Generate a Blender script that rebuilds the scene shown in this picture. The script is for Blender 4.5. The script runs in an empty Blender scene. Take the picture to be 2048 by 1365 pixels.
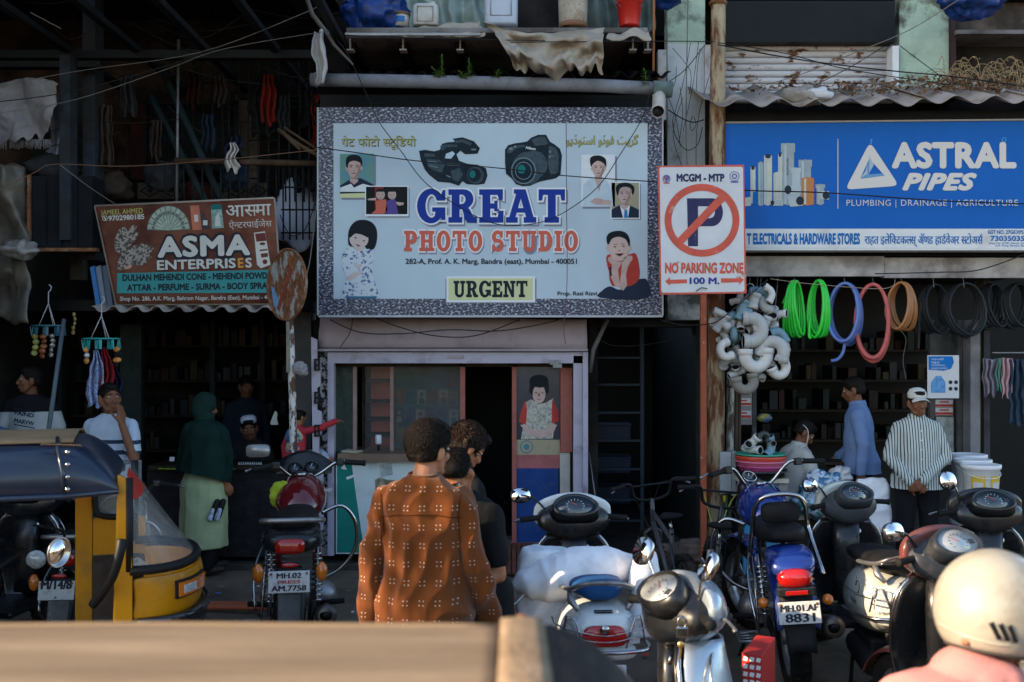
import bpy,bmesh,math,random
from mathutils import Vector,Matrix,Euler,noise
from mathutils.geometry import tessellate_polygon
random.seed(11)
S=bpy.context.scene
COL=S.collection
R=math.radians
V=Vector
# ------------------------------------------------------------------ camera, sky, sun, exposure
CAMZ,FPX,HZ=1.95,1991.0,718.0
cam=bpy.data.cameras.new('camera')
camo=bpy.data.objects.new('camera',cam)
COL.objects.link(camo)
S.camera=camo
camo.location=(0,0,CAMZ)
camo.rotation_euler=(R(90),0,0)
cam.lens=35
cam.sensor_width=36
cam.shift_y=35.5/2048
cam.clip_start=0.05
cam.clip_end=500
cam.dof.use_dof=True
cam.dof.focus_distance=7.6
cam.dof.aperture_fstop=3.5
SUN_EL,SUN_AZ=23.0,18.0      # elevation; travel direction turned from +X towards +Y
W=bpy.data.worlds.new('World')
S.world=W
W.use_nodes=True
_n=W.node_tree.nodes
_sky=_n.new('ShaderNodeTexSky')
_sky.sky_type='NISHITA'
_sky.sun_disc=False
_sky.sun_elevation=R(SUN_EL)
_sky.sun_rotation=R(270-SUN_AZ)
_sky.air_density=1.0
_sky.dust_density=.9
_sky.ozone_density=1.0
W.node_tree.links.new(_sky.outputs[0],_n['Background'].inputs[0])
_n['Background'].inputs[1].default_value=0.15
sl=bpy.data.lights.new('sun','SUN')
sl.energy=4.6
sl.angle=R(0.5)
sl.color=(1.0,0.74,0.48)
slo=bpy.data.objects.new('sun',sl)
COL.objects.link(slo)
slo.location=(-10,-6,12)
_d=V((math.cos(R(SUN_EL))*math.cos(R(SUN_AZ)),math.cos(R(SUN_EL))*math.sin(R(SUN_AZ)),-math.sin(R(SUN_EL))))
slo.rotation_euler=_d.to_track_quat('-Z','Y').to_euler()
S.view_settings.view_transform='Standard'
S.view_settings.look='None'
S.view_settings.gamma=1
S.view_settings.use_curve_mapping=False
S.view_settings.exposure=1.5
S.cycles.max_bounces=6
S.cycles.use_denoising=True
# ------------------------------------------------------------------ helpers
def X(px,Y):return(px-1024)*Y/FPX
def Z(py,Y):return CAMZ+(HZ-py)*Y/FPX
def U(px,py,Y):return V((X(px,Y),Y,Z(py,Y)))
MATS={}
def mt(name,c,rough=.6,metal=0,var=0,vs=6,bump=0,bs=60,dirt=None,da=0,ds=3,dt=.55,coat=0,trans=0,alpha=1,stretch=(1,1,1),spec=None,emit=0,dw=.08,sheen=0):
    """procedural material: base colour with variation, a dirt or rust layer with its own patches, bump"""
    m=bpy.data.materials.new(name)
    m.use_nodes=True
    nt=m.node_tree
    n,l=nt.nodes,nt.links
    b=n['Principled BSDF']
    b.inputs['Roughness'].default_value=rough
    b.inputs['Metallic'].default_value=metal
    b.inputs['Specular IOR Level'].default_value=spec if spec is not None else .07 if('print' in name or 'ink' in name or 'vinyl' in name)and metal==0 and coat==0 else(.12 if rough>=.7 else .2 if rough>=.45 else .45)
    if coat:
        b.inputs['Coat Weight'].default_value=coat
        b.inputs['Coat Roughness'].default_value=.08
    if trans:
        b.inputs['Transmission Weight'].default_value=trans
    if sheen:
        b.inputs['Sheen Weight'].default_value=sheen
    if alpha<1:
        b.inputs['Alpha'].default_value=alpha
    c=tuple(c)+(1,)
    b.inputs['Base Color'].default_value=c
    if emit:
        b.inputs['Emission Color'].default_value=c
        b.inputs['Emission Strength'].default_value=emit
    tc=None
    def coords():
        nonlocal tc
        if tc is None:
            t=n.new('ShaderNodeTexCoord')
            mp=n.new('ShaderNodeMapping')
            mp.inputs['Scale'].default_value=stretch
            l.new(t.outputs['Object'],mp.inputs[0])
            tc=mp.outputs[0]
        return tc
    def nz(scale,detail=5):
        t=n.new('ShaderNodeTexNoise')
        t.inputs['Scale'].default_value=scale
        t.inputs['Detail'].default_value=detail
        t.inputs['Roughness'].default_value=.62
        l.new(coords(),t.inputs['Vector'])
        return t.outputs['Fac']
    cur=None
    if var:
        mr=n.new('ShaderNodeMapRange')
        mr.inputs[1].default_value=.3
        mr.inputs[2].default_value=.7
        mr.inputs[3].default_value=1-var
        mr.inputs[4].default_value=1+var
        l.new(nz(vs),mr.inputs[0])
        mx=n.new('ShaderNodeMix')
        mx.data_type='RGBA'
        mx.blend_type='MULTIPLY'
        mx.inputs['Factor'].default_value=1
        mx.inputs['A'].default_value=c
        l.new(mr.outputs[0],mx.inputs['B'])
        cur=mx.outputs['Result']
    if dirt:
        ra=n.new('ShaderNodeMapRange')
        ra.inputs[1].default_value=dt-dw
        ra.inputs[2].default_value=dt+dw
        ra.inputs[3].default_value=0
        ra.inputs[4].default_value=da
        l.new(nz(ds,8),ra.inputs[0])
        mx=n.new('ShaderNodeMix')
        mx.data_type='RGBA'
        l.new(ra.outputs[0],mx.inputs['Factor'])
        mx.inputs['A'].default_value=c
        if cur:l.new(cur,mx.inputs['A'])
        mx.inputs['B'].default_value=tuple(dirt)+(1,)
        cur=mx.outputs['Result']
        rr=n.new('ShaderNodeMapRange')
        rr.inputs[3].default_value=rough
        rr.inputs[4].default_value=max(rough,.8)
        l.new(ra.outputs[0],rr.inputs[0])
        l.new(rr.outputs[0],b.inputs['Roughness'])
    if cur:l.new(cur,b.inputs['Base Color'])
    if bump:
        bp=n.new('ShaderNodeBump')
        bp.inputs['Strength'].default_value=bump
        bp.inputs['Distance'].default_value=.01
        l.new(nz(bs,4),bp.inputs['Height'])
        l.new(bp.outputs[0],b.inputs['Normal'])
    MATS[name]=m
    return m
class MB:
    """collects shapes, builds ONE mesh object"""
    def __init__(s,T=None):
        s.v,s.f,s.mi,s.sm=[],[],[],[]
        s.T=T or Matrix()
        s.cm=0
    def add(s,vs,fs,smooth=False):
        o=len(s.v)
        s.v+=[s.T@V(p)for p in vs]
        for f in fs:
            s.f.append([i+o for i in f]);s.mi.append(s.cm);s.sm.append(smooth)
        return s
    def box(s,c,d,rot=None):
        c=V(c);h=V(d)/2
        q=Euler(rot).to_matrix()if rot else Matrix.Identity(3)
        vs=[c+q@V((x*h.x,y*h.y,z*h.z))for x in(-1,1)for y in(-1,1)for z in(-1,1)]
        return s.add(vs,[(0,1,3,2),(4,6,7,5),(0,4,5,1),(2,3,7,6),(0,2,6,4),(1,5,7,3)])
    def bb(s,x0,x1,y0,y1,z0,z1):
        return s.box(((x0+x1)/2,(y0+y1)/2,(z0+z1)/2),(abs(x1-x0),abs(y1-y0),abs(z1-z0)))
    def rings(s,rs,cap=True,smooth=True,closed=False):
        n=len(rs[0]);o=[]
        for r in rs:o+=list(r)
        fs=[]
        m=len(rs)
        for i in range(m if closed else m-1):
            a,b=i*n,((i+1)%m)*n
            for j in range(n):
                k=(j+1)%n
                fs.append((a+j,a+k,b+k,b+j))
        if cap and not closed:
            fs.append(tuple(range(n-1,-1,-1)))
            fs.append(tuple(range((m-1)*n,m*n)))
        return s.add(o,fs,smooth)
    def tube(s,pts,r,n=8,closed=False,cap=True,smooth=True,flat=1):
        pts=[V(p)for p in pts]
        m=len(pts)
        if not isinstance(r,(list,tuple)):r=[r]*m
        rs=[];up=None
        for i,p in enumerate(pts):
            if closed:t=pts[(i+1)%m]-pts[i-1]
            else:t=pts[min(i+1,m-1)]-pts[max(i-1,0)]
            if t.length<1e-9:t=V((0,0,1))
            t.normalize()
            if up is None:
                up=V((0,0,1))if abs(t.z)<.9 else V((0,1,0))
            a=t.cross(up)
            if a.length<1e-6:a=t.orthogonal()
            a.normalize();b=a.cross(t).normalized();up=b
            rs.append([p+a*math.cos(2*math.pi*j/n)*r[i]+b*math.sin(2*math.pi*j/n)*r[i]*flat for j in range(n)])
        return s.rings(rs,cap,smooth,closed)
    def lathe(s,prof,c=(0,0,0),axis=(0,0,1),n=20,smooth=True,cap=True,xs=1):
        c=V(c);q=V(axis).to_track_quat('Z','Y')
        rs=[[c+q@V((r*math.cos(2*math.pi*j/n)*xs,r*math.sin(2*math.pi*j/n),z))for j in range(n)]for r,z in prof]
        return s.rings(rs,cap,smooth)
    def ell(s,c,rad,rot=None,nu=14,nv=8):
        c=V(c);q=Euler(rot).to_matrix()if rot else Matrix.Identity(3)
        if not isinstance(rad,(tuple,list,Vector)):rad=(rad,)*3
        rs=[]
        for i in range(nv+1):
            th=math.pi*(i+.02)/(nv+.04)
            rs.append([c+q@V((rad[0]*math.sin(th)*math.cos(2*math.pi*j/nu),rad[1]*math.sin(th)*math.sin(2*math.pi*j/nu),-rad[2]*math.cos(th)))for j in range(nu)])
        return s.rings(rs)
    def cap(s,a,b,ra,rb,n=10):
        """tapered capsule"""
        a=V(a);b=V(b);t=(b-a)
        if t.length<1e-6:return s.ell(a,ra)
        t.normalize();pts=[];r=[]
        for k in(-.98,-.75,-.4):pts.append(a+t*ra*k);r.append(ra*math.sqrt(1-k*k))
        pts+=[a,b];r+=[ra,rb]
        for k in(.4,.75,.98):pts.append(b+t*rb*k);r.append(rb*math.sqrt(1-k*k))
        return s.tube(pts,r,n)
    def grid(s,fn,nu,nv,smooth=True):
        vs=[fn(i/nu,j/nv)for j in range(nv+1)for i in range(nu+1)]
        fs=[(j*(nu+1)+i,j*(nu+1)+i+1,(j+1)*(nu+1)+i+1,(j+1)*(nu+1)+i)for j in range(nv)for i in range(nu)]
        return s.add(vs,fs,smooth)
    def prism(s,poly,T,d):
        """2-D polygon (x,z) extruded by d along local -y, placed by T"""
        n=len(poly)
        vs=[T@V((x,0,z))for x,z in poly]+[T@V((x,-d,z))for x,z in poly]
        tr=tessellate_polygon([[V((x,z,0))for x,z in poly]])
        fs=[tuple(t)for t in tr]+[tuple(i+n for i in reversed(t))for t in tr]
        fs+=[(i,(i+1)%n,(i+1)%n+n,i+n)for i in range(n)]
        return s.add(vs,fs)
    def mesh(s,name,mats,inv=None):
        me=bpy.data.meshes.new(name)
        vs=[inv@p for p in s.v]if inv else s.v
        me.from_pydata([tuple(p)for p in vs],[],s.f)
        me.validate()
        if len(me.polygons)==len(s.f):
            me.polygons.foreach_set('material_index',s.mi)
            me.polygons.foreach_set('use_smooth',s.sm)
        for m in(mats if isinstance(mats,(list,tuple))else[mats]):me.materials.append(m)
        return me
    def build(s,name,mats,parent=None,bev=0,sub=0,solid=0,world=False,fix=True):
        inv=None
        if world and parent is not None:
            inv=wm(parent).inverted()
        me=s.mesh(name,mats,inv)
        if fix:
            bm=bmesh.new();bm.from_mesh(me)
            bmesh.ops.recalc_face_normals(bm,faces=bm.faces)
            bm.to_mesh(me);bm.free()
        o=bpy.data.objects.new(name,me)
        COL.objects.link(o)
        if parent is not None:o.parent=parent
        if solid:
            k=o.modifiers.new('thick','SOLIDIFY');k.thickness=solid;k.offset=0
        if bev:
            k=o.modifiers.new('bevel','BEVEL');k.width=bev;k.segments=2;k.limit_method='ANGLE';k.angle_limit=R(40)
        if sub:
            k=o.modifiers.new('sub','SUBSURF');k.levels=sub;k.render_levels=sub
        return o
def wm(o):
    m=Matrix.LocRotScale(o.location,o.rotation_euler,o.scale)
    return wm(o.parent)@m if o.parent else m
def tag(o,label=None,cat=None,group=None,kind=None):
    if label:o['label']=label
    if cat:o['category']=cat
    if group:o['group']=group
    if kind:o['kind']=kind
    return o
def thing(name,label,cat,loc=(0,0,0),rz=0,group=None,rx=0,ry=0):
    o=bpy.data.objects.new(name,None)
    COL.objects.link(o)
    o.empty_display_size=.1
    o.location=loc;o.rotation_euler=(R(rx),R(ry),R(rz))
    return tag(o,label,cat,group)
def solo(mb,name,label,cat,mats,group=None,kind=None,**kw):
    """one-mesh thing; geometry in world coordinates, origin moved to its base"""
    o=mb.build(name,mats,**kw)
    vs=o.data.vertices
    xs=[v.co.x for v in vs];ys=[v.co.y for v in vs];zs=[v.co.z for v in vs]
    c=V(((min(xs)+max(xs))/2,(min(ys)+max(ys))/2,min(zs)))
    o.data.transform(Matrix.Translation(-c));o.location=c
    return tag(o,label,cat,group,kind)
def struct(mb,name,mats,**kw):
    return tag(mb.build(name,mats,**kw),kind='structure')
def copy_tree(o,parent=None):
    c=o.copy();COL.objects.link(c)
    if parent is not None:c.parent=parent
    for ch in list(o.children):
        if ch.parent==o:copy_tree(ch,c)
    return c
def dup(o,loc,rz=None,label=None,group=None,scale=None,rot=None):
    c=copy_tree(o)
    c.location=loc
    if rz is not None:c.rotation_euler=(0,0,R(rz))
    if rot is not None:c.rotation_euler=rot
    if scale:c.scale=(scale,)*3
    if label:c['label']=label
    if group:c['group']=group
    return c
def cr(pts,n=8,closed=False):
    """Catmull-Rom through 2-D or 3-D points"""
    P=[V(p)for p in pts];m=len(P);out=[]
    for i in range(m if closed else m-1):
        if closed:a,b,c,d=P[i-1],P[i],P[(i+1)%m],P[(i+2)%m]
        else:a,b,c,d=P[max(i-1,0)],P[i],P[i+1],P[min(i+2,m-1)]
        for k in range(n):
            t=k/n
            out.append(.5*((2*b)+(c-a)*t+(2*a-5*b+4*c-d)*t*t+(3*b-a-3*c+d)*t**3))
    if not closed:out.append(P[-1])
    return out
def circ(cx,cy,rx,ry=None,n=20,a0=0,a1=360,rot=0):
    ry=rx if ry is None else ry
    o=[]
    full=abs(a1-a0)>=360
    for i in range(n if full else n+1):
        a=R(a0+(a1-a0)*i/n)
        x,y=rx*math.cos(a),ry*math.sin(a)
        c,s_=math.cos(R(rot)),math.sin(R(rot))
        o.append((cx+x*c-y*s_,cy+x*s_+y*c))
    return o
# flat print laid on a board: photo-plane pixels at distance Y, lifted d millimetres
def prt(parent,name,polys,Y,mat,d=1,smooth=0,label=None):
    """polys: list of polygons [(px,py)..] or [outer, hole, ...] marked by a tuple ('h', [...])"""
    mb=MB();k=0
    for p in polys:
        holes=[]
        if isinstance(p,tuple)and p[0]=='h':holes=p[2:];p=p[1]
        if smooth and len(p)<60:p=[(q.x,q.y)for q in cr([(a,b,0)for a,b in p],smooth,True)]
        loops=[p]+list(holes)
        yy=Y-d/1000-k*.0002
        k+=1
        vs=[U(a,b,yy)for lp in loops for a,b in lp]
        tr=tessellate_polygon([[V((a,b,0))for a,b in lp]for lp in loops])
        mb.add(vs,[tuple(t)for t in tr])
    o=mb.build(name,mat,parent,world=True,fix=False)
    for f in o.data.polygons:
        pass
    bm=bmesh.new();bm.from_mesh(o.data)
    for f in bm.faces:
        f.normal_update()
        if f.normal.y>0:f.normal_flip()
    bm.to_mesh(o.data);bm.free()
    if label:o['label']=label
    return o
_cap={}
_scr=bpy.data.scenes.new('scratch')
def evaluated_mesh(o):
    _scr.collection.objects.link(o)
    vl=_scr.view_layers[0];vl.update()
    me=bpy.data.meshes.new_from_object(o.evaluated_get(vl.depsgraph))
    _scr.collection.objects.unlink(o)
    return me
def textmesh(s,bold=0,shear=0,space=1):
    f=bpy.data.curves.new('t','FONT')
    f.body=s;f.size=1;f.resolution_u=3
    f.offset=bold;f.shear=shear;f.space_character=space
    o=bpy.data.objects.new('t',f)
    me=evaluated_mesh(o)
    vs=[v.co.copy()for v in me.vertices];fs=[tuple(p.vertices)for p in me.polygons]
    bpy.data.objects.remove(o);bpy.data.curves.remove(f);bpy.data.meshes.remove(me)
    return vs,fs
def txt(parent,s,x,y,h,Y,mat,w=None,rot=0,bold=0,shear=0,d=2,space=1,name='lettering',centre=False,vf=None):
    """lettering with cap height h px, baseline-left (or centre) at photo pixel (x, y) on the plane Y; w = fitted width px"""
    b0=0;ex=bold
    vs,fs=vf if vf else textmesh(s,b0,shear,space)
    if not vs:return None
    if ex>.004 and not vf:      # heavier weight: copies of the outline nudged apart, each a hair above the last
        n0=len(vs);v0,f0=list(vs),list(fs);vs,fs=[],[]
        for i,(dx,dy)in enumerate(((0,0),(1,0),(-1,0),(0,1),(0,-1),(.7,.7),(-.7,.7),(.7,-.7),(-.7,-.7))):
            vs+=[V((p.x+dx*ex,p.y+dy*ex,i*.00016))for p in v0];fs+=[tuple(k+i*n0 for k in q)for q in f0]
    if 'H' not in _cap:
        a,_=textmesh('H');_cap['H']=max(p.y for p in a)
    k=h/_cap['H']
    x0=min(p.x for p in vs);x1=max(p.x for p in vs)
    kx=(w/(x1-x0))if w else k
    off=-(x1-x0)*kx/2 if centre else 0
    c,q=math.cos(R(rot)),math.sin(R(rot))
    mb=MB();o=[]
    for p in vs:
        a=(p.x-x0)*kx+off;b=p.y*k
        o.append(U(x+a*c-b*q,y-(a*q+b*c),Y-d/1000-p.z))
    mb.add(o,fs)
    return mb.build(name,mat,parent,world=True)
# hand-cut slab-serif capitals, unit height, for the big painted words
def slab(ch):
    T,Wd=.24,.74
    def rect(a,b,c,d):return[(a,b),(c,b),(c,d),(a,d)]
    s,t=.17,.1
    if ch=='I':return[[(0,0),(.44,0),(.44,s),(.34,s),(.34,1-s),(.44,1-s),(.44,1),(0,1),(0,1-s),(.1,1-s),(.1,s),(0,s)]],.44
    if ch=='E':return[[(0,0),(.74,0),(.74,.36),(.6,.36),(.56,s),(.34,s),(.34,.42),(.46,.42),(.46,.34),(.56,.34),(.56,.66),(.46,.66),(.46,.58),(.34,.58),(.34,1-s),(.56,1-s),(.6,.68),(.72,.68),(.72,1),(0,1),(0,1-s),(.1,1-s),(.1,s),(0,s)]],.74
    if ch=='T':return[[(.18,0),(.62,0),(.62,s),(.52,s),(.52,1-s),(.66,1-s),(.69,.66),(.8,.66),(.8,1),(0,1),(0,.66),(.11,.66),(.14,1-s),(.28,1-s),(.28,s),(.18,s)]],.8
    if ch=='H':return[[(0,0),(.42,0),(.42,s),(.34,s),(.34,.42),(.54,.42),(.54,s),(.46,s),(.46,0),(.88,0),(.88,s),(.78,s),(.78,1-s),(.88,1-s),(.88,1),(.46,1),(.46,1-s),(.54,1-s),(.54,.58),(.34,.58),(.34,1-s),(.42,1-s),(.42,1),(0,1),(0,1-s),(.1,1-s),(.1,s),(0,s)]],.88
    if ch=='N':return[[(0,0),(.38,0),(.38,s),(.28,s),(.28,.66),(.6,0),(.78,0),(.78,1-s),(.88,1-s),(.88,1),(.5,1),(.5,1-s),(.6,1-s),(.6,.42),(.32,1),(0,1),(0,1-s),(.1,1-s),(.1,s),(0,s)]],.88
    if ch=='U':return[[(0,1),(0,1-s),(.09,1-s),(.09,.3)]+circ(.42,.3,.33,.32,10,180,360)[1:-1]+[(.75,.3),(.75,1-s),(.84,1-s),(.84,1),(.47,1),(.47,1-s),(.57,1-s),(.57,.3)]+circ(.43,.3,.13,.14,6,360,180)[1:-1]+[(.32,.3),(.32,1-s),(.42,1-s),(.42,1)]],.84
    if ch=='O':return[circ(.4,.5,.4,.52,28),circ(.4,.5,.15,.34,20)],.8
    if ch=='D':return[[(0,0),(.42,0)]+circ(.42,.5,.38,.5,14,-90,90)[1:-1]+[(.42,1),(0,1),(0,1-s),(.1,1-s),(.1,s),(0,s)],[(.34,s)]+circ(.4,.5,.16,.5-s,10,-90,90)+[(.34,1-s)]],.8
    if ch=='P':return[[(0,0),(.46,0),(.46,s),(.34,s),(.34,.36),(.44,.36)]+circ(.46,.68,.3,.32,12,-90,90)[1:-1]+[(.44,1),(0,1),(0,1-s),(.1,1-s),(.1,s),(0,s)],[(.34,.52)]+circ(.4,.68,.12,.16,8,-90,90)+[(.34,.84)]],.76
    if ch=='R':return[[(0,0),(.42,0),(.42,s),(.34,s),(.34,.4),(.42,.4),(.5,.12),(.58,0),(.86,0),(.86,s),(.76,s),(.66,.38),(.6,.44)]+circ(.46,.71,.3,.29,12,-60,90)[1:-1]+[(.44,1),(0,1),(0,1-s),(.1,1-s),(.1,s),(0,s)],[(.34,.56)]+circ(.4,.7,.12,.14,8,-90,90)+[(.34,.84)]],.86
    if ch=='A':return[[(0,0),(.36,0),(.36,s),(.29,s),(.33,.3),(.57,.3),(.61,s),(.54,s),(.54,0),(.92,0),(.92,s),(.84,s),(.6,1),(.24,1),(.24,1-s*.8),(.31,1-s*.8),(.1,s),(0,s)],[(.37,.44),(.45,.72),(.53,.44)]],.92
    if ch=='G':return[circ(.42,.5,.42,.52,22,42,318)+[(.74,.22),(.74,.08),(.86,.08),(.86,.46),(.46,.46),(.46,.33),(.56,.33)]+circ(.44,.5,.18,.35,14,300,50)+[(.6,.66),(.7,.66),(.86,.66),(.86,.98),(.78,.98)]],.88
    if ch=='S':return[[(.02,0),(.12,0),(.15,.06)]+circ(.36,.3,.34,.32,9,-120,60)+circ(.36,.72,.12,.12,5,240,60)+[(.52,.66),(.64,.66),(.64,1),(.55,1),(.53,.94)]+circ(.34,.7,.34,.32,9,60,240)+circ(.34,.29,.14,.13,5,60,-120)+[(.14,.34),(.02,.34)]],.7
    return[rect(0,0,.5,1)],.5
def slabmesh(word,grow=0,gap=.07):
    """letters as 2-D curves so that 'grow' can widen them into a halo"""
    VS,FS,x=[],[],0
    for ch in word:
        if ch==' ':x+=.42;continue
        loops,w=slab(ch)
        cu=bpy.data.curves.new('g','CURVE');cu.dimensions='2D';cu.fill_mode='BOTH';cu.offset=0
        for lp in loops:
            # widen by moving each vertex along its bisector
            P=[V((a,b))for a,b in lp];n=len(P)
            area=sum(P[i-1].x*P[i].y-P[i].x*P[i-1].y for i in range(n))
            hole=lp is not loops[0]
            sg=(1 if area>0 else-1)*(-1 if hole else 1)
            Q=[]
            for i in range(n):
                a,b,c=P[i-1],P[i],P[(i+1)%n]
                e,f=(b-a),(c-b)
                if e.length<1e-6 or f.length<1e-6:Q.append(b);continue
                e.normalize();f.normalize()
                n1,n2=V((e.y,-e.x)),V((f.y,-f.x))
                m=n1+n2
                k=max(.5,m.length_squared/2)
                Q.append(b+m/k*grow*sg if m.length>1e-5 else b)
            sp=cu.splines.new('POLY');sp.points.add(n-1);sp.use_cyclic_u=True
            for i,q in enumerate(Q):sp.points[i].co=(q.x,q.y,0,1)
        o=bpy.data.objects.new('g',cu)
        me=evaluated_mesh(o)
        k=len(VS)
        VS+=[v.co+V((x,0,0))for v in me.vertices];FS+=[tuple(i+k for i in p.vertices)for p in me.polygons]
        bpy.data.objects.remove(o);bpy.data.curves.remove(cu);bpy.data.meshes.remove(me)
        x+=w+gap
    return VS,FS
def slabtxt(parent,word,x,y,h,w,Y,mat,d=2,grow=0,gap=.07,rot=0):
    base,_=slabmesh(word,0,gap)
    a0=min(p.x for p in base);a1=max(p.x for p in base);k=w/(a1-a0)
    vs,fs=slabmesh(word,grow,gap)
    mb=MB()
    c,q=math.cos(R(rot)),math.sin(R(rot))
    mb.add([U(x+(p.x-a0)*k*c-p.y*h*q,y-(p.x-a0)*k*q-p.y*h*c,Y-d/1000)for p in vs],fs)
    return mb.build('lettering',mat,parent,world=True)
# Devanagari clusters: '~' half letter (stem cut off), '/' rakar stroke, '^' reph hook
_dv={}
def deva(tokens):
    VS,FS,x=[],[],0
    def g(s):
        if s not in _dv:
            a,f=textmesh(s);b,_=textmesh(s+'ट')
            c,_=textmesh('ट')
            adv=max(p.x for p in b)-max(p.x for p in c)
            _dv[s]=(a,f,adv)
        return _dv[s]
    for t in tokens:
        if t==' ':x+=.28;continue
        core=t.rstrip('~/^')
        a,f,adv=g(core)
        bm=bmesh.new()
        bv=[bm.verts.new(p)for p in a]
        for q in f:
            try:bm.faces.new([bv[i]for i in q])
            except ValueError:pass
        if '~' in t:
            cut=adv-.13
            bmesh.ops.bisect_plane(bm,geom=bm.verts[:]+bm.edges[:]+bm.faces[:],plane_co=(cut,0,0),plane_no=(1,0,0),clear_outer=True)
            adv=cut
        bm.verts.index_update()
        k=len(VS)
        VS+=[v.co+V((x,0,0))for v in bm.verts]
        FS+=[tuple(v.index+k for v in q.verts)for q in bm.faces]
        bm.free()
        def strip(pts,wd):
            k=len(VS)
            for i,(p,q)in enumerate(pts):VS.extend([V((x+p-wd/2,q,.0005)),V((x+p+wd/2,q+wd*.3,.0005))])
            for i in range(len(pts)-1):FS.append((k+2*i,k+2*i+1,k+2*i+3,k+2*i+2))
        if '/' in t:strip([(adv-.3,.02),(adv-.1,.2)],.07)
        if '^' in t:strip([(adv-.18,.6),(adv-.26,.74),(adv-.14,.82),(adv-.04,.76)],.07)
        x+=adv
    return VS,FS
def wire(pts,r,mat,name,label,cat='cable',group=None,n=5,seg=6):
    mb=MB();mb.tube(cr(pts,seg),r,n)
    return solo(mb,name,label,cat,mat,group)
def sup(c,hw,hh,n=16,e=2.6,ax='y',top=1,bot=1):
    """superellipse ring in the plane normal to ax"""
    o=[]
    for j in range(n):
        a=2*math.pi*j/n
        u=abs(math.cos(a))**(2/e)*(1 if math.cos(a)>0 else-1)
        v=abs(math.sin(a))**(2/e)*(1 if math.sin(a)>0 else-1)
        u*=(top if v>0 else bot)*abs(v)+(1-abs(v))
        if ax=='y':o.append(V(c)+V((u*hw,0,v*hh)))
        elif ax=='x':o.append(V(c)+V((0,u*hw,v*hh)))
        else:o.append(V(c)+V((u*hw,v*hh,0)))
    return o
def blob(name,mat,parent,fill,voxel=.009,smooth=4,cut=None,folds=0,fscale=(9,9,3),folds2=0):
    """fill(mb) adds closed overlapping shapes; they are fused into one continuous surface"""
    mb=MB();fill(mb)
    me=mb.mesh(name,mat)
    o=bpy.data.objects.new(name,me)
    k=o.modifiers.new('r','REMESH');k.mode='VOXEL';k.voxel_size=voxel;k.use_smooth_shade=True
    if smooth:
        k=o.modifiers.new('s','SMOOTH');k.factor=.5;k.iterations=smooth
    m2=evaluated_mesh(o)
    bpy.data.objects.remove(o)
    m2.name=name
    if folds or folds2:
        nm=[v.normal.copy()for v in m2.vertices]
        out=[]
        for v,nn in zip(m2.vertices,nm):
            p=v.co.copy()
            q=V((p.x*fscale[0],p.y*fscale[1],p.z*fscale[2]))+V((3.1,0,0))
            q+=noise.noise_vector(p*3.5)*.8
            f=max(-.2,1-abs(noise.noise(q))*2.2)
            out.extend(p+nn*(f*folds+noise.noise(p*22)*folds2))
        m2.vertices.foreach_set('co',out)
    if cut:
        bm=bmesh.new();bm.from_mesh(m2)
        for co,no in cut:
            bmesh.ops.bisect_plane(bm,geom=bm.verts[:]+bm.edges[:]+bm.faces[:],plane_co=co,plane_no=no,clear_outer=True)
        bm.to_mesh(m2);bm.free()
    m2.materials.clear();m2.materials.append(mat)
    m2.polygons.foreach_set('use_smooth',[True]*len(m2.polygons))
    o=bpy.data.objects.new(name,m2);COL.objects.link(o)
    if parent is not None:o.parent=parent
    return o
def cloth(fn,nu,nv,name,mat,amp=.02,sc=6,parent=None,label=None,cat=None,solid=.003,group=None):
    """hanging or crumpled sheet: fn(u,v) world points, crumpled by noise"""
    mb=MB()
    def g(u,v):
        p=V(fn(u,v))
        n=noise.noise_vector(p*sc)*amp+noise.noise_vector(p*sc*3)*amp*.35
        return p+n
    mb.grid(g,nu,nv)
    if parent is None:return solo(mb,name,label,cat,mat,group,solid=solid)
    return mb.build(name,mat,parent,solid=solid,world=True)
# ------------------------------------------------------------------ materials
ASPH=mt('asphalt',(.125,.098,.074),.92,var=.35,vs=3,bump=.6,bs=120,dirt=(.21,.165,.12),da=.6,ds=1.3,dt=.52)
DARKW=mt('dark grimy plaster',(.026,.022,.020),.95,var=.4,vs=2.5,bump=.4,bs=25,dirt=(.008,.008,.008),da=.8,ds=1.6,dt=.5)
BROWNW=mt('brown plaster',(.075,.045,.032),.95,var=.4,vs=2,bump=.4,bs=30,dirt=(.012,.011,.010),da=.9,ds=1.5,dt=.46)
GREENW=mt('pale green plaster',(.36,.47,.37),.9,var=.2,vs=4,bump=.3,bs=30,dirt=(.07,.065,.05),da=.9,ds=2.3,dt=.56,dw=.05)
WHITEW=mt('peeling whitewash',(.52,.55,.55),.9,var=.15,vs=4,bump=.3,bs=30,dirt=(.06,.065,.05),da=.9,ds=2.2,dt=.55,dw=.05)
LILAC=mt('lilac painted steel',(.40,.37,.45),.55,var=.1,vs=3,bump=.1,bs=12,dirt=(.12,.1,.11),da=.6,ds=5,dt=.62)
PINKP=mt('pinkish shutter box steel',(.36,.29,.31),.5,var=.12,vs=1.5,bump=.12,bs=6,dirt=(.16,.12,.12),da=.5,ds=3,dt=.62)
CORAL=mt('coral painted wood',(.33,.105,.08),.6,var=.15,vs=6,dirt=(.12,.06,.05),da=.6,ds=6,dt=.62)
BLUEP=mt('blue painted panel',(.008,.045,.19),.5,var=.2,vs=5,dirt=(.05,.08,.12),da=.5,ds=7,dt=.6)
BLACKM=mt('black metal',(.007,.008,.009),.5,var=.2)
DARKM=mt('dark steel',(.008,.010,.012),.6,var=.3,dirt=(.035,.02,.014),da=.6,ds=8,dt=.6)
STEEL=mt('grey steel',(.22,.23,.24),.5,metal=.6,var=.2,dirt=(.14,.08,.05),da=.6,ds=7,dt=.6)
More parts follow.
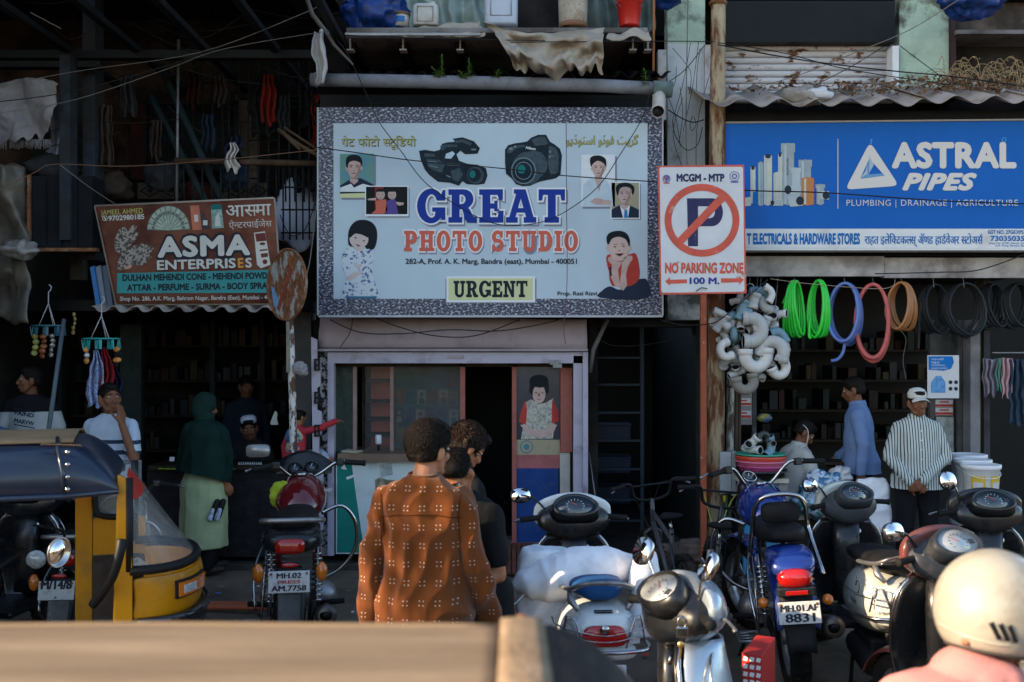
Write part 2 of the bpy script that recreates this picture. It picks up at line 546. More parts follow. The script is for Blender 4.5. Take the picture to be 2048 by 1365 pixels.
RUST=mt('rust',(.20,.085,.04),.9,var=.5,vs=20,bump=.4,bs=90,dirt=(.35,.3,.24),da=.7,ds=9,dt=.6)
REDOX=mt('red oxide paint',(.26,.07,.035),.6,var=.25,vs=6,dirt=(.45,.38,.33),da=.8,ds=14,dt=.67,dw=.03)
POLEM=mt('peeling cream pole paint',(.42,.36,.25),.8,var=.3,vs=8,bump=.4,bs=50,dirt=(.13,.06,.03),da=1,ds=5,dt=.49,dw=.04,stretch=(2,2,.6))
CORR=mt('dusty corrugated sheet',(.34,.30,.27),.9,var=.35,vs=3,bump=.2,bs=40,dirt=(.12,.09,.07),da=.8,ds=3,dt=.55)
ROLL=mt('rusty white roller shutter',(.58,.56,.56),.6,var=.12,vs=2,dirt=(.16,.07,.03),da=1,ds=9,dt=.58,dw=.03,stretch=(.7,1,1.3))
PIPE=mt('grey drain pipe',(.19,.20,.225),.7,var=.2,vs=5,dirt=(.10,.10,.09),da=.7,ds=4,dt=.6)
CONC=mt('stained concrete',(.22,.21,.20),.95,var=.3,vs=6,bump=.5,bs=40,dirt=(.06,.05,.045),da=.8,ds=3,dt=.5)
PLAST=mt('dirty plastic tarpaulin',(.36,.32,.26),.45,var=.2,vs=4,dirt=(.24,.14,.07),da=.8,ds=3,dt=.57)
SACK=mt('woven white sack',(.74,.76,.80),.75,var=.08,vs=8,bump=.35,bs=260,dirt=(.4,.38,.36),da=.5,ds=5,dt=.62)
GREYCL=mt('grey weathered cloth',(.25,.235,.24),.9,var=.2,vs=7,bump=.5,bs=60,dirt=(.12,.1,.08),da=.7,ds=4,dt=.6)
BLUET=mt('blue tarpaulin',(.004,.035,.19),.4,var=.3,vs=9,bump=.3,bs=20)
GLASS=mt('dusty window glass',(.3,.34,.34),.08,alpha=.07,spec=.6)
WHITEP=mt('white paint',(.72,.74,.74),.6,var=.06)
WIREM=mt('black cable rubber',(.015,.015,.016),.6)
WIREL=mt('pale old cable',(.17,.16,.145),.8)
COUNT=mt('dark counter cloth',(.02,.018,.02),.9,var=.4,vs=14)
WOODD=mt('dark wood',(.028,.02,.014),.7,var=.3,vs=8)
LEAF=mt('weed leaves',(.12,.22,.05),.7,var=.3,vs=20)
DRYL=mt('dry twigs',(.36,.26,.14),.9,var=.3,vs=20)
def pb(mb,x0,x1,y0,y1,Y0,Y1,Yr=None):
    """box whose front face (at Y0) covers photo pixels x0..x1, y0..y1; reaches back to Y1"""
    r=Yr or Y0
    return mb.bb(X(x0,r),X(x1,r),Y0,Y1,Z(y1,r),Z(y0,r))
def pbox(name,x0,x1,y0,y1,Y0,Y1,mat,parent,bev=0):
    m=MB();pb(m,x0,x1,y0,y1,Y0,Y1)
    return m.build(name,mat,parent,world=True,bev=bev)
# ------------------------------------------------------------------ ground
g=MB()
def gr(u,v):
    x,y=-60+120*u,-30+60*v
    return V((x,y,0))
g.add([(-80,-60,-.012),(80,-60,-.012),(80,80,-.012),(-80,80,-.012)],[(0,1,2,3)])
struct(g,'ground',ASPH)
g=MB()
def gr(u,v):
    x,y=-7+14*u,1.2+8*v
    e=min(1,14*min(u,1-u),10*min(v,1-v))
    return V((x,y,(noise.noise(V((x,y,0))*.9)*.035+noise.noise(V((x,y,5))*5)*.008+.004)*e-.006))
g.grid(gr,150,90)
struct(g,'road',ASPH)
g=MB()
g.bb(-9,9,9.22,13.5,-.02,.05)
struct(g,'shop_plinth',mt('darkened plinth',(.05,.045,.04),.95,var=.4,bump=.4,bs=30),bev=.01)  # plinth colour darkened so the shop interiors stay in shade
# scraps of litter on the road
LIT=[mt('litter paper',(.6,.6,.62),.8),mt('litter blue',(.05,.2,.5),.6),mt('litter brown',(.25,.16,.1),.9),mt('litter red',(.45,.06,.05),.7)]
g=MB()
for i in range(420):
    if i<130:x,y=random.uniform(-.2,1.6),random.uniform(4.3,6.8)
    elif i<200:x,y=random.uniform(-2.2,-.2),random.uniform(6.4,8.6)
    else:x,y=random.uniform(-4.5,4.5),random.uniform(4,9.2)
    s_=random.choice((.008,.012,.02,.035))*random.uniform(.6,1.4)
    a=random.uniform(0,6.3)
    g.cm=random.choice((0,0,1,2,2,2,3))if s_>.02 else random.choice((0,2,2))
    g.add([(x+s_*math.cos(a+k*1.57)*random.uniform(.5,1.2),y+s_*math.sin(a+k*1.57)*random.uniform(.4,1),.022+random.uniform(0,.5)*s_)for k in range(4)],[(0,1,2,3)])
o=g.build('litter',LIT)
tag(o,'scraps of paper and dirt strewn over the brown road','litter',kind='stuff')
# ------------------------------------------------------------------ left building (perfume shop below, barred balcony above)
LB=thing('shop_building','dark old shop building with barred balcony above the brown perfume shop sign','building',(-3.4,9.4,0))
YW=10.4
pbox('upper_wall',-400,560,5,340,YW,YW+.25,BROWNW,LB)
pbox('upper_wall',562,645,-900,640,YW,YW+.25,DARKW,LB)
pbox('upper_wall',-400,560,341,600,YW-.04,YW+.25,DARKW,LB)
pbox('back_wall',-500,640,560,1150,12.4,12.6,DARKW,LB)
pbox('floor_slab',-500,618,600,622,9.35,12.6,DARKW,LB)
pbox('pier',-500,-60,600,1120,9.4,12.4,DARKW,LB)
pbox('pier',582,622,622,1112,9.5,12.4,mt('grey pier plaster',(.085,.08,.08),.9,var=.25,dirt=(.05,.05,.05),da=.7),LB)
pbox('pillar',165,190,-80,520,9.1,9.3,mt('blue grey post',(.03,.038,.05),.8,var=.4,dirt=(.03,.03,.03),da=.7,ds=4,dt=.5),LB)
pbox('pillar',119,140,110,480,8.8,8.95,MATS['blue grey post'],LB)
pbox('wall_strip',140,166,150,560,9.4,9.5,mt('ochre grime',(.08,.07,.05),.9,var=.3,dirt=(.03,.03,.03),da=.9,ds=3,dt=.5),LB)
pbox('wall_strip',470,516,190,372,YW-.08,YW,mt('flesh plaster',(.16,.12,.09),.9,var=.3,dirt=(.1,.07,.05),da=.7,ds=4),LB)
pbox('wall_strip',262,300,215,360,YW-.1,YW,mt('rose plaster',(.075,.025,.02),.9,var=.3,dirt=(.04,.03,.03),da=.8,ds=4,dt=.5),LB)
pbox('ledge',475,640,188,196,YW-.16,YW,DARKM,LB)
pbox('patterned_band',275,530,366,398,10.0,10.06,mt('beige band',(.12,.095,.07),.9,var=.2,dirt=(.05,.04,.04),da=.7,ds=8,dt=.55),LB)
LAT=mt('brown diamond print',(.035,.02,.016),.9)
for i in range(6):
    cx=300+i*43
    prt(LB,'diamond_print',[('h',[(cx-21,382),(cx,369),(cx+21,382),(cx,395)],[(cx-16,382),(cx,372),(cx+16,382),(cx,392)]),circ(cx,382,6,4,8)],10.0,LAT,3)
# tin roof over the balcony with holes where the sky shows
TIN=mt('dark tin roof',(.012,.012,.014),.8,var=.3,dirt=(.03,.018,.012),da=.6)
rf=MB()
zr=5.15
cols,rows=34,12
for i in range(cols):
    for j in range(rows):
        x0=-5.6+3.9*i/cols;x1=-5.6+3.9*(i+1)/cols;y0=7.2+3.2*j/rows;y1=7.2+3.2*(j+1)/rows
        if(i,j)in((12,6),(13,6),(13,5),(15,5),(15,6),(9,7),(14,7)):continue
        a=.012*math.sin(i*1.6);b=.012*math.sin((i+1)*1.6)
        rf.add([(x0,y0,zr+a+(y0-7)*.1),(x1,y0,zr+b+(y0-7)*.1),(x1,y1,zr+b+(y1-7)*.1),(x0,y1,zr+a+(y1-7)*.1)],[(0,1,2,3)])
rf.build('tin_roof',TIN,LB,world=True,solid=.004)
for k in range(5):
    pbox('rafter',-40+k*165,-22+k*165,-22,-8,7.6,10.4,DARKM,LB)
pbox('beam',-100,640,100,116,9.0,9.1,BLACKM,LB)
pbox('beam',-100,200,122,134,8.9,9.0,DARKM,LB)
for a,b in(((320,130),(460,440)),((300,190),(440,460))):
    m=MB();m.tube([U(a[0],a[1],9.6),U(b[0],b[1],9.3)],.035,6)
    m.build('brace',mt('teal brace',(.02,.034,.038),.7)if 'teal brace' not in MATS else MATS['teal brace'],LB,world=True)
m=MB();m.tube([U(357,80,9.25),U(353,420,9.25)],.013,6);m.build('railing_post',STEEL,LB,world=True)
m=MB();m.tube([U(350,322,9.2),U(642,328,9.2)],.03,8);m.build('railing_bar',mt('rusty rail',(.07,.045,.03),.8,var=.4),LB,world=True)
# window grille: staggered bars, each its own
GR=mt('grille iron',(.018,.02,.02),.7)
vb=[385,405,425,445,457,477,497,517,537,557,578,598,618,636]
for i,px in enumerate(vb):
    m=MB();m.tube([U(px,118,9.85),U(px+random.uniform(-1,1),405,9.85)],.009,4);m.build('grille_bar',GR,LB,world=True)
for i in range(len(vb)-1):
    for j in range(7):
        if(i+j)%2==0:
            yy=128+j*38+random.uniform(-3,3)
            m=MB();m.tube([U(vb[i],yy,9.84),U(vb[i+1],yy,9.84)],.008,4);m.build('grille_link',GR,LB,world=True)
wg=MB()
for px in range(300,470,13):
    wg.tube([U(px,206,10.2),U(px,364,10.2)],.007,4)
for k in range(14):
    a=300+random.randrange(12)*13;yy=random.uniform(212,360)
    wg.tube([U(a,yy,10.19),U(a+13,yy,10.19)],.007,4)
wg.build('window_grille',GR,LB,world=True)
fr=MB()
pb(fr,288,474,202,209,10.15,10.22);pb(fr,288,293,202,366,10.15,10.22);pb(fr,468,474,202,366,10.15,10.22)
fr.build('window_frame',DARKM,LB,world=True)
pbox('window_opening',293,468,209,366,10.36,10.4,BLACKM,LB)
rl=MB()
for k in range(17):
    px=330+k*18.5
    rl.tube([U(px,330,9.25),U(px+1,404,9.25)],.008,4)
rl.build('railing_bars',GR,LB,world=True)
# dark cabinet on the left
pbox('cabinet',60,186,352,500,8.85,9.1,mt('dark cabinet',(.010,.012,.015),.8,var=.3),LB)
for k in range(4):pbox('cabinet_slat',66+k*31,92+k*31,358,494,8.835,8.85,MATS['dark cabinet'],LB)
pbox('cabinet_edge',54,60,350,500,8.82,8.9,RUST,LB)
pbox('cabinet_edge',54,192,496,503,8.81,8.89,RUST,LB)
# interior shelving of the left shop
for k,yy in enumerate((690,760,830,900)):
    pbox('shelf',60,580,yy,yy+5,11.6,12.3,WOODD,LB)
for px in(-20,115,275,420,520):
    pbox('shelf_post',px,px+9,625,1000,11.2,11.3,mt('shelf post',(.02,.026,.03),.7)if 'shelf post' not in MATS else MATS['shelf post'],LB)
pbox('partition',240,282,650,1010,10.3,10.36,mt('green grey board',(.03,.038,.036),.8,var=.3),LB)
GOOD=[mt('goods %d'%i,c,.5,var=.2)for i,c in enumerate([(.04,.014,.008),(.012,.02,.03),(.04,.03,.012),(.016,.008,.008),(.03,.03,.034),(.008,.016,.012)])]
gb=MB()
for yy in(690,760,830,900):
    px=70
    while px<570:
        w=random.uniform(6,16);h=random.uniform(14,40)
        gb.cm=random.randrange(6)
        if random.random()<.8:pb(gb,px,px+w,yy-h,yy,11.6+random.uniform(0,.2),12.1)
        px+=w+random.uniform(1,5)
o=gb.build('packets',GOOD);tag(o,'rows of small perfume and cosmetic packets on the dark back shelves','goods',kind='stuff')
# ------------------------------------------------------------------ studio building (centre)
SB=thing('studio_building','narrow photo studio shopfront with lilac frame and pink shutter box','building',(0,9.4,0))
pbox('wall',640,1330,-900,73,9.96,10.2,DARKW,SB)
pbox('wall',640,1330,80,215,10.2,10.4,DARKW,SB)
pbox('wall',632,1330,216,640,9.5,9.7,DARKW,SB)
pbox('side_wall',627,640,640,1112,9.45,12.4,DARKW,SB)
pbox('side_wall',1178,1196,640,1112,9.5,12.4,DARKW,SB)
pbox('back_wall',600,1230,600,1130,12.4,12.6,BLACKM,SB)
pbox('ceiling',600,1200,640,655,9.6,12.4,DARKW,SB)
# shutter box, a rounded sheet-metal hood
m=MB()
yb=9.22
prof=[(0,697),(-.02,694),(-.03,680),(-.01,664),(.03,650),(.05,636),(.3,634),(.3,697)]
rs=[]
for px in(638,660,800,900,1000,1100,1160,1174):
    rs.append([V((X(px,yb),yb+a+noise.noise(V((px*.02,b*.05,0)))*.012,Z(b+(3 if px>1000 else 0),yb)))for a,b in prof])
m.rings(rs,True,True)
m.build('shutter_box',PINKP,SB,world=True)
pbox('shutter_box_lip',636,1176,698,703,9.2,9.5,mt('lilac shade strip',(.30,.26,.30),.6,var=.2),SB)
pbox('lintel',655,1168,705,727,9.25,9.33,LILAC,SB)
pbox('door_post',655,668,727,1112,9.25,9.35,LILAC,SB)
pbox('door_post',1147,1165,712,1112,9.25,9.35,LILAC,SB)
pbox('shutter_guide',1166,1176,705,1112,9.2,9.32,LILAC,SB)
pbox('latch',895,927,711,717,9.235,9.25,PINKP,SB)
k=MB();pb(k,1100,1118,720,730,9.18,9.25);pb(k,1106,1124,728,736,9.17,9.2);k.build('hasp',STEEL,SB,world=True)
# left gap of flaky wall beside the hinged shutter leaf
pbox('wall_strip',640,655,640,1112,9.36,9.45,mt('flaked black and white wall',(.35,.34,.36),.9,var=.3,dirt=(.02,.02,.02),da=1,ds=22,dt=.5,dw=.03),SB)
leaf=MB()
pts=[(622,674),(634,680)]
yy=680
flip=0
outl=[(622,674)]
prof=[634,641,634,643,638,646,637,646,640]
edge=[]
for i,e in enumerate(prof):
    edge+=[(e,680+i*48),(e,680+i*48+44)]
poly=[(622,674)]+edge+[(640,1112),(628,1112)]
leaf.add([U(a,b,9.12)for a,b in poly]+[U(a,b,9.12)+V((0,.03,0))for a,b in poly],
         [tuple(t)for t in tessellate_polygon([[V((a,b,0))for a,b in poly]])]+[tuple(i+len(poly)for i in t)for t in tessellate_polygon([[V((a,b,0))for a,b in poly]])]+
         [(i,(i+1)%len(poly),(i+1)%len(poly)+len(poly),i+len(poly))for i in range(len(poly))])
leaf.build('folded_shutter_leaf',LILAC,SB,world=True)
for i in range(6):
    y0=718+i*66
    k=MB()
    for q in(0,8):pb(k,628+q,631+q,y0,y0+24,9.09,9.12)
    for q in(0,11,21):pb(k,628,639,y0+q,y0+q+3,9.085,9.115)
    k.build('hinge_link',BLACKM,SB,world=True)
# glazed counter window
for px in(706,780,920):pbox('window_post',px,px+7,728,905,9.45,9.5,mt('grey coral wood',(.28,.19,.17),.7,var=.2)if 'grey coral wood' not in MATS else MATS['grey coral wood'],SB)
pbox('window_post',921,930,728,1085,9.42,9.5,CORAL,SB)
pbox('head_rail',668,1147,727,734,9.42,9.5,WOODD,SB)
wi=pbox('window_pane',671,706,734,905,9.47,9.474,GLASS,SB)
pbox('window_pane',787,920,734,905,9.47,9.474,GLASS,SB)
CORW=mt('salmon alcove wall',(.42,.12,.09),.8,var=.2)
pbox('alcove_back',724,781,728,905,10.0,10.04,CORW,SB)
pbox('alcove_side',724,730,728,905,9.6,10.0,WOODD,SB)
for yy in(760,802,838,870):pbox('alcove_shelf',726,781,yy,yy+4,9.6,10.0,WOODD,SB)
pbox('display_back',787,925,728,905,9.95,10.0,mt('dark display board',(.03,.05,.055),.6,var=.4),SB)
pc=[mt('print %d'%i,c,.4,var=.3,vs=14)for i,c in enumerate([(.10,.035,.025),(.03,.05,.09),(.13,.12,.10),(.02,.05,.035),(.10,.07,.03),(.05,.035,.06)])]
for r_ in range(4):
    for c_ in range(6):
        x0=790+c_*21.5+random.uniform(-2,2);y0=745+r_*36+random.uniform(-3,3)
        if random.random()<.12:continue
        mats=random.choice(pc)
        prt(SB,'photo_print',[[(x0,y0),(x0+18,y0),(x0+18,y0+30),(x0,y0+30)]],9.95,mats,4)
        prt(SB,'print_figure',[circ(x0+9,y0+9,3.5,4.5,8),[(x0+3,y0+28),(x0+5,y0+16),(x0+13,y0+16),(x0+16,y0+28)]],9.95,random.choice(pc),6)
pbox('window_pane',731,780,734,905,9.48,9.483,GLASS,SB)
# plants painted behind left pane
pbox('pane_backing',670,708,734,905,9.75,9.8,mt('dark green poster',(.02,.05,.03),.6,var=.8,vs=16),SB)
# counter with green and white front
pbox('counter_top',675,935,908,924,9.15,9.9,mt('wood counter top',(.16,.10,.07),.4,var=.2),SB)
pbox('counter_front',672,935,924,1108,9.25,9.32,mt('white counter panel',(.60,.66,.66),.5,var=.06,vs=2,dirt=(.3,.32,.3),da=.5,ds=5,dt=.63),SB)
prt(SB,'green_panel_print',[[(674,926),(703,926),(722,1060),(730,1106),(674,1106)]],9.25,mt('teal green print',(.015,.20,.16),.5,var=.1),2)
prt(SB,'torn_bill',[[(750,960),(760,955),(774,960),(800,962),(803,1010),(790,1015),(770,1012),(752,1016)]],9.25,mt('torn poster bits',(.35,.31,.22),.9,var=.4,vs=20,dirt=(.1,.08,.06),da=.8,ds=24,dt=.5),2)
prt(SB,'sticker',[[(757,930),(783,926),(786,950),(762,955)]],9.25,mt('grey sticker',(.42,.44,.44),.8,var=.4,vs=30),3)
prt(SB,'white_logo_print',[[(682,938),(688,928),(694,940)],[(692,955),(712,948),(712,953),(694,960)]],9.25,WHITEP,3)
# doorway right leaf with poster
pbox('door_leaf_post',1024,1033,730,1086,9.42,9.5,CORAL,SB)
pbox('door_panel',1033,1120,880,910,9.45,9.5,mt('cream panel',(.38,.33,.22),.7,var=.2,dirt=(.2,.12,.08),da=.6,ds=6),SB)
pbox('door_panel',1033,1120,910,937,9.45,9.5,mt('dusty rose panel',(.36,.12,.12),.7,var=.2),SB)
pbox('door_panel',1033,1117,937,1086,9.45,9.5,BLUEP,SB)
pbox('door_panel',1033,1120,734,880,9.46,9.5,mt('poster navy',(.012,.018,.045),.25,var=.4),SB)
pbox('jamb',1121,1144,736,905,9.4,9.5,CORAL,SB)
pbox('jamb',1120,1140,906,1090,9.42,9.5,mt('cream tiles',(.45,.42,.37),.5,var=.15),SB)
pbox('jamb_gap',1140,1147,736,1090,9.46,9.5,BLACKM,SB)
prt(SB,'round_seal_print',[('h',circ(1053,894,13,13,20),circ(1053,894,11,11,20)),circ(1053,894,6,6,12)],9.45,mt('teal ink',(.07,.2,.25),.7),3)
SK2=mt('print skin',(.50,.36,.32),.5,var=.15,vs=10)
SKD=mt('print skin dark',(.18,.09,.07),.5)
HAIRP=mt('print hair',(.012,.016,.02),.5)
PWHITE=mt('print white',(.66,.70,.72),.5,var=.08,vs=12)
PRED=mt('print red',(.42,.05,.04),.5,var=.15,vs=10)
PBLUE=mt('print blue',(.03,.12,.35),.5,var=.2)
PNAVY=mt('print navy',(.02,.03,.055),.5)
# poster: smiling child with folded hands, flowered shirt, red sleeves
prt(SB,'poster_shirt',[[(1050,806),(1062,799),(1078,808),(1092,806),(1106,797),(1110,830),(1106,878),(1042,879),(1048,840)]],9.46,mt('print flowered cloth',(.42,.40,.33),.5,var=.5,vs=45,dirt=(.12,.16,.3),da=.8,ds=40,dt=.6),2)
prt(SB,'poster_sleeve',[[(1050,800),(1040,830),(1038,845),(1052,850),(1054,820)],[(1104,798),(1116,822),(1118,842),(1104,848),(1104,820)]],9.46,PRED,4)
prt(SB,'poster_skin',[circ(1078,789,13,18,20),[(1040,850),(1052,850),(1066,862),(1090,860),(1104,848),(1114,850),(1106,868),(1084,876),(1060,872)]],9.46,SK2,5)
prt(SB,'poster_hair',[circ(1078,762,19,12,18,180,360)+[(1096,772),(1080,776),(1060,772)],[(1060,766),(1058,784),(1065,792),(1067,772)],[(1097,766),(1098,784),(1092,790),(1090,772)]],9.46,HAIRP,7)
prt(SB,'poster_face_marks',[circ(1072,786,2.4,1.3,8),circ(1085,786,2.4,1.3,8),[(1071,797),(1078,801),(1085,797),(1078,799)],[(1077,786),(1079,786),(1080,793),(1076,793)]],9.46,SKD,8)
# step with ribbed brown mat
mm=MB()
MATM=mt('ribbed brown mat',(.13,.05,.035),.9,var=.4,vs=10)
for i in range(14):
    x0=X(930,9.2)+i*(X(1075,9.2)-X(930,9.2))/14
    mm.add([(x0,9.42,.2),(x0+.042,9.42,.2),(x0+.042,8.85,.035),(x0,8.85,.035),(x0+.007,9.42,.21),(x0+.035,9.42,.21),(x0+.035,8.85,.045),(x0+.007,8.85,.045)],[(0,4,7,3),(4,5,6,7),(5,1,2,6),(3,7,6,2),(0,1,5,4)])
mm.build('ramp_mat',MATM,SB,world=True)
pbox('threshold',930,1148,1086,1104,9.42,9.8,CONC,SB)
pbox('lower_wall',935,1150,1104,1122,9.43,9.7,DARKW,SB)
# ledge with brackets above the sign
pbox('ledge_slab',692,1296,55,66,8.75,9.95,CONC,SB,bev=.01)
pbox('ledge_board',690,960,66,71,8.7,8.78,mt('pale grey board',(.36,.37,.37),.8,var=.3),SB)
for px in(700,806,920,1266,1296):
    m=MB();pb(m,px-1.5,px+1.5,72,100,8.9,8.93);pb(m,px-7,px+7,98,101,8.88,8.97)
    m.build('hanger_bracket',mt('pale bracket',(.40,.38,.36),.7)if 'pale bracket' not in MATS else MATS['pale bracket'],SB,world=True)
    pbox('joist',px-10,px+10,66,98,9.0,9.9,DARKW,SB)
pbox('back_panel',640,1330,72,155,9.9,9.95,mt('near black plaster',(.018,.015,.014),.95,var=.4),SB)  # near-black base with random variation
# cracked corrugated sheets under the ledge, behind the pipe
def corrsheet(x0,x1,yf,zf,yb,zb,nwave,amp,name,mat,parent=None,trapez=False,seg=8,jit=0.0):
    m=MB();nu=nwave*seg
    def f(u,v):
        w=math.cos(2*math.pi*nwave*u)
        if trapez:w=max(-1,min(1,w*1.8))
        e=noise.noise(V((u*nwave*1.7,v*3,x0)))*jit
        return V((x0+(x1-x0)*u,yf+(yb-yf)*v+e*(1-v),zf+(zb-zf)*v+amp*w+e*.3))
    m.grid(f,nu,3)
    return m.build(name,mat,parent,world=True,solid=.006)
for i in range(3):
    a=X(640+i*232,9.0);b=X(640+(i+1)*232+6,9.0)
    corrsheet(a,b,8.95,Z(158,9.0)+.02,9.7,Z(158,9.0)+.25+i*.006,7,.03,'corrugated_sheet',mt('near black corrugated',(.010,.010,.011),.9,var=.4)if 'near black corrugated' not in MATS else MATS['near black corrugated'],SB,jit=.12)  # sheets in a near-black base, tone varied at random
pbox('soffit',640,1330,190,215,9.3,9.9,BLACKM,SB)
# ------------------------------------------------------------------ passage between the shops
PB=thing('passage_building','dark passage building with ladder rack beside the photo studio','building',(1.4,9.6,0))
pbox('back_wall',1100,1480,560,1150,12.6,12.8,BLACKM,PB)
pbox('upper_wall',1240,1440,-900,215,9.9,10.2,mt('near black wall',(.02,.017,.015),.9,var=.4),PB)  # wall in a near-black base, tone varied at random
pbox('upper_wall',1320,1440,216,640,9.5,9.8,mt('grey mottled wall',(.10,.11,.12),.9,var=.3,dirt=(.05,.05,.05),da=.8,ds=2.5,dt=.5),PB)
pbox('lintel_board',1192,1420,600,655,9.7,9.9,mt('grey lintel',(.025,.03,.036),.8,var=.3),PB)
pbox('side_wall',1392,1402,600,1112,9.6,12.6,mt('green black wall',(.012,.016,.016),.8,var=.3),PB)
# pillars
pil=MB();pb(pil,1335,1410,88,640,9.35,9.55)
pil.build('pillar',WHITEW,PB,world=True)
pbox('pillar',1335,1410,-200,88,9.36,9.55,GREENW,PB)
pbox('pillar_edge',1316,1333,100,240,9.2,9.3,mt('white strip',(.5,.5,.5),.8,dirt=(.2,.1,.05),da=.6,ds=5,dt=.55),PB)
pbox('pillar_edge',1410,1422,90,195,9.3,9.4,MATS['white strip'],PB)
# ------------------------------------------------------------------ hardware shop building (right)
HB=thing('hardware_building','hardware shop building with rusty white shutter and pale green pillars upstairs','building',(3.6,9.6,0))
pbox('upper_wall',1415,2500,-900,-2,9.6,9.9,DARKW,HB)
pbox('upper_wall',1441,2500,176,512,9.62,9.9,DARKW,HB)
pbox('upper_wall',1441,1800,2,86,9.75,9.95,mt('black lintel wall',(.022,.02,.02),.9),HB)
pbox('pillar',1799,1902,-20,200,9.5,9.75,GREENW,HB)
pbox('pillar',1902,1912,-20,200,9.45,9.75,mt('maroon edge',(.05,.03,.03),.9),HB)
pbox('side_strip',1785,1798,92,178,9.45,9.7,WHITEP,HB)
pbox('upper_wall',1913,2500,-20,60,9.7,9.9,mt('brown stained wall',(.10,.08,.065),.95,var=.4,bump=.6,bs=20,dirt=(.03,.025,.02),da=.8,ds=2,dt=.5),HB)
pbox('ledge',1913,2500,60,68,9.4,9.9,CONC,HB)
pbox('upper_wall',1913,2500,68,215,9.8,9.95,mt('grey stained wall',(.04,.038,.035),.95,var=.4,dirt=(.03,.025,.02),da=.8,ds=2,dt=.5),HB)
for i in range(9):
    y0=88+i*13.2
    m=MB()
    rs=[]
    for px in(1446,1560,1680,1786):
        rs.append([V((X(px,9.6),9.6+a,Z(b,9.6)))for a,b in((.012,y0+.8),(0,y0+3),(-.008,y0+7),(0,y0+11),(.012,y0+12.8),(.05,y0+12.8),(.05,y0+.8))])
    m.rings(rs,True,True);m.build('shutter_slat',ROLL,HB,world=True)
# black roller box
pbox('shutter_box',1441,1790,2,84,9.45,9.75,BLACKM,HB)
# corrugated awning sheets with waves
ys,yb_=8.55,9.45
for i in range(4):
    a=X(1408+i*215,ys);b=X(1408+(i+1)*215+14,ys)
    corrsheet(a,b,ys,Z(206,ys)+i*.004+.02*(i>1),yb_,Z(178,yb_)+i*.004,3 if i else 3,.035,'corrugated_sheet',CORR,HB,seg=12,jit=.03)
pbox('awning_beam',1440,2500,222,243,8.9,9.0,BLACKM,HB)
pbox('fascia_beam',1440,1768,513,553,9.0,9.1,mt('weathered fascia',(.38,.36,.35),.9,var=.25,dirt=(.12,.1,.09),da=.8,ds=2.5,dt=.56),HB)
pbox('fascia_beam',1768.5,2200,516,556,9.01,9.1,MATS['weathered fascia'],HB)
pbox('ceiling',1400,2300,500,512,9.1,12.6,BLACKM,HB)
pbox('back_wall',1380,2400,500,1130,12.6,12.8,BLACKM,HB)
pbox('pier',1968,1980,558,1110,9.3,9.5,mt('dark pier',(.05,.05,.055),.8,var=.3),HB)
pbox('pier',1941,1960,640,1100,9.2,9.35,mt('pale pier',(.2,.2,.21),.8,var=.2,dirt=(.1,.1,.1),da=.6,ds=4),HB)
pbox('yellow_post',1960,1972,650,1000,9.36,9.4,mt('ochre post',(.22,.15,.05),.8,var=.3),HB)
pbox('door_frame',1860,1872,640,1105,9.5,9.55,mt('grey frame',(.09,.09,.09),.8,var=.3),HB)
pbox('door_frame',1915,1925,640,1105,9.5,9.55,MATS['grey frame'],HB)
pbox('door_frame',1505,1513,660,1105,9.5,9.55,MATS['grey frame'],HB)
pbox('door_sill',1860,1925,915,930,9.45,9.6,mt('pale sill',(.3,.3,.29),.8),HB)
pbox('cupboard_door',1872,1915,640,915,9.56,9.6,mt('murky glass cupboard',(.04,.045,.045),.3,var=.4,vs=9),HB)
for k,yy in enumerate((700,760,820,880)):
    pbox('shelf',1520,1940,yy,yy+4,11.6,12.5,WOODD,HB)
gb=MB()
for yy in(700,760,820,880):
    px=1525
    while px<1935:
        w=random.uniform(6,18);h=random.uniform(14,42)
        gb.cm=random.randrange(6)
        if random.random()<.75:pb(gb,px,px+w,yy-h,yy,11.7+random.uniform(0,.2),12.2)
        px+=w+random.uniform(1,6)
o=gb.build('boxes',GOOD);tag(o,'boxes of fittings on the dark shelves at the back of the hardware shop','goods',kind='stuff')
# building added out of view on the left; its bulk keeps the shopfronts in shade
NB=thing('added_shade_building','taller plastered building standing forward of the row on the left','building',(-9,9,0))
nb=MB();nb.bb(-16,-6.3,3.1,14,0,15);nb.build('wall',DARKW,NB,world=True)
nb=MB()
for k in range(4):nb.bb(-15.5+k*2.3,-14.3+k*2.3,3.06,3.12,4,5.6)
nb.build('windows',BLACKM,NB,world=True)
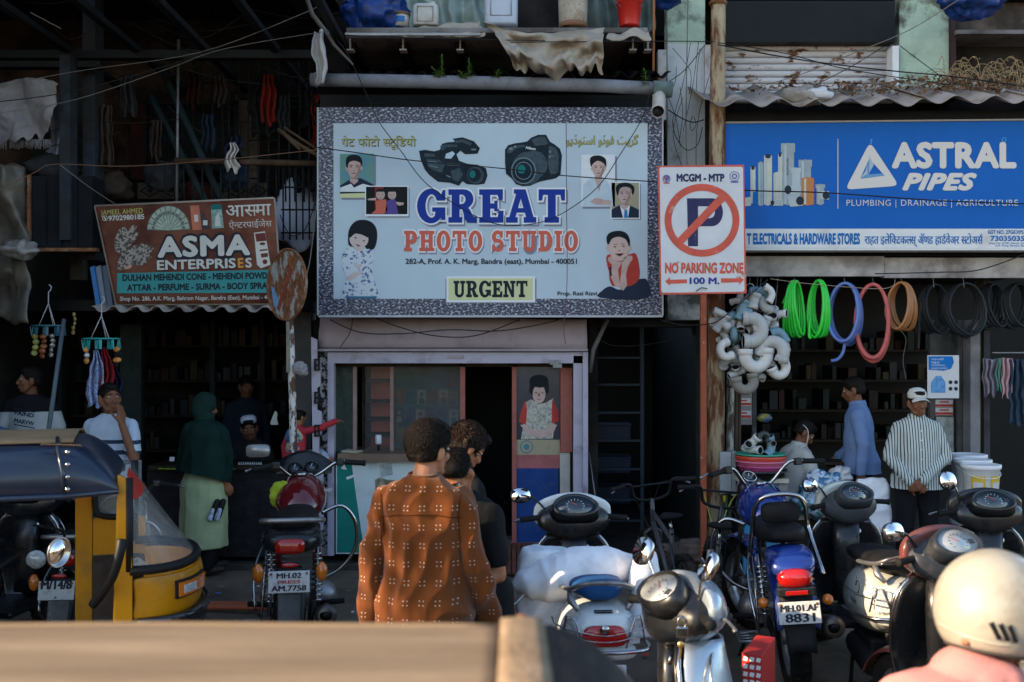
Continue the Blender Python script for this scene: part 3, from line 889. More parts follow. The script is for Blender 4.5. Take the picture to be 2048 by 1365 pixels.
# tree added out of view on the left; its crown dapples the low sun
TR=thing('added_dapple_tree','leafy street tree standing to the left, outside the picture','tree',(-7.4,2.2,0))
m=MB();m.tube([V((-7.4,2.2,0)),V((-7.35,2.2,1.4)),V((-7.2,2.0,2.6)),V((-7.1,1.8,3.6))],[.16,.13,.11,.07],10);m.build('trunk',mt('tree bark',(.12,.09,.07),.95,bump=.5,bs=40),TR,world=True)
m=MB();_c=V((-7.1,1.75,3.95));_r=random.Random(4)
for i in range(26):
    e=_c+V((_r.uniform(-1.1,1.1),_r.uniform(-1.3,1.3),_r.uniform(-.9,1.1)));m.tube([_c+V((0,0,-.9)),_c.lerp(e,.5)+V((0,0,-.1)),e],[.03,.018,.006],5)
m.build('branches',MATS['tree bark'],TR,world=True)
m=MB()
for i in range(34):
    e=_c+V((_r.uniform(-1.2,1.2),_r.uniform(-1.45,1.45),_r.uniform(-1.1,1.2)))
    for k in range(38):
        p=e+V((_r.gauss(0,.13),_r.gauss(0,.13),_r.gauss(0,.11)));a=V((_r.uniform(-1,1),_r.uniform(-1,1),_r.uniform(-1,1))).normalized()*.055;b=a.cross(V((_r.uniform(-1,1),_r.uniform(-1,1),1))).normalized()*.028
        m.add([p-a,p+b,p+a,p-b],[(0,1,2,3)])
tag(m.build('leaves',LEAF,TR,world=True),kind='stuff')
# ------------------------------------------------------------------ main signboard
YS=8.9
BS=thing('signboard','large pale blue photo studio signboard with speckled dark border reading GREAT PHOTO STUDIO','signboard',(X(980,YS),YS,Z(633,YS)))
def speck():
    m=bpy.data.materials.new('speckled border print');m.use_nodes=True
    n,l=m.node_tree.nodes,m.node_tree.links;b=n['Principled BSDF']
    t=n.new('ShaderNodeTexCoord');mp=n.new('ShaderNodeMapping');mp.inputs['Scale'].default_value=(1,1,1.5);mp.inputs['Rotation'].default_value=(0,.6,0)
    l.new(t.outputs['Object'],mp.inputs[0])
    a=n.new('ShaderNodeTexNoise');a.inputs['Scale'].default_value=42;a.inputs['Detail'].default_value=3;l.new(mp.outputs[0],a.inputs['Vector'])
    r=n.new('ShaderNodeValToRGB');l.new(a.outputs['Fac'],r.inputs[0])
    e=r.color_ramp.elements;e[0].position=.44;e[0].color=(.015,.018,.035,1);e[1].position=.66;e[1].color=(.5,.52,.6,1)
    x=r.color_ramp.elements.new(.54);x.color=(.075,.08,.13,1)
    l.new(r.outputs[0],b.inputs['Base Color']);b.inputs['Roughness'].default_value=.45
    return m
SPK=speck()
pbox('board',637,1324,215,631,YS,YS+.06,SPK,BS)
FRM=mt('alu trim',(.42,.44,.46),.5,var=.1)
pbox('trim',637,1326,631,635,YS-.008,YS+.07,FRM,BS)
pbox('trim',1324,1327,215,631,YS-.006,YS+.07,FRM,BS)
pbox('trim',634,637,215,631,YS-.006,YS+.07,FRM,BS)
# slightly slack printed vinyl
VIN=mt('pale blue vinyl',(.49,.62,.67),.5,var=.05,vs=2,dirt=(.42,.42,.52),da=.5,ds=.9,dt=.5,dw=.25)
m=MB()
def vf(u,v):
    px,py=667+(1295-667)*u,598+(247-598)*v
    return U(px,py,YS-.004)+V((0,noise.noise(V((u*9,v*5,0)))*.0015,0))
m.grid(vf,60,34)
m.build('vinyl_panel',VIN,BS,world=True)
INK=mt('black ink',(.02,.025,.035),.5)
INKB=mt('royal blue ink',(.006,.035,.27),.6,spec=.2)
INKR=mt('salmon red ink',(.60,.13,.085),.5)
HALO=mt('white halo ink',(.74,.76,.78),.5)
SHAD=mt('grey drop shadow ink',(.22,.23,.30),.5)
YELL=mt('pale yellow ink',(.60,.62,.34),.5)
GOLD=mt('gold ink',(.42,.40,.12),.5)
def px(P):return P
G=dict(x=834,y=446,h=67,w=296)
slabtxt(BS,'GREAT',837,450,67,296,YS,SHAD,d=7,grow=.045)
slabtxt(BS,'GREAT',834,446,67,296,YS,HALO,d=8.5,grow=.05)
slabtxt(BS,'GREAT',834,446,67,296,YS,INKB,d=10,grow=0)
PH=dict(gap=.12)
slabtxt(BS,'PHOTO STUDIO',810,506,41,348,YS,SHAD,d=7,grow=.07,gap=.12)
slabtxt(BS,'PHOTO STUDIO',808,503,41,348,YS,HALO,d=8.5,grow=.075,gap=.12)
slabtxt(BS,'PHOTO STUDIO',808,503,41,348,YS,INKR,d=10,gap=.12)
txt(BS,'282-A, Prof. A. K. Marg, Bandra (east), Mumbai - 400051',811,528,10,YS,INK,w=343,bold=.022,d=8)
txt(BS,'Prop. Razi Rizvi',1115,591,7.5,YS,INK,w=79,bold=.02,d=8)
prt(BS,'label_shadow_print',[[(891,558),(1073,558),(1073,607),(891,607)]],YS,SHAD,6)
prt(BS,'label_border_print',[[(893,553),(1070,553),(1070,605),(893,605)]],YS,HALO,7)
prt(BS,'label_print',[[(897,557),(1066,557),(1066,601),(897,601)]],YS,YELL,8)
slabtxt(BS,'URGENT',907,595,33,148,YS,INK,d=10,gap=.06)
dv=deva(['गे/','ट',' ','फो','टो',' ','स~','टू','ि','ड','यो'])
txt(BS,'',684,294,16,YS,INK,w=149,d=7.5,vf=dv)
txt(BS,'',683,292.5,16,YS,GOLD,w=149,d=8.5,vf=dv)
AR='ﮔﺮﯾﭧ ﻓﻮﭨﻮ اﺳﭩﻮڈﯾﻮ'
ar=textmesh(AR[::-1],.012)
# the renderer's text runs left to right, so the joined letter forms are laid in visual order
if True:
    t1=textmesh(AR[::-1],.035)
txt(BS,'',1132,289,16,YS,INK,w=145,d=7.5,vf=t1)
txt(BS,'',1133,289,16,YS,GOLD,w=143,d=8.5,vf=ar)
# print: camcorder
CAMD=mt('camera black print',(.012,.022,.032),.4,var=.3,vs=25)
CAMG=mt('camera grey print',(.05,.075,.09),.4,var=.3,vs=30)
CAML=mt('camera light print',(.16,.22,.25),.4)
CAMT=mt('lens teal print',(.01,.16,.15),.3)
prt(BS,'camcorder_print',[
    [(838,302),(850,300),(868,303),(880,300),(884,288),(895,285),(912,284),(905,278),(925,275),(948,283),(960,297),(955,308),(930,309),(921,302),(913,309),(918,322),(935,328),(955,330),(972,337),(975,352),(969,368),(955,370),(934,369),(925,363),(918,372),(900,366),(876,364),(858,350),(850,340),(842,322)],
],YS,CAMD,8)
prt(BS,'camcorder_gap_print',[[(892,308),(905,303),(910,308),(902,318),(890,317)]],YS,VIN,9.2)
prt(BS,'camcorder_detail_print',[
    [(880,293),(890,289),(915,290),(914,294),(893,295),(884,302)],[(908,281),(926,279),(944,287),(941,292),(925,285),(910,287)],
    [(853,318),(878,320),(890,330),(884,346),(868,342),(856,334)],[(902,342),(920,336),(926,350),(916,364),(905,360)],
    [(848,307),(868,308),(872,314),(850,314)],[(890,326),(920,328),(920,332),(895,332)]],YS,CAMG,9.5)
prt(BS,'camcorder_trim_print',[[(856,322),(874,324),(874,326),(856,324)],[(858,330),(876,335),(876,337),(859,332)],[(893,350),(902,354),(900,356),(892,352)],[(942,298),(952,298),(952,301),(943,301)]],YS,CAML,10)
prt(BS,'camcorder_lens_print',[circ(951,351,17,17,20)],YS,CAMG,10);prt(BS,'lens_ring_print',[circ(949,351,13,14,20)],YS,CAMD,10.5)
prt(BS,'lens_glint_print',[circ(945,349,6,8,12)],YS,CAMT,11)
# print: still camera
prt(BS,'still_camera_print',[[(1010,300),(1016,291),(1030,287),(1046,285),(1055,283),(1062,276),(1076,270),(1092,270),(1100,284),(1109,289),(1120,298),(1124,312),(1121,350),(1112,357),(1092,361),(1078,364),(1060,372),(1046,373),(1032,369),(1024,358),(1012,348),(1010,325)]],YS,CAMD,8)
prt(BS,'still_camera_shade_print',[[(1016,296),(1034,291),(1050,290),(1050,294),(1034,297),(1024,306),(1014,306)],[(1062,280),(1078,274),(1090,274),(1097,288),(1088,291),(1070,292)],[(1098,292),(1112,296),(1118,312),(1116,345),(1102,352),(1096,330)]],YS,CAMG,9)
prt(BS,'lens_barrel_print',[circ(1055,337,31,33,26,rot=0),circ(1068,330,27,28,24)],YS,CAMG,10)
prt(BS,'lens_ring_print',[('h',circ(1047,342,25,27,26),circ(1047,342,23,25,26)),('h',circ(1047,342,17,18,22),circ(1047,342,15.5,16.5,22))],YS,CAML,11)
prt(BS,'lens_ring_print',[circ(1047,342,21.5,23.5,24)],YS,CAMD,10.6)
prt(BS,'lens_glint_print',[circ(1043,339,8,9,12)],YS,CAMT,11.5)
prt(BS,'camera_button_print',[circ(1022,298,4,3,10),circ(1030,294,3,2.4,10),circ(1100,304,2.4,2.4,8),circ(1100,314,2,2,8)],YS,CAML,10)
txt(BS,'Nikon',1051,298,5,YS,HALO,w=20,bold=.03,rot=-8,shear=.2,d=11)
txt(BS,'D5300',1097,315,3,YS,CAML,w=11,rot=8,d=11)
SKM=mt('print skin shade',(.30,.19,.16),.5,var=.1)
# printed portraits: card, backdrop, shoulders, neck, face, hair, features
def portrait(x0,y0,x1,y1,back,card,body,bodymat,face,hair,hm=HAIRP,sk=None,extra=()):
    sk=sk or SK2
    prt(BS,'portrait_shadow_print',[[(x0+3,y0+3),(x1+4,y0+3),(x1+4,y1+4),(x0+3,y1+4)]],YS,SHAD,5.5)
    if card:prt(BS,'portrait_card_print',[[(x0-2,y0-2),(x1+2,y0-2),(x1+2,y1+2),(x0-2,y1+2)]],YS,card,6.2)
    prt(BS,'portrait_backdrop_print',[[(x0,y0),(x1,y0),(x1,y1),(x0,y1)]],YS,back,7)
    prt(BS,'portrait_clothes_print',[body],YS,bodymat,8)
    cx,cy,rx,ry=face
    prt(BS,'portrait_neck_print',[[(cx-rx*.5,cy+ry*.4),(cx+rx*.5,cy+ry*.4),(cx+rx*.55,cy+ry*1.35),(cx,cy+ry*1.7),(cx-rx*.55,cy+ry*1.35)]],YS,sk,8.6)
    for e in extra:prt(BS,e[0],e[1],YS,e[2],e[3])
    prt(BS,'portrait_face_print',[[(cx+rx*math.cos(a)*(1 if math.sin(a)<.3 else .92),cy+ry*math.sin(a))for a in[k*math.pi/10 for k in range(20)]],circ(cx-rx,cy+1,rx*.16,ry*.22,8),circ(cx+rx,cy+1,rx*.16,ry*.22,8)],YS,sk,9.4)
    prt(BS,'portrait_shade_print',[[(cx+rx*.95,cy-ry*.5),(cx+rx*.9,cy+ry*.3),(cx+rx*.5,cy+ry*.85),(cx,cy+ry*.98),(cx+rx*.35,cy+ry*.6),(cx+rx*.6,cy)]],YS,SKM,9.6)
    prt(BS,'portrait_shade_print',[[(cx-rx*.5,cy+ry*.92),(cx+rx*.55,cy+ry*.92),(cx+rx*.5,cy+ry*1.2),(cx-rx*.4,cy+ry*1.05)]],YS,SKM,9.0)
    prt(BS,'portrait_hair_print',[hair],YS,hm,10,smooth=3)
    f=[circ(cx-rx*.4,cy-ry*.08,rx*.17,ry*.06,8),circ(cx+rx*.4,cy-ry*.08,rx*.17,ry*.06,8),
         [(cx-rx*.62,cy-ry*.26),(cx-rx*.2,cy-ry*.3),(cx-rx*.2,cy-ry*.22),(cx-rx*.6,cy-ry*.18)],
         [(cx+rx*.62,cy-ry*.26),(cx+rx*.2,cy-ry*.3),(cx+rx*.2,cy-ry*.22),(cx+rx*.6,cy-ry*.18)],
         [(cx-rx*.14,cy+ry*.28),(cx+rx*.14,cy+ry*.28),(cx,cy+ry*.34)],[(cx-rx*.36,cy+ry*.5),(cx+rx*.36,cy+ry*.5),(cx,cy+ry*.64)]]
    prt(BS,'portrait_features_print',f,YS,SKD,10.2)
BK1=mt('blue green backdrop print',(.10,.26,.36),.5,dirt=(.18,.32,.16),da=.9,ds=3,dt=.5,dw=.1)
portrait(680,308,748,396,BK1,None,[(680,372),(697,361),(704,357),(722,357),(732,362),(748,370),(748,396),(680,396)],PNAVY,(708,336,15,20),
         [(692,330),(693,316),(704,310),(718,312),(724,320),(724,334),(720,326),(708,322),(698,326),(695,338)],
         extra=[('portrait_stripe_print',[[(680,376),(702,368),(708,376),(726,368),(748,374),(748,384),(680,384)]],PWHITE,8.3),('portrait_stripe_print',[[(680,388),(748,386),(748,396),(680,396)]],YELL,8.4)])
portrait(1162,310,1230,414,PWHITE,None,[(1166,414),(1166,372),(1178,358),(1188,355),(1200,356),(1214,362),(1224,384),(1226,414)],mt('print pale blue shirt',(.50,.60,.66),.5,var=.1),(1197,337,13,18),
         [(1182,334),(1180,318),(1188,312),(1202,312),(1212,320),(1212,336),(1208,328),(1196,322),(1186,328)],
         extra=[('portrait_skin_print',[[(1190,360),(1205,360),(1198,384)],[(1180,404),(1190,396),(1222,402),(1222,410),(1190,410)]],SK2,8.8)])
portrait(1223,366,1278,436,mt('khaki backdrop print',(.36,.34,.22),.5),HALO,[(1223,436),(1223,420),(1236,412),(1248,410),(1262,412),(1278,420),(1278,436)],PNAVY,(1249,389,13.5,19),
         [(1233,386),(1232,374),(1240,367),(1256,366),(1268,374),(1268,386),(1264,390),(1262,378),(1250,374),(1240,378),(1236,392)],
         extra=[('portrait_shirt_print',[[(1240,412),(1260,412),(1256,436),(1246,436)]],PWHITE,8.4),('portrait_tie_print',[[(1249,420),(1254,420),(1256,436),(1248,436)]],mt('cyan tie print',(.02,.2,.42),.5),9)])
# two toddlers
prt(BS,'portrait_shadow_print',[[(735,377),(819,377),(819,435),(735,435)]],YS,SHAD,10.6)
prt(BS,'portrait_card_print',[[(730,372),(817,372),(817,433),(730,433)]],YS,HALO,11)
prt(BS,'portrait_backdrop_print',[[(732,374),(815,374),(815,429),(732,429)]],YS,mt('black print',(.012,.014,.016),.5),11.4)
prt(BS,'portrait_curtain_print',[[(750,374),(768,374),(758,410),(750,429)]],YS,mt('dark red curtain print',(.22,.03,.03),.5),11.6)
prt(BS,'toddler_clothes_print',[[(751,402),(772,399),(775,421),(768,428),(742,428),(752,420)]],YS,mt('coral romper print',(.55,.14,.10),.5),12)
prt(BS,'toddler_clothes_print',[[(774,402),(790,398),(795,420),(797,428),(770,428)]],YS,mt('purple top print',(.10,.07,.26),.5),12)
prt(BS,'toddler_skin_print',[circ(761,390,9,10,14),circ(784,390,8.5,9.5,14),[(735,398),(752,396),(752,401),(736,401)],[(792,404),(808,406),(806,411),(793,409)],circ(799,409,4,3,8)],YS,SK2,12.6)
prt(BS,'toddler_hair_print',[circ(761,384,9.5,6,12,180,360),circ(784,384,9,6,12,180,360)],YS,HAIRP,13)
prt(BS,'toddler_features_print',[circ(757,390,1.4,1,6),circ(765,390,1.4,1,6),circ(781,390,1.4,1,6),circ(788,390,1.4,1,6),[(758,396),(764,396),(761,398)],[(781,396),(787,396),(784,397)]],YS,SKD,13.3)
# girl with bobbed hair, floral dress, folded arms
prt(BS,'girl_hair_print',[[(696,478),(698,460),(708,445),(724,440),(742,444),(753,458),(754,480),(748,498),(735,500),(726,492),(700,493)]],YS,HAIRP,8,smooth=3)
FLOR=mt('blue floral print',(.56,.62,.66),.5,dirt=(.04,.07,.24),da=.9,ds=34,dt=.56,dw=.02)
prt(BS,'girl_dress_print',[[(690,500),(702,494),(716,500),(732,499),(742,500),(748,514),(744,540),(748,560),(755,582),(752,596),(690,596),(688,570),(694,555),(686,540),(683,520)]],YS,FLOR,8.6,smooth=3)
prt(BS,'girl_skin_print',[circ(718,479,19,18,18),[(708,492),(728,492),(726,503),(712,503)],[(691,556),(706,546),(722,540),(722,549),(700,562),(692,562)],[(710,530),(724,528),(722,534),(712,538)]],YS,mt('print fair skin',(.56,.46,.44),.5,var=.1),9)
prt(BS,'girl_fringe_print',[[(700,476),(702,460),(714,450),(732,452),(742,464),(738,476),(724,470),(710,468)]],YS,HAIRP,9.6,smooth=3)
prt(BS,'girl_features_print',[circ(711,476,2.8,1.6,8,rot=15),circ(728,482,2.8,1.6,8,rot=15),[(711,488),(722,492),(716,494)]],YS,SKD,10)
prt(BS,'girl_trousers_print',[[(692,593),(754,593),(752,598),(694,598)]],YS,mt('denim print',(.05,.16,.26),.5),10)
# boy in red with chin on hands
prt(BS,'boy_trousers_print',[[(1200,596),(1204,582),(1220,573),(1240,580),(1262,564),(1282,558),(1295,562),(1295,597)]],YS,PNAVY,8,smooth=3)
prt(BS,'boy_shirt_print',[[(1212,516),(1220,509),(1232,516),(1262,508),(1272,508),(1278,530),(1279,556),(1262,572),(1224,572),(1218,545)]],YS,PRED,8.6,smooth=2)
prt(BS,'boy_arms_print',[[(1222,556),(1230,572),(1240,575),(1236,540),(1244,524),(1218,524),(1224,530)],[(1244,524),(1262,522),(1256,534),(1252,550),(1254,572),(1246,582),(1238,574),(1242,550)],circ(1225,521,10,7,10,rot=25),circ(1256,519,10,7,10,rot=-25)],YS,SK2,9)
prt(BS,'boy_face_print',[circ(1238,497,20,26,20),circ(1216,496,3,6,8),circ(1260,496,3,6,8)],YS,mt('print rosy skin',(.56,.42,.37),.5,var=.1),9.6)
prt(BS,'boy_hair_print',[[(1216,490),(1213,475),(1221,465),(1240,462),(1254,468),(1260,482),(1258,494),(1252,480),(1238,474),(1224,478)]],YS,HAIRP,10.2,smooth=3)
prt(BS,'boy_features_print',[circ(1230,494,3,1.5,8),circ(1247,493,3,1.5,8),[(1229,508),(1248,507),(1240,514)],[(1225,489),(1234,488),(1234,490)],[(1243,488),(1252,488),(1243,490)],[(1236,501),(1241,501),(1238,503)]],YS,SKD,10.6)
prt(BS,'boy_teeth_print',[[(1232,508.5),(1246,508),(1240,511)]],YS,PWHITE,11)
prt(BS,'sleeve_number_print',[[(1216,536),(1222,534),(1224,552),(1220,553),(1219,540)]],YS,PNAVY,9.2)
# ------------------------------------------------------------------ perfume shop sign
YA=8.8
AS=thing('signboard','tilted brown perfume shop sign reading ASMA ENTERPRISES above corrugated awning','signboard',(X(380,YA),YA,Z(608,YA)))
BRN=mt('brown vinyl',(.20,.075,.045),.55,var=.15,vs=4,dirt=(.07,.025,.02),da=.9,ds=2.2,dt=.48,dw=.12)
def quad(a,b,name,mat,d,parent,Y,th=.03,n=14):
    """a: corner list tl, tr, br, bl in photo pixels, given depth"""
    m=MB()
    def f(u,v):
        t=V((a[0][0]+(a[1][0]-a[0][0])*u,a[0][1]+(a[1][1]-a[0][1])*u));q=V((a[3][0]+(a[2][0]-a[3][0])*u,a[3][1]+(a[2][1]-a[3][1])*u))
        p=q+(t-q)*v
        return U(p.x,p.y,Y-d/1000)+V((0,(math.sin(u*21)*.0022+math.sin(u*9+v*4)*.002)*b,0))
    m.grid(f,60,8)
    return m.build(name,mat,parent,world=True,solid=th if th else 0)
qa=[(191,414),(547,398),(562,607),(234,608)]
quad(qa,1,'vinyl_sheet',BRN,0,AS,YA,.004)
m=MB()
m.tube([U(190,413,YA+.03),U(548,397,YA+.03)],.012,5);m.tube([U(548,397,YA+.03),U(563,608,YA+.03)],.012,5);m.tube([U(563,608,YA+.03),U(232,609,YA+.03)],.012,5);m.tube([U(232,609,YA+.03),U(190,413,YA+.03)],.010,5)
m.build('frame',mt('pale wood batten',(.34,.28,.23),.8,var=.2),AS,world=True)
CYAN=mt('cyan band print',(.05,.26,.26),.55,var=.1,vs=5)
prt(AS,'cyan_band_print',[[(234,547),(536,540),(541,541),(543,586),(234,587)]],YA,CYAN,6)
OFFW=mt('off white print',(.56,.55,.50),.55,var=.08)
txt(AS,'JAMEEL AHMED',202,431,10,YA,GOLD,w=84,rot=3,bold=.01,d=8)
txt(AS,'9702980185',217,442,9.5,YA,OFFW,w=72,rot=3,bold=.03,d=8)
prt(AS,'phone_mark_print',[('h',circ(210,437,5.5,5.5,14),circ(210,437,4.2,4.2,14)),[(207,435),(209,434),(212,438),(213,441),(210,440)]],YA,OFFW,8)
dv2=deva(['आ','स~','मा'])
txt(AS,'',452,434,24,YA,OFFW,w=90,rot=2.5,d=8,vf=dv2)
txt(AS,'',453,434.6,24,YA,OFFW,w=90,rot=2.5,d=8.6,vf=dv2)
txt(AS,'',458,457,12,YA,OFFW,w=86,rot=2.5,d=8,vf=deva(['ऐ','न~','ट','र','प/','ा','ई','जे','स']))
txt(AS,'ASMA',311,516,41,YA,INK,w=193,rot=1.6,bold=.10,d=7.5,space=1.1)
txt(AS,'ASMA',315,513.5,37,YA,OFFW,w=186,rot=1.6,bold=.045,d=9,space=1.1)
txt(AS,'ENTERPRIS',313,541,19,YA,INK,w=160,rot=1.6,bold=.06,d=7.5)
txt(AS,'ENTERPRIS',314,540,18,YA,OFFW,w=158,rot=1.6,bold=.03,d=8.5)
txt(AS,'E',476,535.5,18,YA,mt('orange print',(.6,.3,.05),.5),w=11,rot=1.6,bold=.03,d=8.5)
txt(AS,'S',491,535,18,YA,OFFW,w=13,rot=1.6,bold=.03,d=8.5)
txt(AS,'DULHAN MEHENDI CONE - MEHENDI POWD',245,562,12,YA,INK,w=290,rot=.9,bold=.04,d=8)
txt(AS,'ATTAR - PERFUME - SURMA - BODY SPRA',254,582,12,YA,INK,w=281,rot=.9,bold=.04,d=8)
txt(AS,'Shop No. 286, A.K. Marg, Behram Nagar, Bandra (East), Mumbai - 40',240,602,8,YA,OFFW,w=299,rot=.6,bold=.01,d=8)
# fan of notes
FANM=mt('pale green note print',(.36,.42,.34),.5,var=.3,vs=30);FAND=mt('note shade print',(.14,.18,.15),.5)
fc=(337,462)
prt(AS,'money_fan_print',[[fc]+circ(fc[0],fc[1],43,50,26,182,358)],YA,FAND,7)
for i in range(11):
    a=184+i*15.8
    prt(AS,'fan_fold_print',[[(fc[0],fc[1]-1)]+circ(fc[0],fc[1],42,49,3,a,a+12.5)],YA,FANM,8)
prt(AS,'fan_mark_print',[circ(fc[0]+31*math.cos(R(190+i*16)),fc[1]+36*math.sin(R(190+i*16)),3.6,4,8)for i in range(11)],YA,FAND,9)
# hennaed hands
HENN=mt('henna print',(.34,.30,.26),.5,dirt=(.06,.045,.04),da=.9,ds=45,dt=.5,dw=.02)
prt(AS,'henna_hand_print',[[(229,494),(233,470),(242,456),(252,456),(256,464),(265,451),(274,453),(268,466),(276,466),(272,480),(262,490),(252,500),(240,510)],
                             [(236,540),(238,516),(262,495),(282,488),(302,491),(308,500),(298,508),(304,514),(294,520),(292,527),(278,532),(258,530),(246,540)]],YA,HENN,7,smooth=3)
# bottles and packs
prt(AS,'perfume_box_print',[[(380,412),(398,411),(404,460),(385,461)]],YA,mt('coral pack print',(.48,.16,.10),.5,var=.2),7)
prt(AS,'perfume_box_print',[[(422,410),(442,409),(448,456),(424,458)]],YA,mt('silver green pack print',(.22,.34,.30),.5,var=.5,vs=40),7)
prt(AS,'pack_top_print',[[(422,410),(442,409),(443,419),(423,420)]],YA,mt('teal top print',(.01,.14,.13),.5),8)
prt(AS,'bottle_print',[[(403,434),(404,426),(408,426),(409,434),(417,440),(418,458),(404,458),(403,440)]],YA,mt('dark bottle print',(.05,.05,.06),.5),8)
prt(AS,'bottle_label_print',[[(406,441),(415,441),(415,451),(406,451)],[(388,430),(396,430),(397,444),(389,444)],[(431,436),(436,424),(440,436),(441,453),(430,453)]],YA,OFFW,9)
prt(AS,'kohl_pack_print',[[(508,466),(530,463),(541,530),(522,537),(514,530)]],YA,OFFW,7)
prt(AS,'kohl_pack_mark_print',[[(510,468),(530,466),(533,482),(513,484)],circ(525,488,6,3,10),[(519,500),(535,498),(535,501),(520,503)],[(521,508),(536,506),(536,514),(523,516)],circ(530,524,5,5,10)],YA,mt('maroon print',(.14,.04,.03),.5),8)
prt(AS,'glow_print',[circ(250,533,14,6,14)],YA,mt('flesh glow print',(.5,.3,.22),.5),6.5)
# awning sheet under the sign, with trapezoidal ribs, and blue-grey board beside it
AW=corrsheet(X(182,8.7),X(572,8.7),8.7,Z(619,8.7),9.4,Z(600,9.4),9,.022,'corrugated_awning',CORR,None,trapez=True,seg=10,jit=.03)
tag(AW,'narrow grey corrugated awning strip directly under the brown perfume sign','awning')
EB=thing('sign_panel','narrow blue and grey side panel hanging edge on left of the brown sign','panel',(X(205,8.9),8.9,Z(622,8.9)))
for i,(a,b,mt_)in enumerate(((179,187,mt('bright blue edge',(.04,.17,.42),.5)),(187,197,mt('grey blue strip',(.20,.24,.30),.6)),(197,208,mt('mid grey blue strip',(.13,.16,.21),.6)),(208,222,mt('deep grey blue strip',(.06,.08,.11),.6)),(222,236,mt('navy strip',(.02,.035,.06),.6)))):
    m=MB();y0=530+(187-a)*.2
    P=[(a,y0+4),(b,y0),(b+14-(b-187)*.08,622-i*2),(a+13-(a-187)*.08,622-i*1)]
    m.prism([(X(p[0],8.9),Z(p[1],8.9))for p in P],Matrix.Translation((0,8.94+i*.03,0)),.03)
    m.build('strip',mt_,EB,world=True)
# ------------------------------------------------------------------ hardware shop sign
YB=8.8
HS=thing('signboard','long bright blue signboard of the hardware shop reading ASTRAL PIPES','signboard',(X(1850,YB),YB,Z(500,YB)))
BLU=mt('bright blue acrylic',(.003,.105,.42),.5,var=.05,vs=2,dirt=(.008,.13,.36),da=.4,ds=6,dt=.66,spec=.2)
WHB=mt('milky acrylic',(.62,.64,.64),.4,var=.05,dirt=(.35,.33,.3),da=.5,ds=3,dt=.64)
PXR=2230
pbox('light_box',1446,PXR,246,499,YB+.002,YB+.18,mt('box side',(.45,.45,.43),.6),HS)
prt(HS,'blue_face',[[(1450,248),(PXR,241),(PXR,458),(1450,458)]],YB,BLU,2)
prt(HS,'white_band',[[(1450,458),(PXR,458),(PXR,497),(1450,496)]],YB,WHB,2)
m=MB();m.tube([U(1443,246,YB-.006),U(PXR,238,YB-.006)],.009,5);m.build('trim',mt('cream trim',(.42,.38,.34),.6),HS,world=True)
pbox('trim',1443,1450,246,500,YB-.012,YB+.16,WHB,HS)
pbox('trim',1443,PXR,497,501,YB-.012,YB+.16,WHB,HS)
IW=mt('ivory ink',(.62,.60,.56),.5)
IB=mt('blue print',(.01,.14,.42),.5)
prt(HS,'divider_print',[[(1675,278),(1676.5,278),(1676.5,418),(1675,418)]],YB,IW,5)
txt(HS,'ASTRAL',1783,334,46,YB,IW,w=250,bold=.05,d=6,space=1.05)
txt(HS,'PIPES',1804,379,30,YB,IW,w=150,bold=.06,shear=.35,d=6,space=1.1)
txt(HS,'PLUMBING | DRAINAGE | AGRICULTURE',1693,412,12,YB,IW,w=343,bold=.004,d=6,space=1.1)
prt(HS,'drop_mark_print',[[(1741,278),(1745,279),(1743,289),(1740,288)],('h',circ(2008,280,5,5,12),circ(2008,280,3,3,12))],YB,mt('light blue print',(.05,.3,.6),.5),6)
def rtri(pts,r):
    o=[]
    P=[V(p)for p in pts]
    for i in range(3):
        a,b,c=P[i-1],P[i],P[(i+1)%3]
        u=(a-b).normalized()*r;w=(c-b).normalized()*r
        for t in(0,.25,.5,.75,1):o.append(tuple((b+u)*(1-t)**2+2*t*(1-t)*b+(b+w)*t*t))
    return o
prt(HS,'triangle_logo_print',[('h',rtri([(1740,284),(1798,372),(1690,380)],14),[(1739,318),(1769,352),(1720,358)])],YB,IW,6)
prt(HS,'triangle_fold_print',[[(1739,312),(1748,330),(1734,354),(1720,358),(1731,342)]],YB,mt('grey print',(.38,.46,.54),.5),7)
prt(HS,'triangle_fold_print',[[(1734,326),(1739,320),(1739,352),(1735,354)],[(1731,350),(1766,347),(1769,352),(1722,357)]],YB,mt('blue grey print',(.14,.3,.5),.5),8)
# printed bunch of pipes
PG=mt('pipe grey print',(.30,.36,.38),.5,var=.1,vs=8);PL=mt('pipe ivory print',(.52,.53,.46),.5,var=.1,vs=8);PO=mt('pipe orange print',(.48,.20,.08),.5,var=.15);PK=mt('pipe bore print',(.03,.04,.05),.5)
PG2=mt('pipe light grey print',(.42,.48,.50),.5,var=.1)
def ppipe(x0,x1,y0,y1,mat,d,sock=0,bore=False):
    w=x1-x0
    prt(HS,'pipe_print',[[(x0,y0+2),(x0+w*.5,y0-1),(x1,y0+2),(x1,y1-2),(x0+w*.5,y1+1),(x0,y1-2)]],YB,mat,d)
    if sock:prt(HS,'socket_print',[[(x0-2,y0),(x1+2,y0),(x1+2,y0+sock),(x0-2,y0+sock)]],YB,mat,d+.6)
    prt(HS,'pipe_light_print',[[(x0+w*.2,y0+3),(x0+w*.38,y0+3),(x0+w*.38,y1-2),(x0+w*.2,y1-2)]],YB,PG2 if mat is not PO else PL,d+.9)
    if bore:prt(HS,'bore_print',[circ((x0+x1)/2,y0+3,w*.36,4.5,12)],YB,PK,d+1.2)
ppipe(1501,1511,333,408,PL,4,bore=True);ppipe(1516,1527,324,412,PG,4.2);ppipe(1528,1544,310,411,PL,4.4,0,True);ppipe(1556,1564,307,405,PL,4.2,0,True)
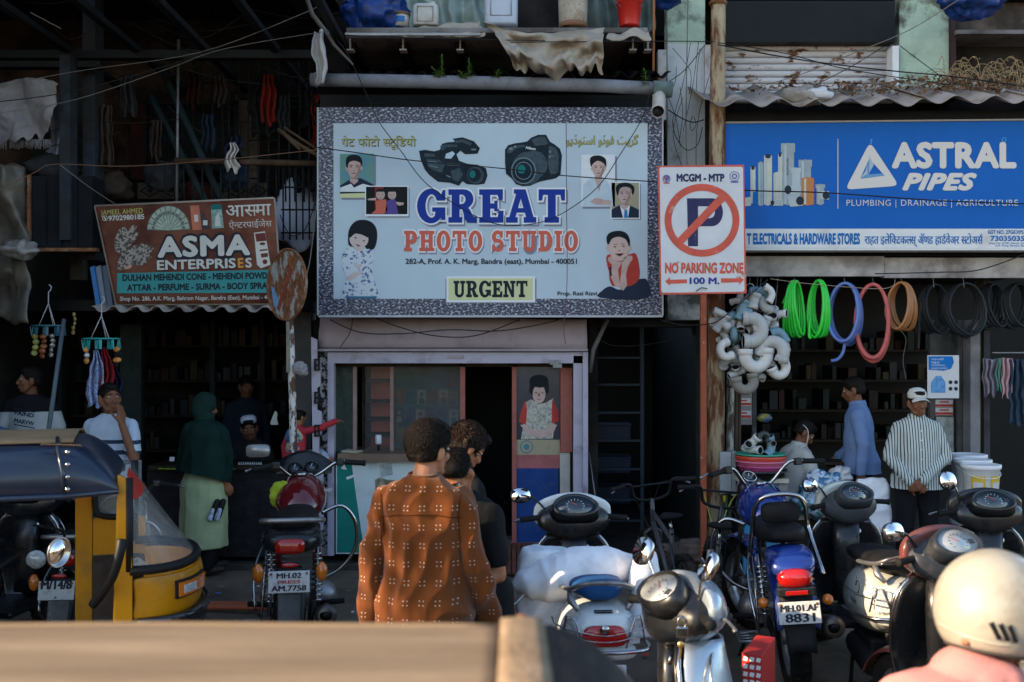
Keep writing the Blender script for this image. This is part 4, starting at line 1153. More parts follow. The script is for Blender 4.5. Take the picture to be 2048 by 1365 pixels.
ppipe(1547,1560,345,410,PL,5);ppipe(1564,1588,287,410,PG,4.6,18);ppipe(1599,1622,320,400,PG,4.6,14);ppipe(1584,1600,336,408,PG2,6,10)
ppipe(1603,1628,355,411,PO,7,0);ppipe(1633,1648,369,410,PG,7,8)
prt(HS,'tee_print',[[(1572,372),(1602,372),(1602,388),(1572,391)],[(1573,392),(1598,390),(1606,412),(1580,414)],[(1640,382),(1658,383),(1658,400),(1640,398)],[(1546,402),(1566,400),(1566,412),(1546,412)]],YB,PG2,8)
prt(HS,'bore_print',[circ(1576,380,7,9,14),circ(1600,402,8,9,14),circ(1652,391,7,8,14),circ(1545,406,4,5,10)],YB,PK,9)
prt(HS,'tee_print',[[(1490,396),(1502,394),(1502,412),(1490,413)]],YB,PL,6);prt(HS,'valve_print',[[(1506,384),(1514,384),(1516,409),(1505,409)]],YB,IB,6)
txt(HS,'FLOWGUARD',1577,350,4,YB,INK,w=34,rot=90,d=9)
txt(HS,'T ELECTRICALS & HARDWARE STORES',1494,488,20,YB,IB,w=226,bold=.045,d=5)
txt(HS,'',1729,488,16,YB,IB,w=236,d=5,vf=deva(['रा','ह','त',' ','इ','ले','ि','क~','ट/','क','ल~','स्',' ','ॲ','ण~','ड',' ','हा','ड^','वे','अ','र',' ','स~','टो','अ','स^']))
txt(HS,'',1729.8,488,16,YB,IB,w=236,d=5.7,vf=deva(['रा','ह','त',' ','इ','ले','ि','क~','ट/','क','ल~','स्',' ','ॲ','ण~','ड',' ','हा','ड^','वे','अ','र',' ','स~','टो','अ','स^']))
txt(HS,'GST NO. 27GKXPS7750',1976,468,7,YB,IB,w=88,bold=.02,d=5)
txt(HS,'7303503530',1981,482,9.5,YB,IB,w=86,bold=.03,d=5)
txt(HS,'Shop No. A/383, Ishwar Camp',1978,488.5,4,YB,IB,w=78,d=5);txt(HS,'A.K. Marg, Bandra East',1990,493.5,4,YB,IB,w=62,d=5)
# ------------------------------------------------------------------ no parking sign on its red-brown post
YN=8.35
NP=thing('no_parking_sign','white no parking sign with red ring and crossed P on a red brown post','sign',(X(1408,YN),YN+.05,0))
SW=mt('chipped white enamel',(.58,.60,.62),.5,var=.08,vs=4,dirt=(.30,.15,.08),da=.9,ds=7,dt=.70,dw=.03)
SR=mt('faded red paint',(.55,.10,.065),.6,var=.15,vs=7,dirt=(.5,.4,.36),da=.6,ds=12,dt=.66,dw=.03)
SN=mt('navy paint',(.03,.03,.09),.6,var=.2,dirt=(.35,.35,.4),da=.7,ds=10,dt=.68,dw=.03,stretch=(3,1,.5))
SD=mt('royal paint',(.03,.04,.25),.6)
m=MB()
m.prism([(X(a,YN),Z(b,YN))for a,b in[(1315,332),(1488,330),(1493,587),(1320,590)]],Matrix.Translation((0,YN+.012,0)),.012)
m.build('sign_plate',SR,NP,world=True)
prt(NP,'white_field',[[(1319,337),(1322,335),(1483,334),(1486,337),(1489,581),(1486,584),(1326,586),(1323,583)]],YN,SW,2)
prt(NP,'red_ring',[('h',circ(1404,441,75,73,48),circ(1404,441,61,59,48))],YN,SR,5)
prt(NP,'letter_p',[('h',[(1374,397),(1424,397)]+circ(1424,425,22,28,12,-90,90)[1:]+[(1396,453),(1396,493),(1376,493)],[(1396,413),(1418,413)]+circ(1420,425,10,12,8,-90,90)+[(1396,437)])],YN,SN,4)
prt(NP,'red_bar',[[(1349,484),(1444,385),(1455,396),(1359,495)]],YN,SR,6.5)
txt(NP,'MCGM - MTP',1353,363,14,YN,SN,w=96,bold=.05,d=4)
txt(NP,'NO PARKING ZONE',1330,546,19,YN,SR,w=157,bold=.05,d=4,rot=0)
slabnum=txt(NP,'100 M.',1379,568,12,YN,SD,w=60,bold=.04,d=4)
prt(NP,'arrow',[[(1330,563),(1340,555),(1340,560),(1374,559),(1374,567),(1340,568),(1340,572)]],YN,SR,4)
prt(NP,'arrow',[[(1488,560),(1478,552),(1478,557),(1442,557),(1442,566),(1478,565),(1478,570)]],YN,SR,4)
EM=mt('emblem ink',(.12,.12,.3),.6);EM2=mt('emblem gold',(.38,.32,.2),.6)
prt(NP,'emblem',[('h',circ(1333,358,8,8,16),circ(1333,358,6,6,16)),[(1328,352),(1338,352),(1338,359),(1333,364),(1328,359)]],YN,EM,4)
prt(NP,'emblem_detail',[[(1330,354),(1333,354),(1333,358),(1330,358)],[(1326,366),(1340,366),(1338,368),(1328,368)]],YN,SR,5)
prt(NP,'emblem',[('h',circ(1469,353,10,10,18),circ(1469,353,8.6,8.6,18)),('h',circ(1469,353,6,6,6),circ(1469,353,3.5,3.5,6)),[(1460,363),(1478,363),(1476,366),(1462,366)]],YN,EM,4)
m=MB();m.bb(X(1402,YN),X(1414,YN),YN+.014,YN+.06,0,Z(345,YN));m.build('post',REDOX,NP,world=True,bev=.003)
m=MB();m.tube([U(1392,583,YN-.01),U(1402,576,YN-.02),U(1412,577,YN-.02),U(1424,584,YN+.1)],.004,5);m.build('wire_tie',WIREM,NP,world=True)
# thick peeling lamp pole behind it
m=MB();m.tube([U(1438,-160,8.8),U(1436,100,8.8),U(1433,500,8.8),V((X(1430,8.8),8.8,0))],[.064,.066,.074,.082],20)
LP=solo(m,'street_pole','thick rusty peeling street pole behind the no parking sign','pole',mt('pole rust and cream',(.40,.33,.22),.8,var=.3,vs=9,bump=.5,bs=50,dirt=(.13,.055,.03),da=1,ds=4.5,dt=.48,dw=.05,stretch=(2,2,.5)))
for z_ in(Z(12,8.8),Z(940,8.8)):
    m=MB();m.lathe([(.072,0),(.08,.01),(.08,.03),(.072,.04)],(X(1436,8.8),8.8,z_),n=20)
    c_=m.build('collar',RUST,LP);c_.data.transform(Matrix.Translation(-LP.location))
# round rusty plate on a leaning post
YR=8.3
RS=thing('round_sign','round sign rusted brown, seen half side on, on a flaking thin post','sign',(X(586,YR),YR,0))
RM=mt('rusted sign face',(.20,.085,.04),.9,var=.6,vs=22,bump=.5,bs=60,dirt=(.34,.36,.34),da=1,ds=9,dt=.54,dw=.03,stretch=(1.4,1.4,.6))
q=Matrix.LocRotScale(U(576,570,YR-.03),Euler((0,0,R(-45))),(1,1,1))
m=MB();r_=.293
m.prism([(r_*math.cos(a*math.pi/20),r_*math.sin(a*math.pi/20))for a in range(40)],q,.012)
m.build('sign_disc',RM,RS,world=True)
m=MB();m.tube([q@V((r_*math.cos(a*math.pi/20),-.014,r_*math.sin(a*math.pi/20)))for a in range(40)],.012,6,closed=True);m.build('rim',RUST,RS,world=True)
m=MB();m.prism([(-.15,-.19),(-.11,-.22),(.1,.12),(.06,.15)],q@Matrix.Translation((0,-.014,0)),.002);m.build('painted_bar',mt('rusted red bar',(.22,.06,.035),.9,var=.3),RS,world=True)
m=MB();m.prism([(-.235,.0),(-.19,-.02),(-.12,-.12),(-.15,-.21),(-.2,-.16)],q@Matrix.Translation((0,-.013,0)),.002);m.build('painted_patch',mt('faded blue patch',(.16,.30,.50),.8,var=.3),RS,world=True)
FLK=mt('flaked white post',(.50,.48,.46),.8,var=.3,dirt=(.10,.055,.035),da=1,ds=14,dt=.5,dw=.03,stretch=(1,1,.5))
m=MB();m.tube([U(579,640,YR),U(582,700,YR),U(585,800,YR),U(588,948,YR),V((X(590,YR),YR,0))],.032,8,smooth=True);m.build('post',FLK,RS,world=True)
m=MB();m.bb(X(575,YR),X(581,YR),YR-.045,YR-.034,Z(745,YR),Z(640,YR));m.build('clamp_strip',mt('olive grey strip',(.20,.19,.15),.8,var=.3),RS,world=True)
b=MB();b.ell(U(600,737,YR-.02),(.062,.06,.055));b.ell(U(606,745,YR-.02),(.04,.05,.03))
o=blob('bag_tmp',GREYCL,None,lambda q_:q_.__dict__.update(b.__dict__)or None,.008,2,folds=.008,fscale=(30,30,30))
o.name='tied_bag';tag(o,'small grey tied bag hooked on the flaking post below the round rusty sign','bag')
# ------------------------------------------------------------------ drain pipe, tarps, pots on the ledge
m=MB();m.tube([U(622,160,8.75),U(800,163,8.75),U(1000,167,8.75),U(1200,172,8.75),U(1318,178,8.75)],.058,16)
DP=thing('drain_pipe','long grey drain pipe running above the studio signboard with downturned open end','pipe',U(980,168,8.75))
m.build('pipe',PIPE,DP,world=True)
m=MB();m.tube([U(1306,178,8.75),U(1344,180,8.75)],.07,16);m.build('coupling',mt('mossy coupling',(.12,.17,.16),.8,var=.4),DP,world=True)
m=MB();m.tube([U(1318,182,8.75),U(1318,205,8.73),U(1317,216,8.68),U(1316,224,8.60)],.055,16,cap=False);m.build('elbow',mt('pale elbow',(.42,.40,.36),.6,var=.2),DP,world=True,solid=.006)
m=MB();m.lathe([(.052,0),(.05,.004),(0.001,.004)],U(1316,222,8.62),(0,-1,-.1),n=16);m.build('bore',BLACKM,DP,world=True)
m=MB();m.lathe([(.06,0),(.066,.002),(.066,.02),(.06,.022)],U(630,160,8.75),(1,0,0),n=16);m.build('joint',PIPE,DP,world=True)
def sheet(px,name,label,cat,mat,Y,depth=.15,amp=.03,sc=5,nu=40,nv=30,**k):
    """px(u,v) -> photo pixel; v=0 bottom, 1 top"""
    def f(u,v):
        a,b=px(u,v)
        return U(a,b,Y+depth*(noise.noise(V((a*.013,b*.02,Y)))-.2))
    return cloth(f,nu,nv,name,mat,amp,sc,None,label,cat,**k)
def L(a,b,t):return a+(b-a)*t
# plastic sheet swagged under the ledge
def sw(u,v):
    top=[(962,42),(1010,62),(1080,66),(1150,62),(1208,56)]
    bot=[(1026,128),(1062,150),(1130,150),(1170,138),(1206,148)]
    i=min(int(u*4),3);t=u*4-i
    a=V(top[i]).lerp(V(top[i+1]),t);b=V(bot[i]).lerp(V(bot[i+1]),t)
    b.y+=10*math.sin(u*19)+6*math.sin(u*47)
    p=b.lerp(a,v);p.x+=8*math.sin(v*3)*(1-u)
    return p.x,p.y
m=MB()
def f(u,v):
    a,b=sw(u,v)
    d=.09*math.sin(v*9+u*5)+.05*math.sin(v*17-u*14)
    p=U(a,b,8.66-.1*math.sin(v*3.1)+d*.6)
    return p+noise.noise_vector(p*9)*.02
m.grid(f,70,40)
o=solo(m,'plastic_sheet','stained pale plastic sheet hanging in folds from the ledge above the signboard','tarpaulin',PLAST,solid=.003)
m=MB()
def f(u,v):
    a,b=L(800,965,u)+4*math.sin(v*5),L(74,58,v)-14*u*v
    p=U(a,b,8.72+.1*v);return p+noise.noise_vector(p*12)*.025
m.grid(f,40,10);solo(m,'plastic_sheet','thin dirty plastic strip spread along the ledge beside white tubs','tarpaulin',PLAST,solid=.004)
m=MB()
def f(u,v):
    p=U(L(1215,1300,u),L(80,62,v)+6*math.sin(u*8),8.7+.05*v);return p+noise.noise_vector(p*12)*.03
m.grid(f,24,8);solo(m,'plastic_sheet','crumpled brown plastic strip on the ledge under the red bucket','tarpaulin',PLAST,solid=.004)
# translucent sheeting behind the pots
m=MB()
def f(u,v):
    p=U(L(790,1000,u),L(62,-60,v),9.45+.06*math.sin(u*30+v*3));return p+noise.noise_vector(p*5)*.05
m.grid(f,60,16);solo(m,'plastic_curtain','pale greenish plastic curtain gathered behind the tubs on the ledge','curtain',mt('pale green plastic',(.26,.33,.30),.4,var=.3,vs=5),solid=.003)
m=MB()
def f(u,v):
    p=U(L(1170,1310,u),L(62,-60,v),9.5+.06*math.sin(u*22+v*3));return p+noise.noise_vector(p*5)*.05
m.grid(f,40,16);solo(m,'plastic_curtain','dark greenish plastic curtain behind the red bucket on the ledge','curtain',mt('dark green plastic',(.09,.12,.11),.5,var=.4,vs=5),solid=.003)
def crumple(cx,cy,Y,rx,ry,rz,name,label,cat,mat,amp=.35,seed=0,n=26):
    m=MB();c=U(cx,cy,Y)
    rs=[]
    for i in range(n//2+1):
        th=math.pi*(i+.05)/(n/2+.1);r=[]
        for j in range(n):
            a=2*math.pi*j/n
            d=V((math.sin(th)*math.cos(a),math.sin(th)*math.sin(a),-math.cos(th)))
            k=1+amp*noise.noise(d*1.8+V((seed,0,0)))+amp*.6*(1-2*abs(noise.noise(d*4.5+V((0,seed,0)))))
            r.append(c+V((d.x*rx,d.y*ry,d.z*rz))*k)
        rs.append(r)
    m.rings(rs)
    return solo(m,name,label,cat,mat)
crumple(745,18,8.95,.26,.2,.2,'blue_tarpaulin','crumpled dark blue tarpaulin bundle on the left end of the ledge','tarpaulin',BLUET,.5,3,44)
crumple(1335,-4,8.9,.1,.1,.09,'blue_tarpaulin','small blue tarpaulin corner above the grey pipe outlet','tarpaulin',BLUET,.4,5,30)
crumple(1950,-4,8.7,.22,.14,.14,'blue_tarpaulin','blue tarpaulin corner hanging at the top right of the picture','tarpaulin',BLUET,.5,8,40)
zt=Z(55,8.9)
def pot(px,Y,prof,name,label,cat,mat,group=None,base=None):
    m=MB();m.lathe(prof,(X(px,Y),Y,zt if base is None else base),n=24)
    return solo(m,name,label,cat,mat,group)
PW=mt('grubby white plastic',(.50,.49,.46),.5,var=.12,vs=6,dirt=(.25,.2,.15),da=.6,ds=5,dt=.6)
p_=thing('paint_tub','small round paint tub with brown rim and blue label on the ledge','tub',(X(803,8.9),8.9,zt))
m=MB();m.lathe([(.065,0),(.072,.1),(.072,.1)],(0,0,0),n=24);m.build('tub',PW,p_)
m=MB();m.lathe([(.08,.1),(.082,.12),(.07,.125),(.065,.118)],(0,0,0),n=24);m.build('rim',mt('brown rim',(.20,.12,.07),.7,var=.3),p_)
m=MB();m.grid(lambda u,v:V((.0725*math.sin(L(-1.3,.5,u)),-.0735*math.cos(L(-1.3,.5,u)),.03+.05*v)),10,1);m.build('label',mt('blue label',(.03,.15,.42),.5),p_)
def jerry(px,py0,px1,py1,Y,label,mat):
    t=thing('jerry_can',label,'container',(X((px+px1)/2,Y),Y,Z(py1,Y)))
    w=X(px1,Y)-X(px,Y);h=Z(py0,Y)-Z(py1,Y)
    m=MB();m.rings([sup((0,0,z*h),w/2*s_,w*.38*s_,20,5,'z')for z,s_ in((0,.9),(.04,.98),(.5,1),(.92,.97),(.97,.9),(1,.8))]);m.build('body',mat,t)
    m=MB();m.tube([V((-.3*w,-.385*w,.14*h)),V((.3*w,-.385*w,.14*h)),V((.3*w,-.385*w,.82*h)),V((-.3*w,-.385*w,.82*h))],.006,5,closed=True);m.build('moulded_rib',mat,t)
    m=MB();m.lathe([(.03,h),(.03,h+.03),(.001,h+.03)],(w*.25,0,0),n=12);m.build('cap',mat,t)
    return t
jerry(826,12,878,55,8.9,'square grimy white tin tub in the middle of the ledge',PW)
jerry(968,-60,1036,56,8.95,'tall bluish white jerry can on the ledge above the swagged plastic sheet',mt('blue white plastic',(.46,.53,.64),.4,var=.06))
p_=thing('perforated_drum','tall cream perforated drum with brown base on the ledge','drum',(X(1146,8.95),8.95,zt))
m=MB();m.lathe([(.12,0),(.125,.02),(.14,.5)],n=26);m.build('drum',mt('cream drum plastic',(.42,.37,.29),.6,var=.2,vs=6,dirt=(.2,.12,.07),da=.6,ds=5),p_)
m=MB();m.lathe([(.128,.0),(.131,.02),(.128,.045),(.12,.045)],n=26);m.build('base_ring',mt('brown base',(.22,.12,.07),.7),p_)
for k in range(9):
    for j in range(6):
        a=-1.5+k*.38+(j%2)*.19
        if abs(a)<1.5:
            m=MB();r_=.126+j*.0022;m.lathe([(.0045,0),(.0001,.002)],(r_*math.sin(a),-r_*math.cos(a),.06+j*.06),(math.sin(a),-math.cos(a),0),n=6);m.build('hole',BLACKM,p_)
p_=thing('bucket','bright red plastic bucket on the ledge above the signboard','bucket',(X(1259,8.9),8.9,zt))
m=MB();m.lathe([(.09,0),(.092,.01),(.112,.2),(.122,.205),(.122,.222),(.112,.222),(.1,.1),(.085,.02)],n=28,cap=True);m.build('body',mt('red plastic',(.50,.02,.015),.35,var=.15),p_)
m=MB();m.tube([V((.12*math.cos(a),-.12*math.sin(a)*.4-.03,.21-.06*math.sin(a)))for a in[k*math.pi/12 for k in range(13)]],.003,5);m.build('handle',STEEL,p_)
# copper coloured pole at the ledge end, weeds, hanging rags
m=MB();m.tube([U(1308,-60,8.8),U(1307,142,8.8)],.011,8);solo(m,'thin_pole','thin copper brown vertical pole at the right end of the ledge','pole',mt('copper brown',(.30,.13,.05),.5))
def weed(px,py,Y,h,label,lean=0,mat=LEAF,n=16,group='weeds sprouting over the drain pipe'):
    t=thing('weed',label,'plant',U(px,py,Y),group=group)
    pts=[V((lean*(k/8)**2,0,h*k/8))for k in range(9)]
    m=MB();m.tube(pts,.003,4);m.build('stem',mat,t)
    m=MB()
    for i in range(n*3):
        k=random.random();b=pts[int(k*8)];a=random.uniform(0,6.3);l_=random.uniform(.03,.06)*(1.2-k*.6)
        d=V((math.cos(a),math.sin(a)*.8,random.uniform(-.5,.3)))*l_;s_=V((-math.sin(a),math.cos(a),0))*l_*.22
        m.add([b,b+d*.5+s_,b+d,b+d*.5-s_],[(0,1,2,3)])
    tag(m.build('leaves',mat,t),kind='stuff')
weed(884,152,8.7,.19,'tallest green weed over the drain pipe, left group')
weed(874,152,8.68,.08,'low green weed leaning left beside the tallest one',-.05)
weed(938,153,8.7,.16,'upright green weed in the middle of the drain pipe')
weed(926,155,8.68,.06,'small drooping weed left of the middle upright weed',-.04)
weed(992,155,8.7,.07,'short bushy weed on the drain pipe right of centre',.03)
weed(1292,168,8.68,.14,'thin green weed at the right end of the drain pipe',-.02)
m=MB()
def f(u,v):
    w=.5-abs(v-.55)*.7
    p=U(640+(u-.5)*34*(w+.35)+4*math.sin(v*6),L(168,62,v),8.6);p.y+=.05*math.sin(u*6);return p+noise.noise_vector(p*14)*.012
m.grid(f,14,26);solo(m,'hanging_rag','torn white cloth bag hanging in front of the pipe left of the signboard','cloth',mt('old white cloth',(.50,.50,.50),.9,var=.15,dirt=(.2,.2,.2),da=.5),solid=.004)
# corrugated roof litter: leaves and dry creeper
def stuffpatch(name,label,cat,mats,x0,x1,y0,y1,Y,n,s0,s1):
    m=MB()
    for i in range(n):
        p=U(random.uniform(x0,x1),random.uniform(y0,y1),Y+random.uniform(-.1,.1));l_=random.uniform(s0,s1)
        m.cm=random.randrange(len(mats))
        e=[V((random.uniform(-1,1),random.uniform(-1,1),random.uniform(-.5,.8)))*l_ for _ in range(4)]
        m.add([p+e[0],p+e[1],p+e[2]]+[p+e[3]],[(0,1,2),(0,2,3)])
    o=m.build(name,mats);return tag(o,label,cat,kind='stuff')
BRL=mt('dead leaves',(.16,.09,.05),.9,var=.5,vs=20);BRL2=mt('grey rubbish',(.30,.28,.25),.9,var=.4);
def zs(px_,Yv):return Z(206,8.55)+(Z(178,9.45)-Z(206,8.55))*(Yv-8.55)/.9
m=MB()
for i in range(900):
    Yv=random.uniform(8.75,9.4);pxx=random.triangular(1440,2100,1950);p=V((X(pxx,Yv),Yv,zs(pxx,Yv)+random.uniform(.03,.09)*(1.6 if pxx>1800 else 1)))
    l_=random.uniform(.012,.045);m.cm=random.choice((0,0,0,1,2))
    e=[V((random.uniform(-1,1),random.uniform(-1,1),random.uniform(-.5,.8)))*l_ for _ in range(4)]
    m.add([p+e[0],p+e[1],p+e[2],p+e[3]],[(0,1,2),(0,2,3)])
tag(m.build('roof_litter',[BRL,BRL2,LIT[2]]),'dead leaves and rubbish lying on the wavy awning of the hardware shop','litter',kind='stuff')
m=MB()
for i in range(46):
    bx=random.uniform(1880,2060);by=185;pts=[]
    d=random.choice((-1,1))*random.uniform(.2,1);h=random.uniform(.12,.34)
    for k in range(9):
        t=k/8;pts.append(U(bx,by,9.1+.1*d)+V((d*.22*t*t*1.2,0,h*math.sin(t*2.3))))
    m.tube(pts,[.003]*9,3)
    for k in range(3,9):
        for q in range(2):
            a=V((random.uniform(-1,1),random.uniform(-1,1),random.uniform(-1.2,.3)))*.03
            m.add([pts[k],pts[k]+a,pts[k]+a*.5+V((.006,0,.006))],[(0,1,2)])
solo(m,'dry_creeper','dry straw coloured creeper arching over the right end of the wavy awning','plant',DRYL,kind='stuff')
for(a,b,w_,la,mm_)in((1232,192,.09,'crumpled pale paper with blue edge on the wavy awning',LIT[0]),(1262,192,.11,'folded torn brown rag in the middle of the wavy awning',BRL2),(1132,0,0,'',None)):
    if w_:crumple(a+400 if a<1240 else a+340,b,8.8,w_*1.3,w_,w_*.6,'scrap',la,'scrap',mm_,.6,a,18)
# ------------------------------------------------------------------ left: tarps, hanging clothes on the balcony
m=MB()
def f(u,v):
    a=L(-30,L(100,118,v),u);b=L(285-12*u+5*math.sin(u*30),168-6*math.sin(u*3),v)
    p=U(a,b,8.7+.05*math.sin(u*9+v*5));return p+noise.noise_vector(p*5)*.05+noise.noise_vector(p*14)*.015
m.grid(f,40,40);solo(m,'cloth_sheet','weathered grey cloth sheet with frayed lower edge strung at the upper left','cloth',GREYCL,solid=.004)
m=MB()
for i in range(160):
    p=U(random.uniform(-20,100),286,8.7);m.tube([p+V((0,0,.03)),p+V((random.uniform(-.01,.01),random.uniform(-.02,.02),-random.uniform(.02,.06)))],.0025,3)
tag(m.build('frayed_fringe',GREYCL),'frayed dark fringe along the bottom of the grey cloth sheet','fringe',kind='stuff')
m=MB()
def f(u,v):
    a=L(82,112,u)+24*v+8*math.sin(v*4);b=L(330,195,v)
    p=U(a,b,8.95+.04*math.sin(u*7));return p+noise.noise_vector(p*8)*.03
m.grid(f,12,26);solo(m,'cloth_strip','long bluish grey cloth strip slanting down beside the grey sheet','cloth',mt('blue grey cloth',(.26,.29,.36),.8,var=.3),solid=.004)
m=MB()
def f(u,v):
    a=L(-40,62-10*v,u);b=L(640,330,v);p=U(a,b,8.8+.1*math.sin(u*5+v*2));return p+noise.noise_vector(p*3)*.12+noise.noise_vector(p*11)*.02
m.grid(f,30,40);solo(m,'dark_tarpaulin','dark torn brown plastic tarpaulin hanging down at the left edge','tarpaulin',mt('dark brown tarp',(.085,.075,.06),.4,var=.5,vs=5),solid=.004)
crumple(40,500,8.6,.13,.1,.07,'plastic_bag','crumpled clear grey plastic knot hanging at the left edge','bag',mt('clear grey plastic',(.20,.19,.18),.3,var=.4),.5,2,26)
RC=mt('red cloth',(.20,.02,.014),.9,var=.25);NC=mt('navy cloth',(.012,.018,.04),.9,var=.3);KC=mt('black cloth',(.012,.013,.014),.9,var=.3)
def garment(px0,px1,py0,py1,Y,label,mat,name='hanging_clothes',taper=.5,seed=0,wob=4):
    m=MB()
    def f(u,v):
        c=(px0+px1)/2;w=(px1-px0)*(taper+(1-taper)*math.sin(min(1,(1-v)*1.5)*1.5))
        a=c+(u-.5)*w+wob*math.sin(v*7+seed);b=L(py1,py0,v)+6*math.sin(u*9+seed)*(1-v)
        p=U(a,b,Y+.035*math.sin(u*15+seed));return p+noise.noise_vector(p*10)*.02
    m.grid(f,20,26)
    return solo(m,name,label,'clothes',mat,solid=.006)
garment(500,545,146,270,9.7,'black shirt hanging on the balcony bars beside the red garment',KC,seed=1)
garment(522,552,150,250,9.66,'red garment hanging on the balcony bars',RC,seed=3,taper=.6,wob=1.5)
garment(598,640,180,250,9.7,'black garment hanging on the bars next to the signboard edge',KC,seed=5)
garment(622,642,190,290,9.72,'red cloth hanging on the bars next to the signboard edge',RC,seed=6)
garment(450,484,272,320,9.15,'dark blue cloth draped over the balcony rail',NC,seed=2,taper=.7)
garment(452,476,286,342,9.1,'small white cloth tied on the balcony rail',mt('white cloth',(.55,.52,.48),.9),seed=2,taper=.4)
garment(588,632,335,380,9.3,'black cloth above the white sack behind the bars',KC,seed=7)
crumple(594,430,9.55,.19,.12,.3,'white_sack','large bluish white sack behind bars between the brown sign and the signboard','sack',mt('blue white sack',(.42,.46,.56),.8,var=.1),.25,4,36)
for k in range(6):
    m=MB();m.tube([U(566+k*13,335,9.2),U(567+k*13,480,9.2)],.008,4);m.build('grille_bar',GR,LB,world=True)
for k,yy in enumerate((375,420,466)):
    m=MB();m.tube([U(562,yy,9.19),U(636,yy,9.19)],.008,4);m.build('grille_bar',GR,LB,world=True)
m=MB();m.tube(cr([U(560,262,9.0),U(590,285,9.0),U(636,312,9.0)],4),.02,5);m.tube([U(568,255,9.05),U(636,300,9.0)],.012,5);m.tube([U(556,258,9.0),U(600,300,8.95)],.014,5)
solo(m,'sticks','bundle of dark sticks poking out beside the signboard edge','sticks',mt('dark stick',(.10,.06,.035),.9))
m=MB();m.tube([U(604,-30,8.7),U(625,30,8.65),U(655,68,8.6),U(668,90,8.6),U(706,130,8.6)],[.022,.02,.02,.014,.01],6)
solo(m,'branch','dark bent branch at the top left of the ledge','branch',mt('grey bark',(.13,.12,.11),.9))
# ------------------------------------------------------------------ hanging clothes racks of the left shop
TEAL=mt('teal plastic',(.02,.30,.29),.4);HOOK=mt('pale hook plastic',(.48,.48,.50),.5)
def rack(cx,cy,Y,r,label,mat):
    t=thing('clip_rack',label,'hanging rack',U(cx,cy,Y),group='plastic clip racks hanging in the left shop')
    m=MB();m.tube([V((r*math.cos(a*math.pi/10),r*.6*math.sin(a*math.pi/10),0))for a in range(20)],.008,6,closed=True);m.tube([V((-r,0,0)),V((r,0,0))],.005,5);m.build('ring',mat,t)
    m=MB();m.tube([V((-r*.6,0,.0)),V((0,0,.2))],.004,5);m.tube([V((r*.5,-.03,.0)),V((0,0,.2))],.004,5);m.tube([V((.02,.05,0)),V((0,0,.2)),V((0,0,.3)),V((.02,0,.32)),V((.025,0,.35)),V((.005,0,.37))],.005,5);m.build('hook',HOOK,t)
    for k in range(9):
        a=k*2*math.pi/9
        m=MB();p=V((r*math.cos(a),r*.6*math.sin(a),-.05));m.box(p+V((-.006,0,0)),(.006,.014,.08),(0,.12,a));m.box(p+V((.006,0,0)),(.006,.014,.08),(0,-.12,a));m.build('clip',mat,t)
    return t
rack(203,678,8.6,.155,'bright teal clip rack with scarves hanging in front of the left shop',TEAL)
rack(97,652,8.9,.145,'dim blue clip rack with sachet strips, further left',mt('dim blue plastic',(.03,.13,.17),.4))
CHK=mt('blue checked scarf',(.13,.18,.38),.9,dirt=(.45,.5,.62),da=.9,ds=60,dt=.5,dw=.03)
garment(175,208,702,812,8.6,'blue and white checked scarf hanging from the teal clip rack',CHK,'scarf',taper=.3,seed=2,wob=2)
garment(200,226,695,800,8.62,'dark red scarf hanging from the teal clip rack',mt('dark red scarf',(.20,.015,.02),.9,var=.3),'scarf',taper=.3,seed=4,wob=2)
garment(222,244,730,790,8.7,'dark blue scarf behind the orange sachets',NC,'scarf',taper=.4,seed=5,wob=2)
ORG=mt('orange sachets',(.50,.20,.04),.3,var=.5,vs=30);SIL=mt('silver sachets',(.35,.36,.33),.25,var=.6,vs=30,metal=.4)
def strip(px,py0,py1,Y,label,mats,w=.03):
    m=MB();n=max(3,int((py1-py0)/9))
    for k in range(n):
        c=U(px+2*math.sin(k*1.3),L(py0,py1,(k+.5)/n),Y);m.cm=k%len(mats)
        h=(Z(py0,Y)-Z(py1,Y))/n*.55
        m.ell(c,(w,.012,h),(random.uniform(-.3,.3),0,random.uniform(-.6,.6)),8,5)
    return solo(m,'sachet_strip',label,'sachets',mats,'strips of sachets hanging in the left shop')
strip(233,694,736,8.55,'plump orange and dark striped sachets on the right of the teal rack',[ORG,KC],.042)
strip(172,694,728,8.58,'orange sachets on the left of the teal rack',[ORG,SIL],.026)
strip(70,668,712,8.9,'yellow green sachet strip on the dim rack',[mt('yellow foil',(.25,.24,.06),.3,var=.5,vs=30)])
strip(86,668,718,8.9,'brown orange sachet strip on the dim rack',[mt('brown foil',(.25,.08,.03),.3,var=.5,vs=30)],.035)
strip(104,668,715,8.9,'silver sachet strip on the dim rack',[SIL],.025)
strip(148,625,670,9.0,'glinting gold sachet strip between the two racks',[mt('gold foil',(.3,.22,.08),.25,var=.5)],.02)
m=MB();m.tube([U(128,640,8.9),U(96,870,8.4)],.02,6);solo(m,'leaning_pole','grey blue pole leaning beside the man in the printed black shirt','pole',mt('grey blue pole',(.11,.14,.16),.7))
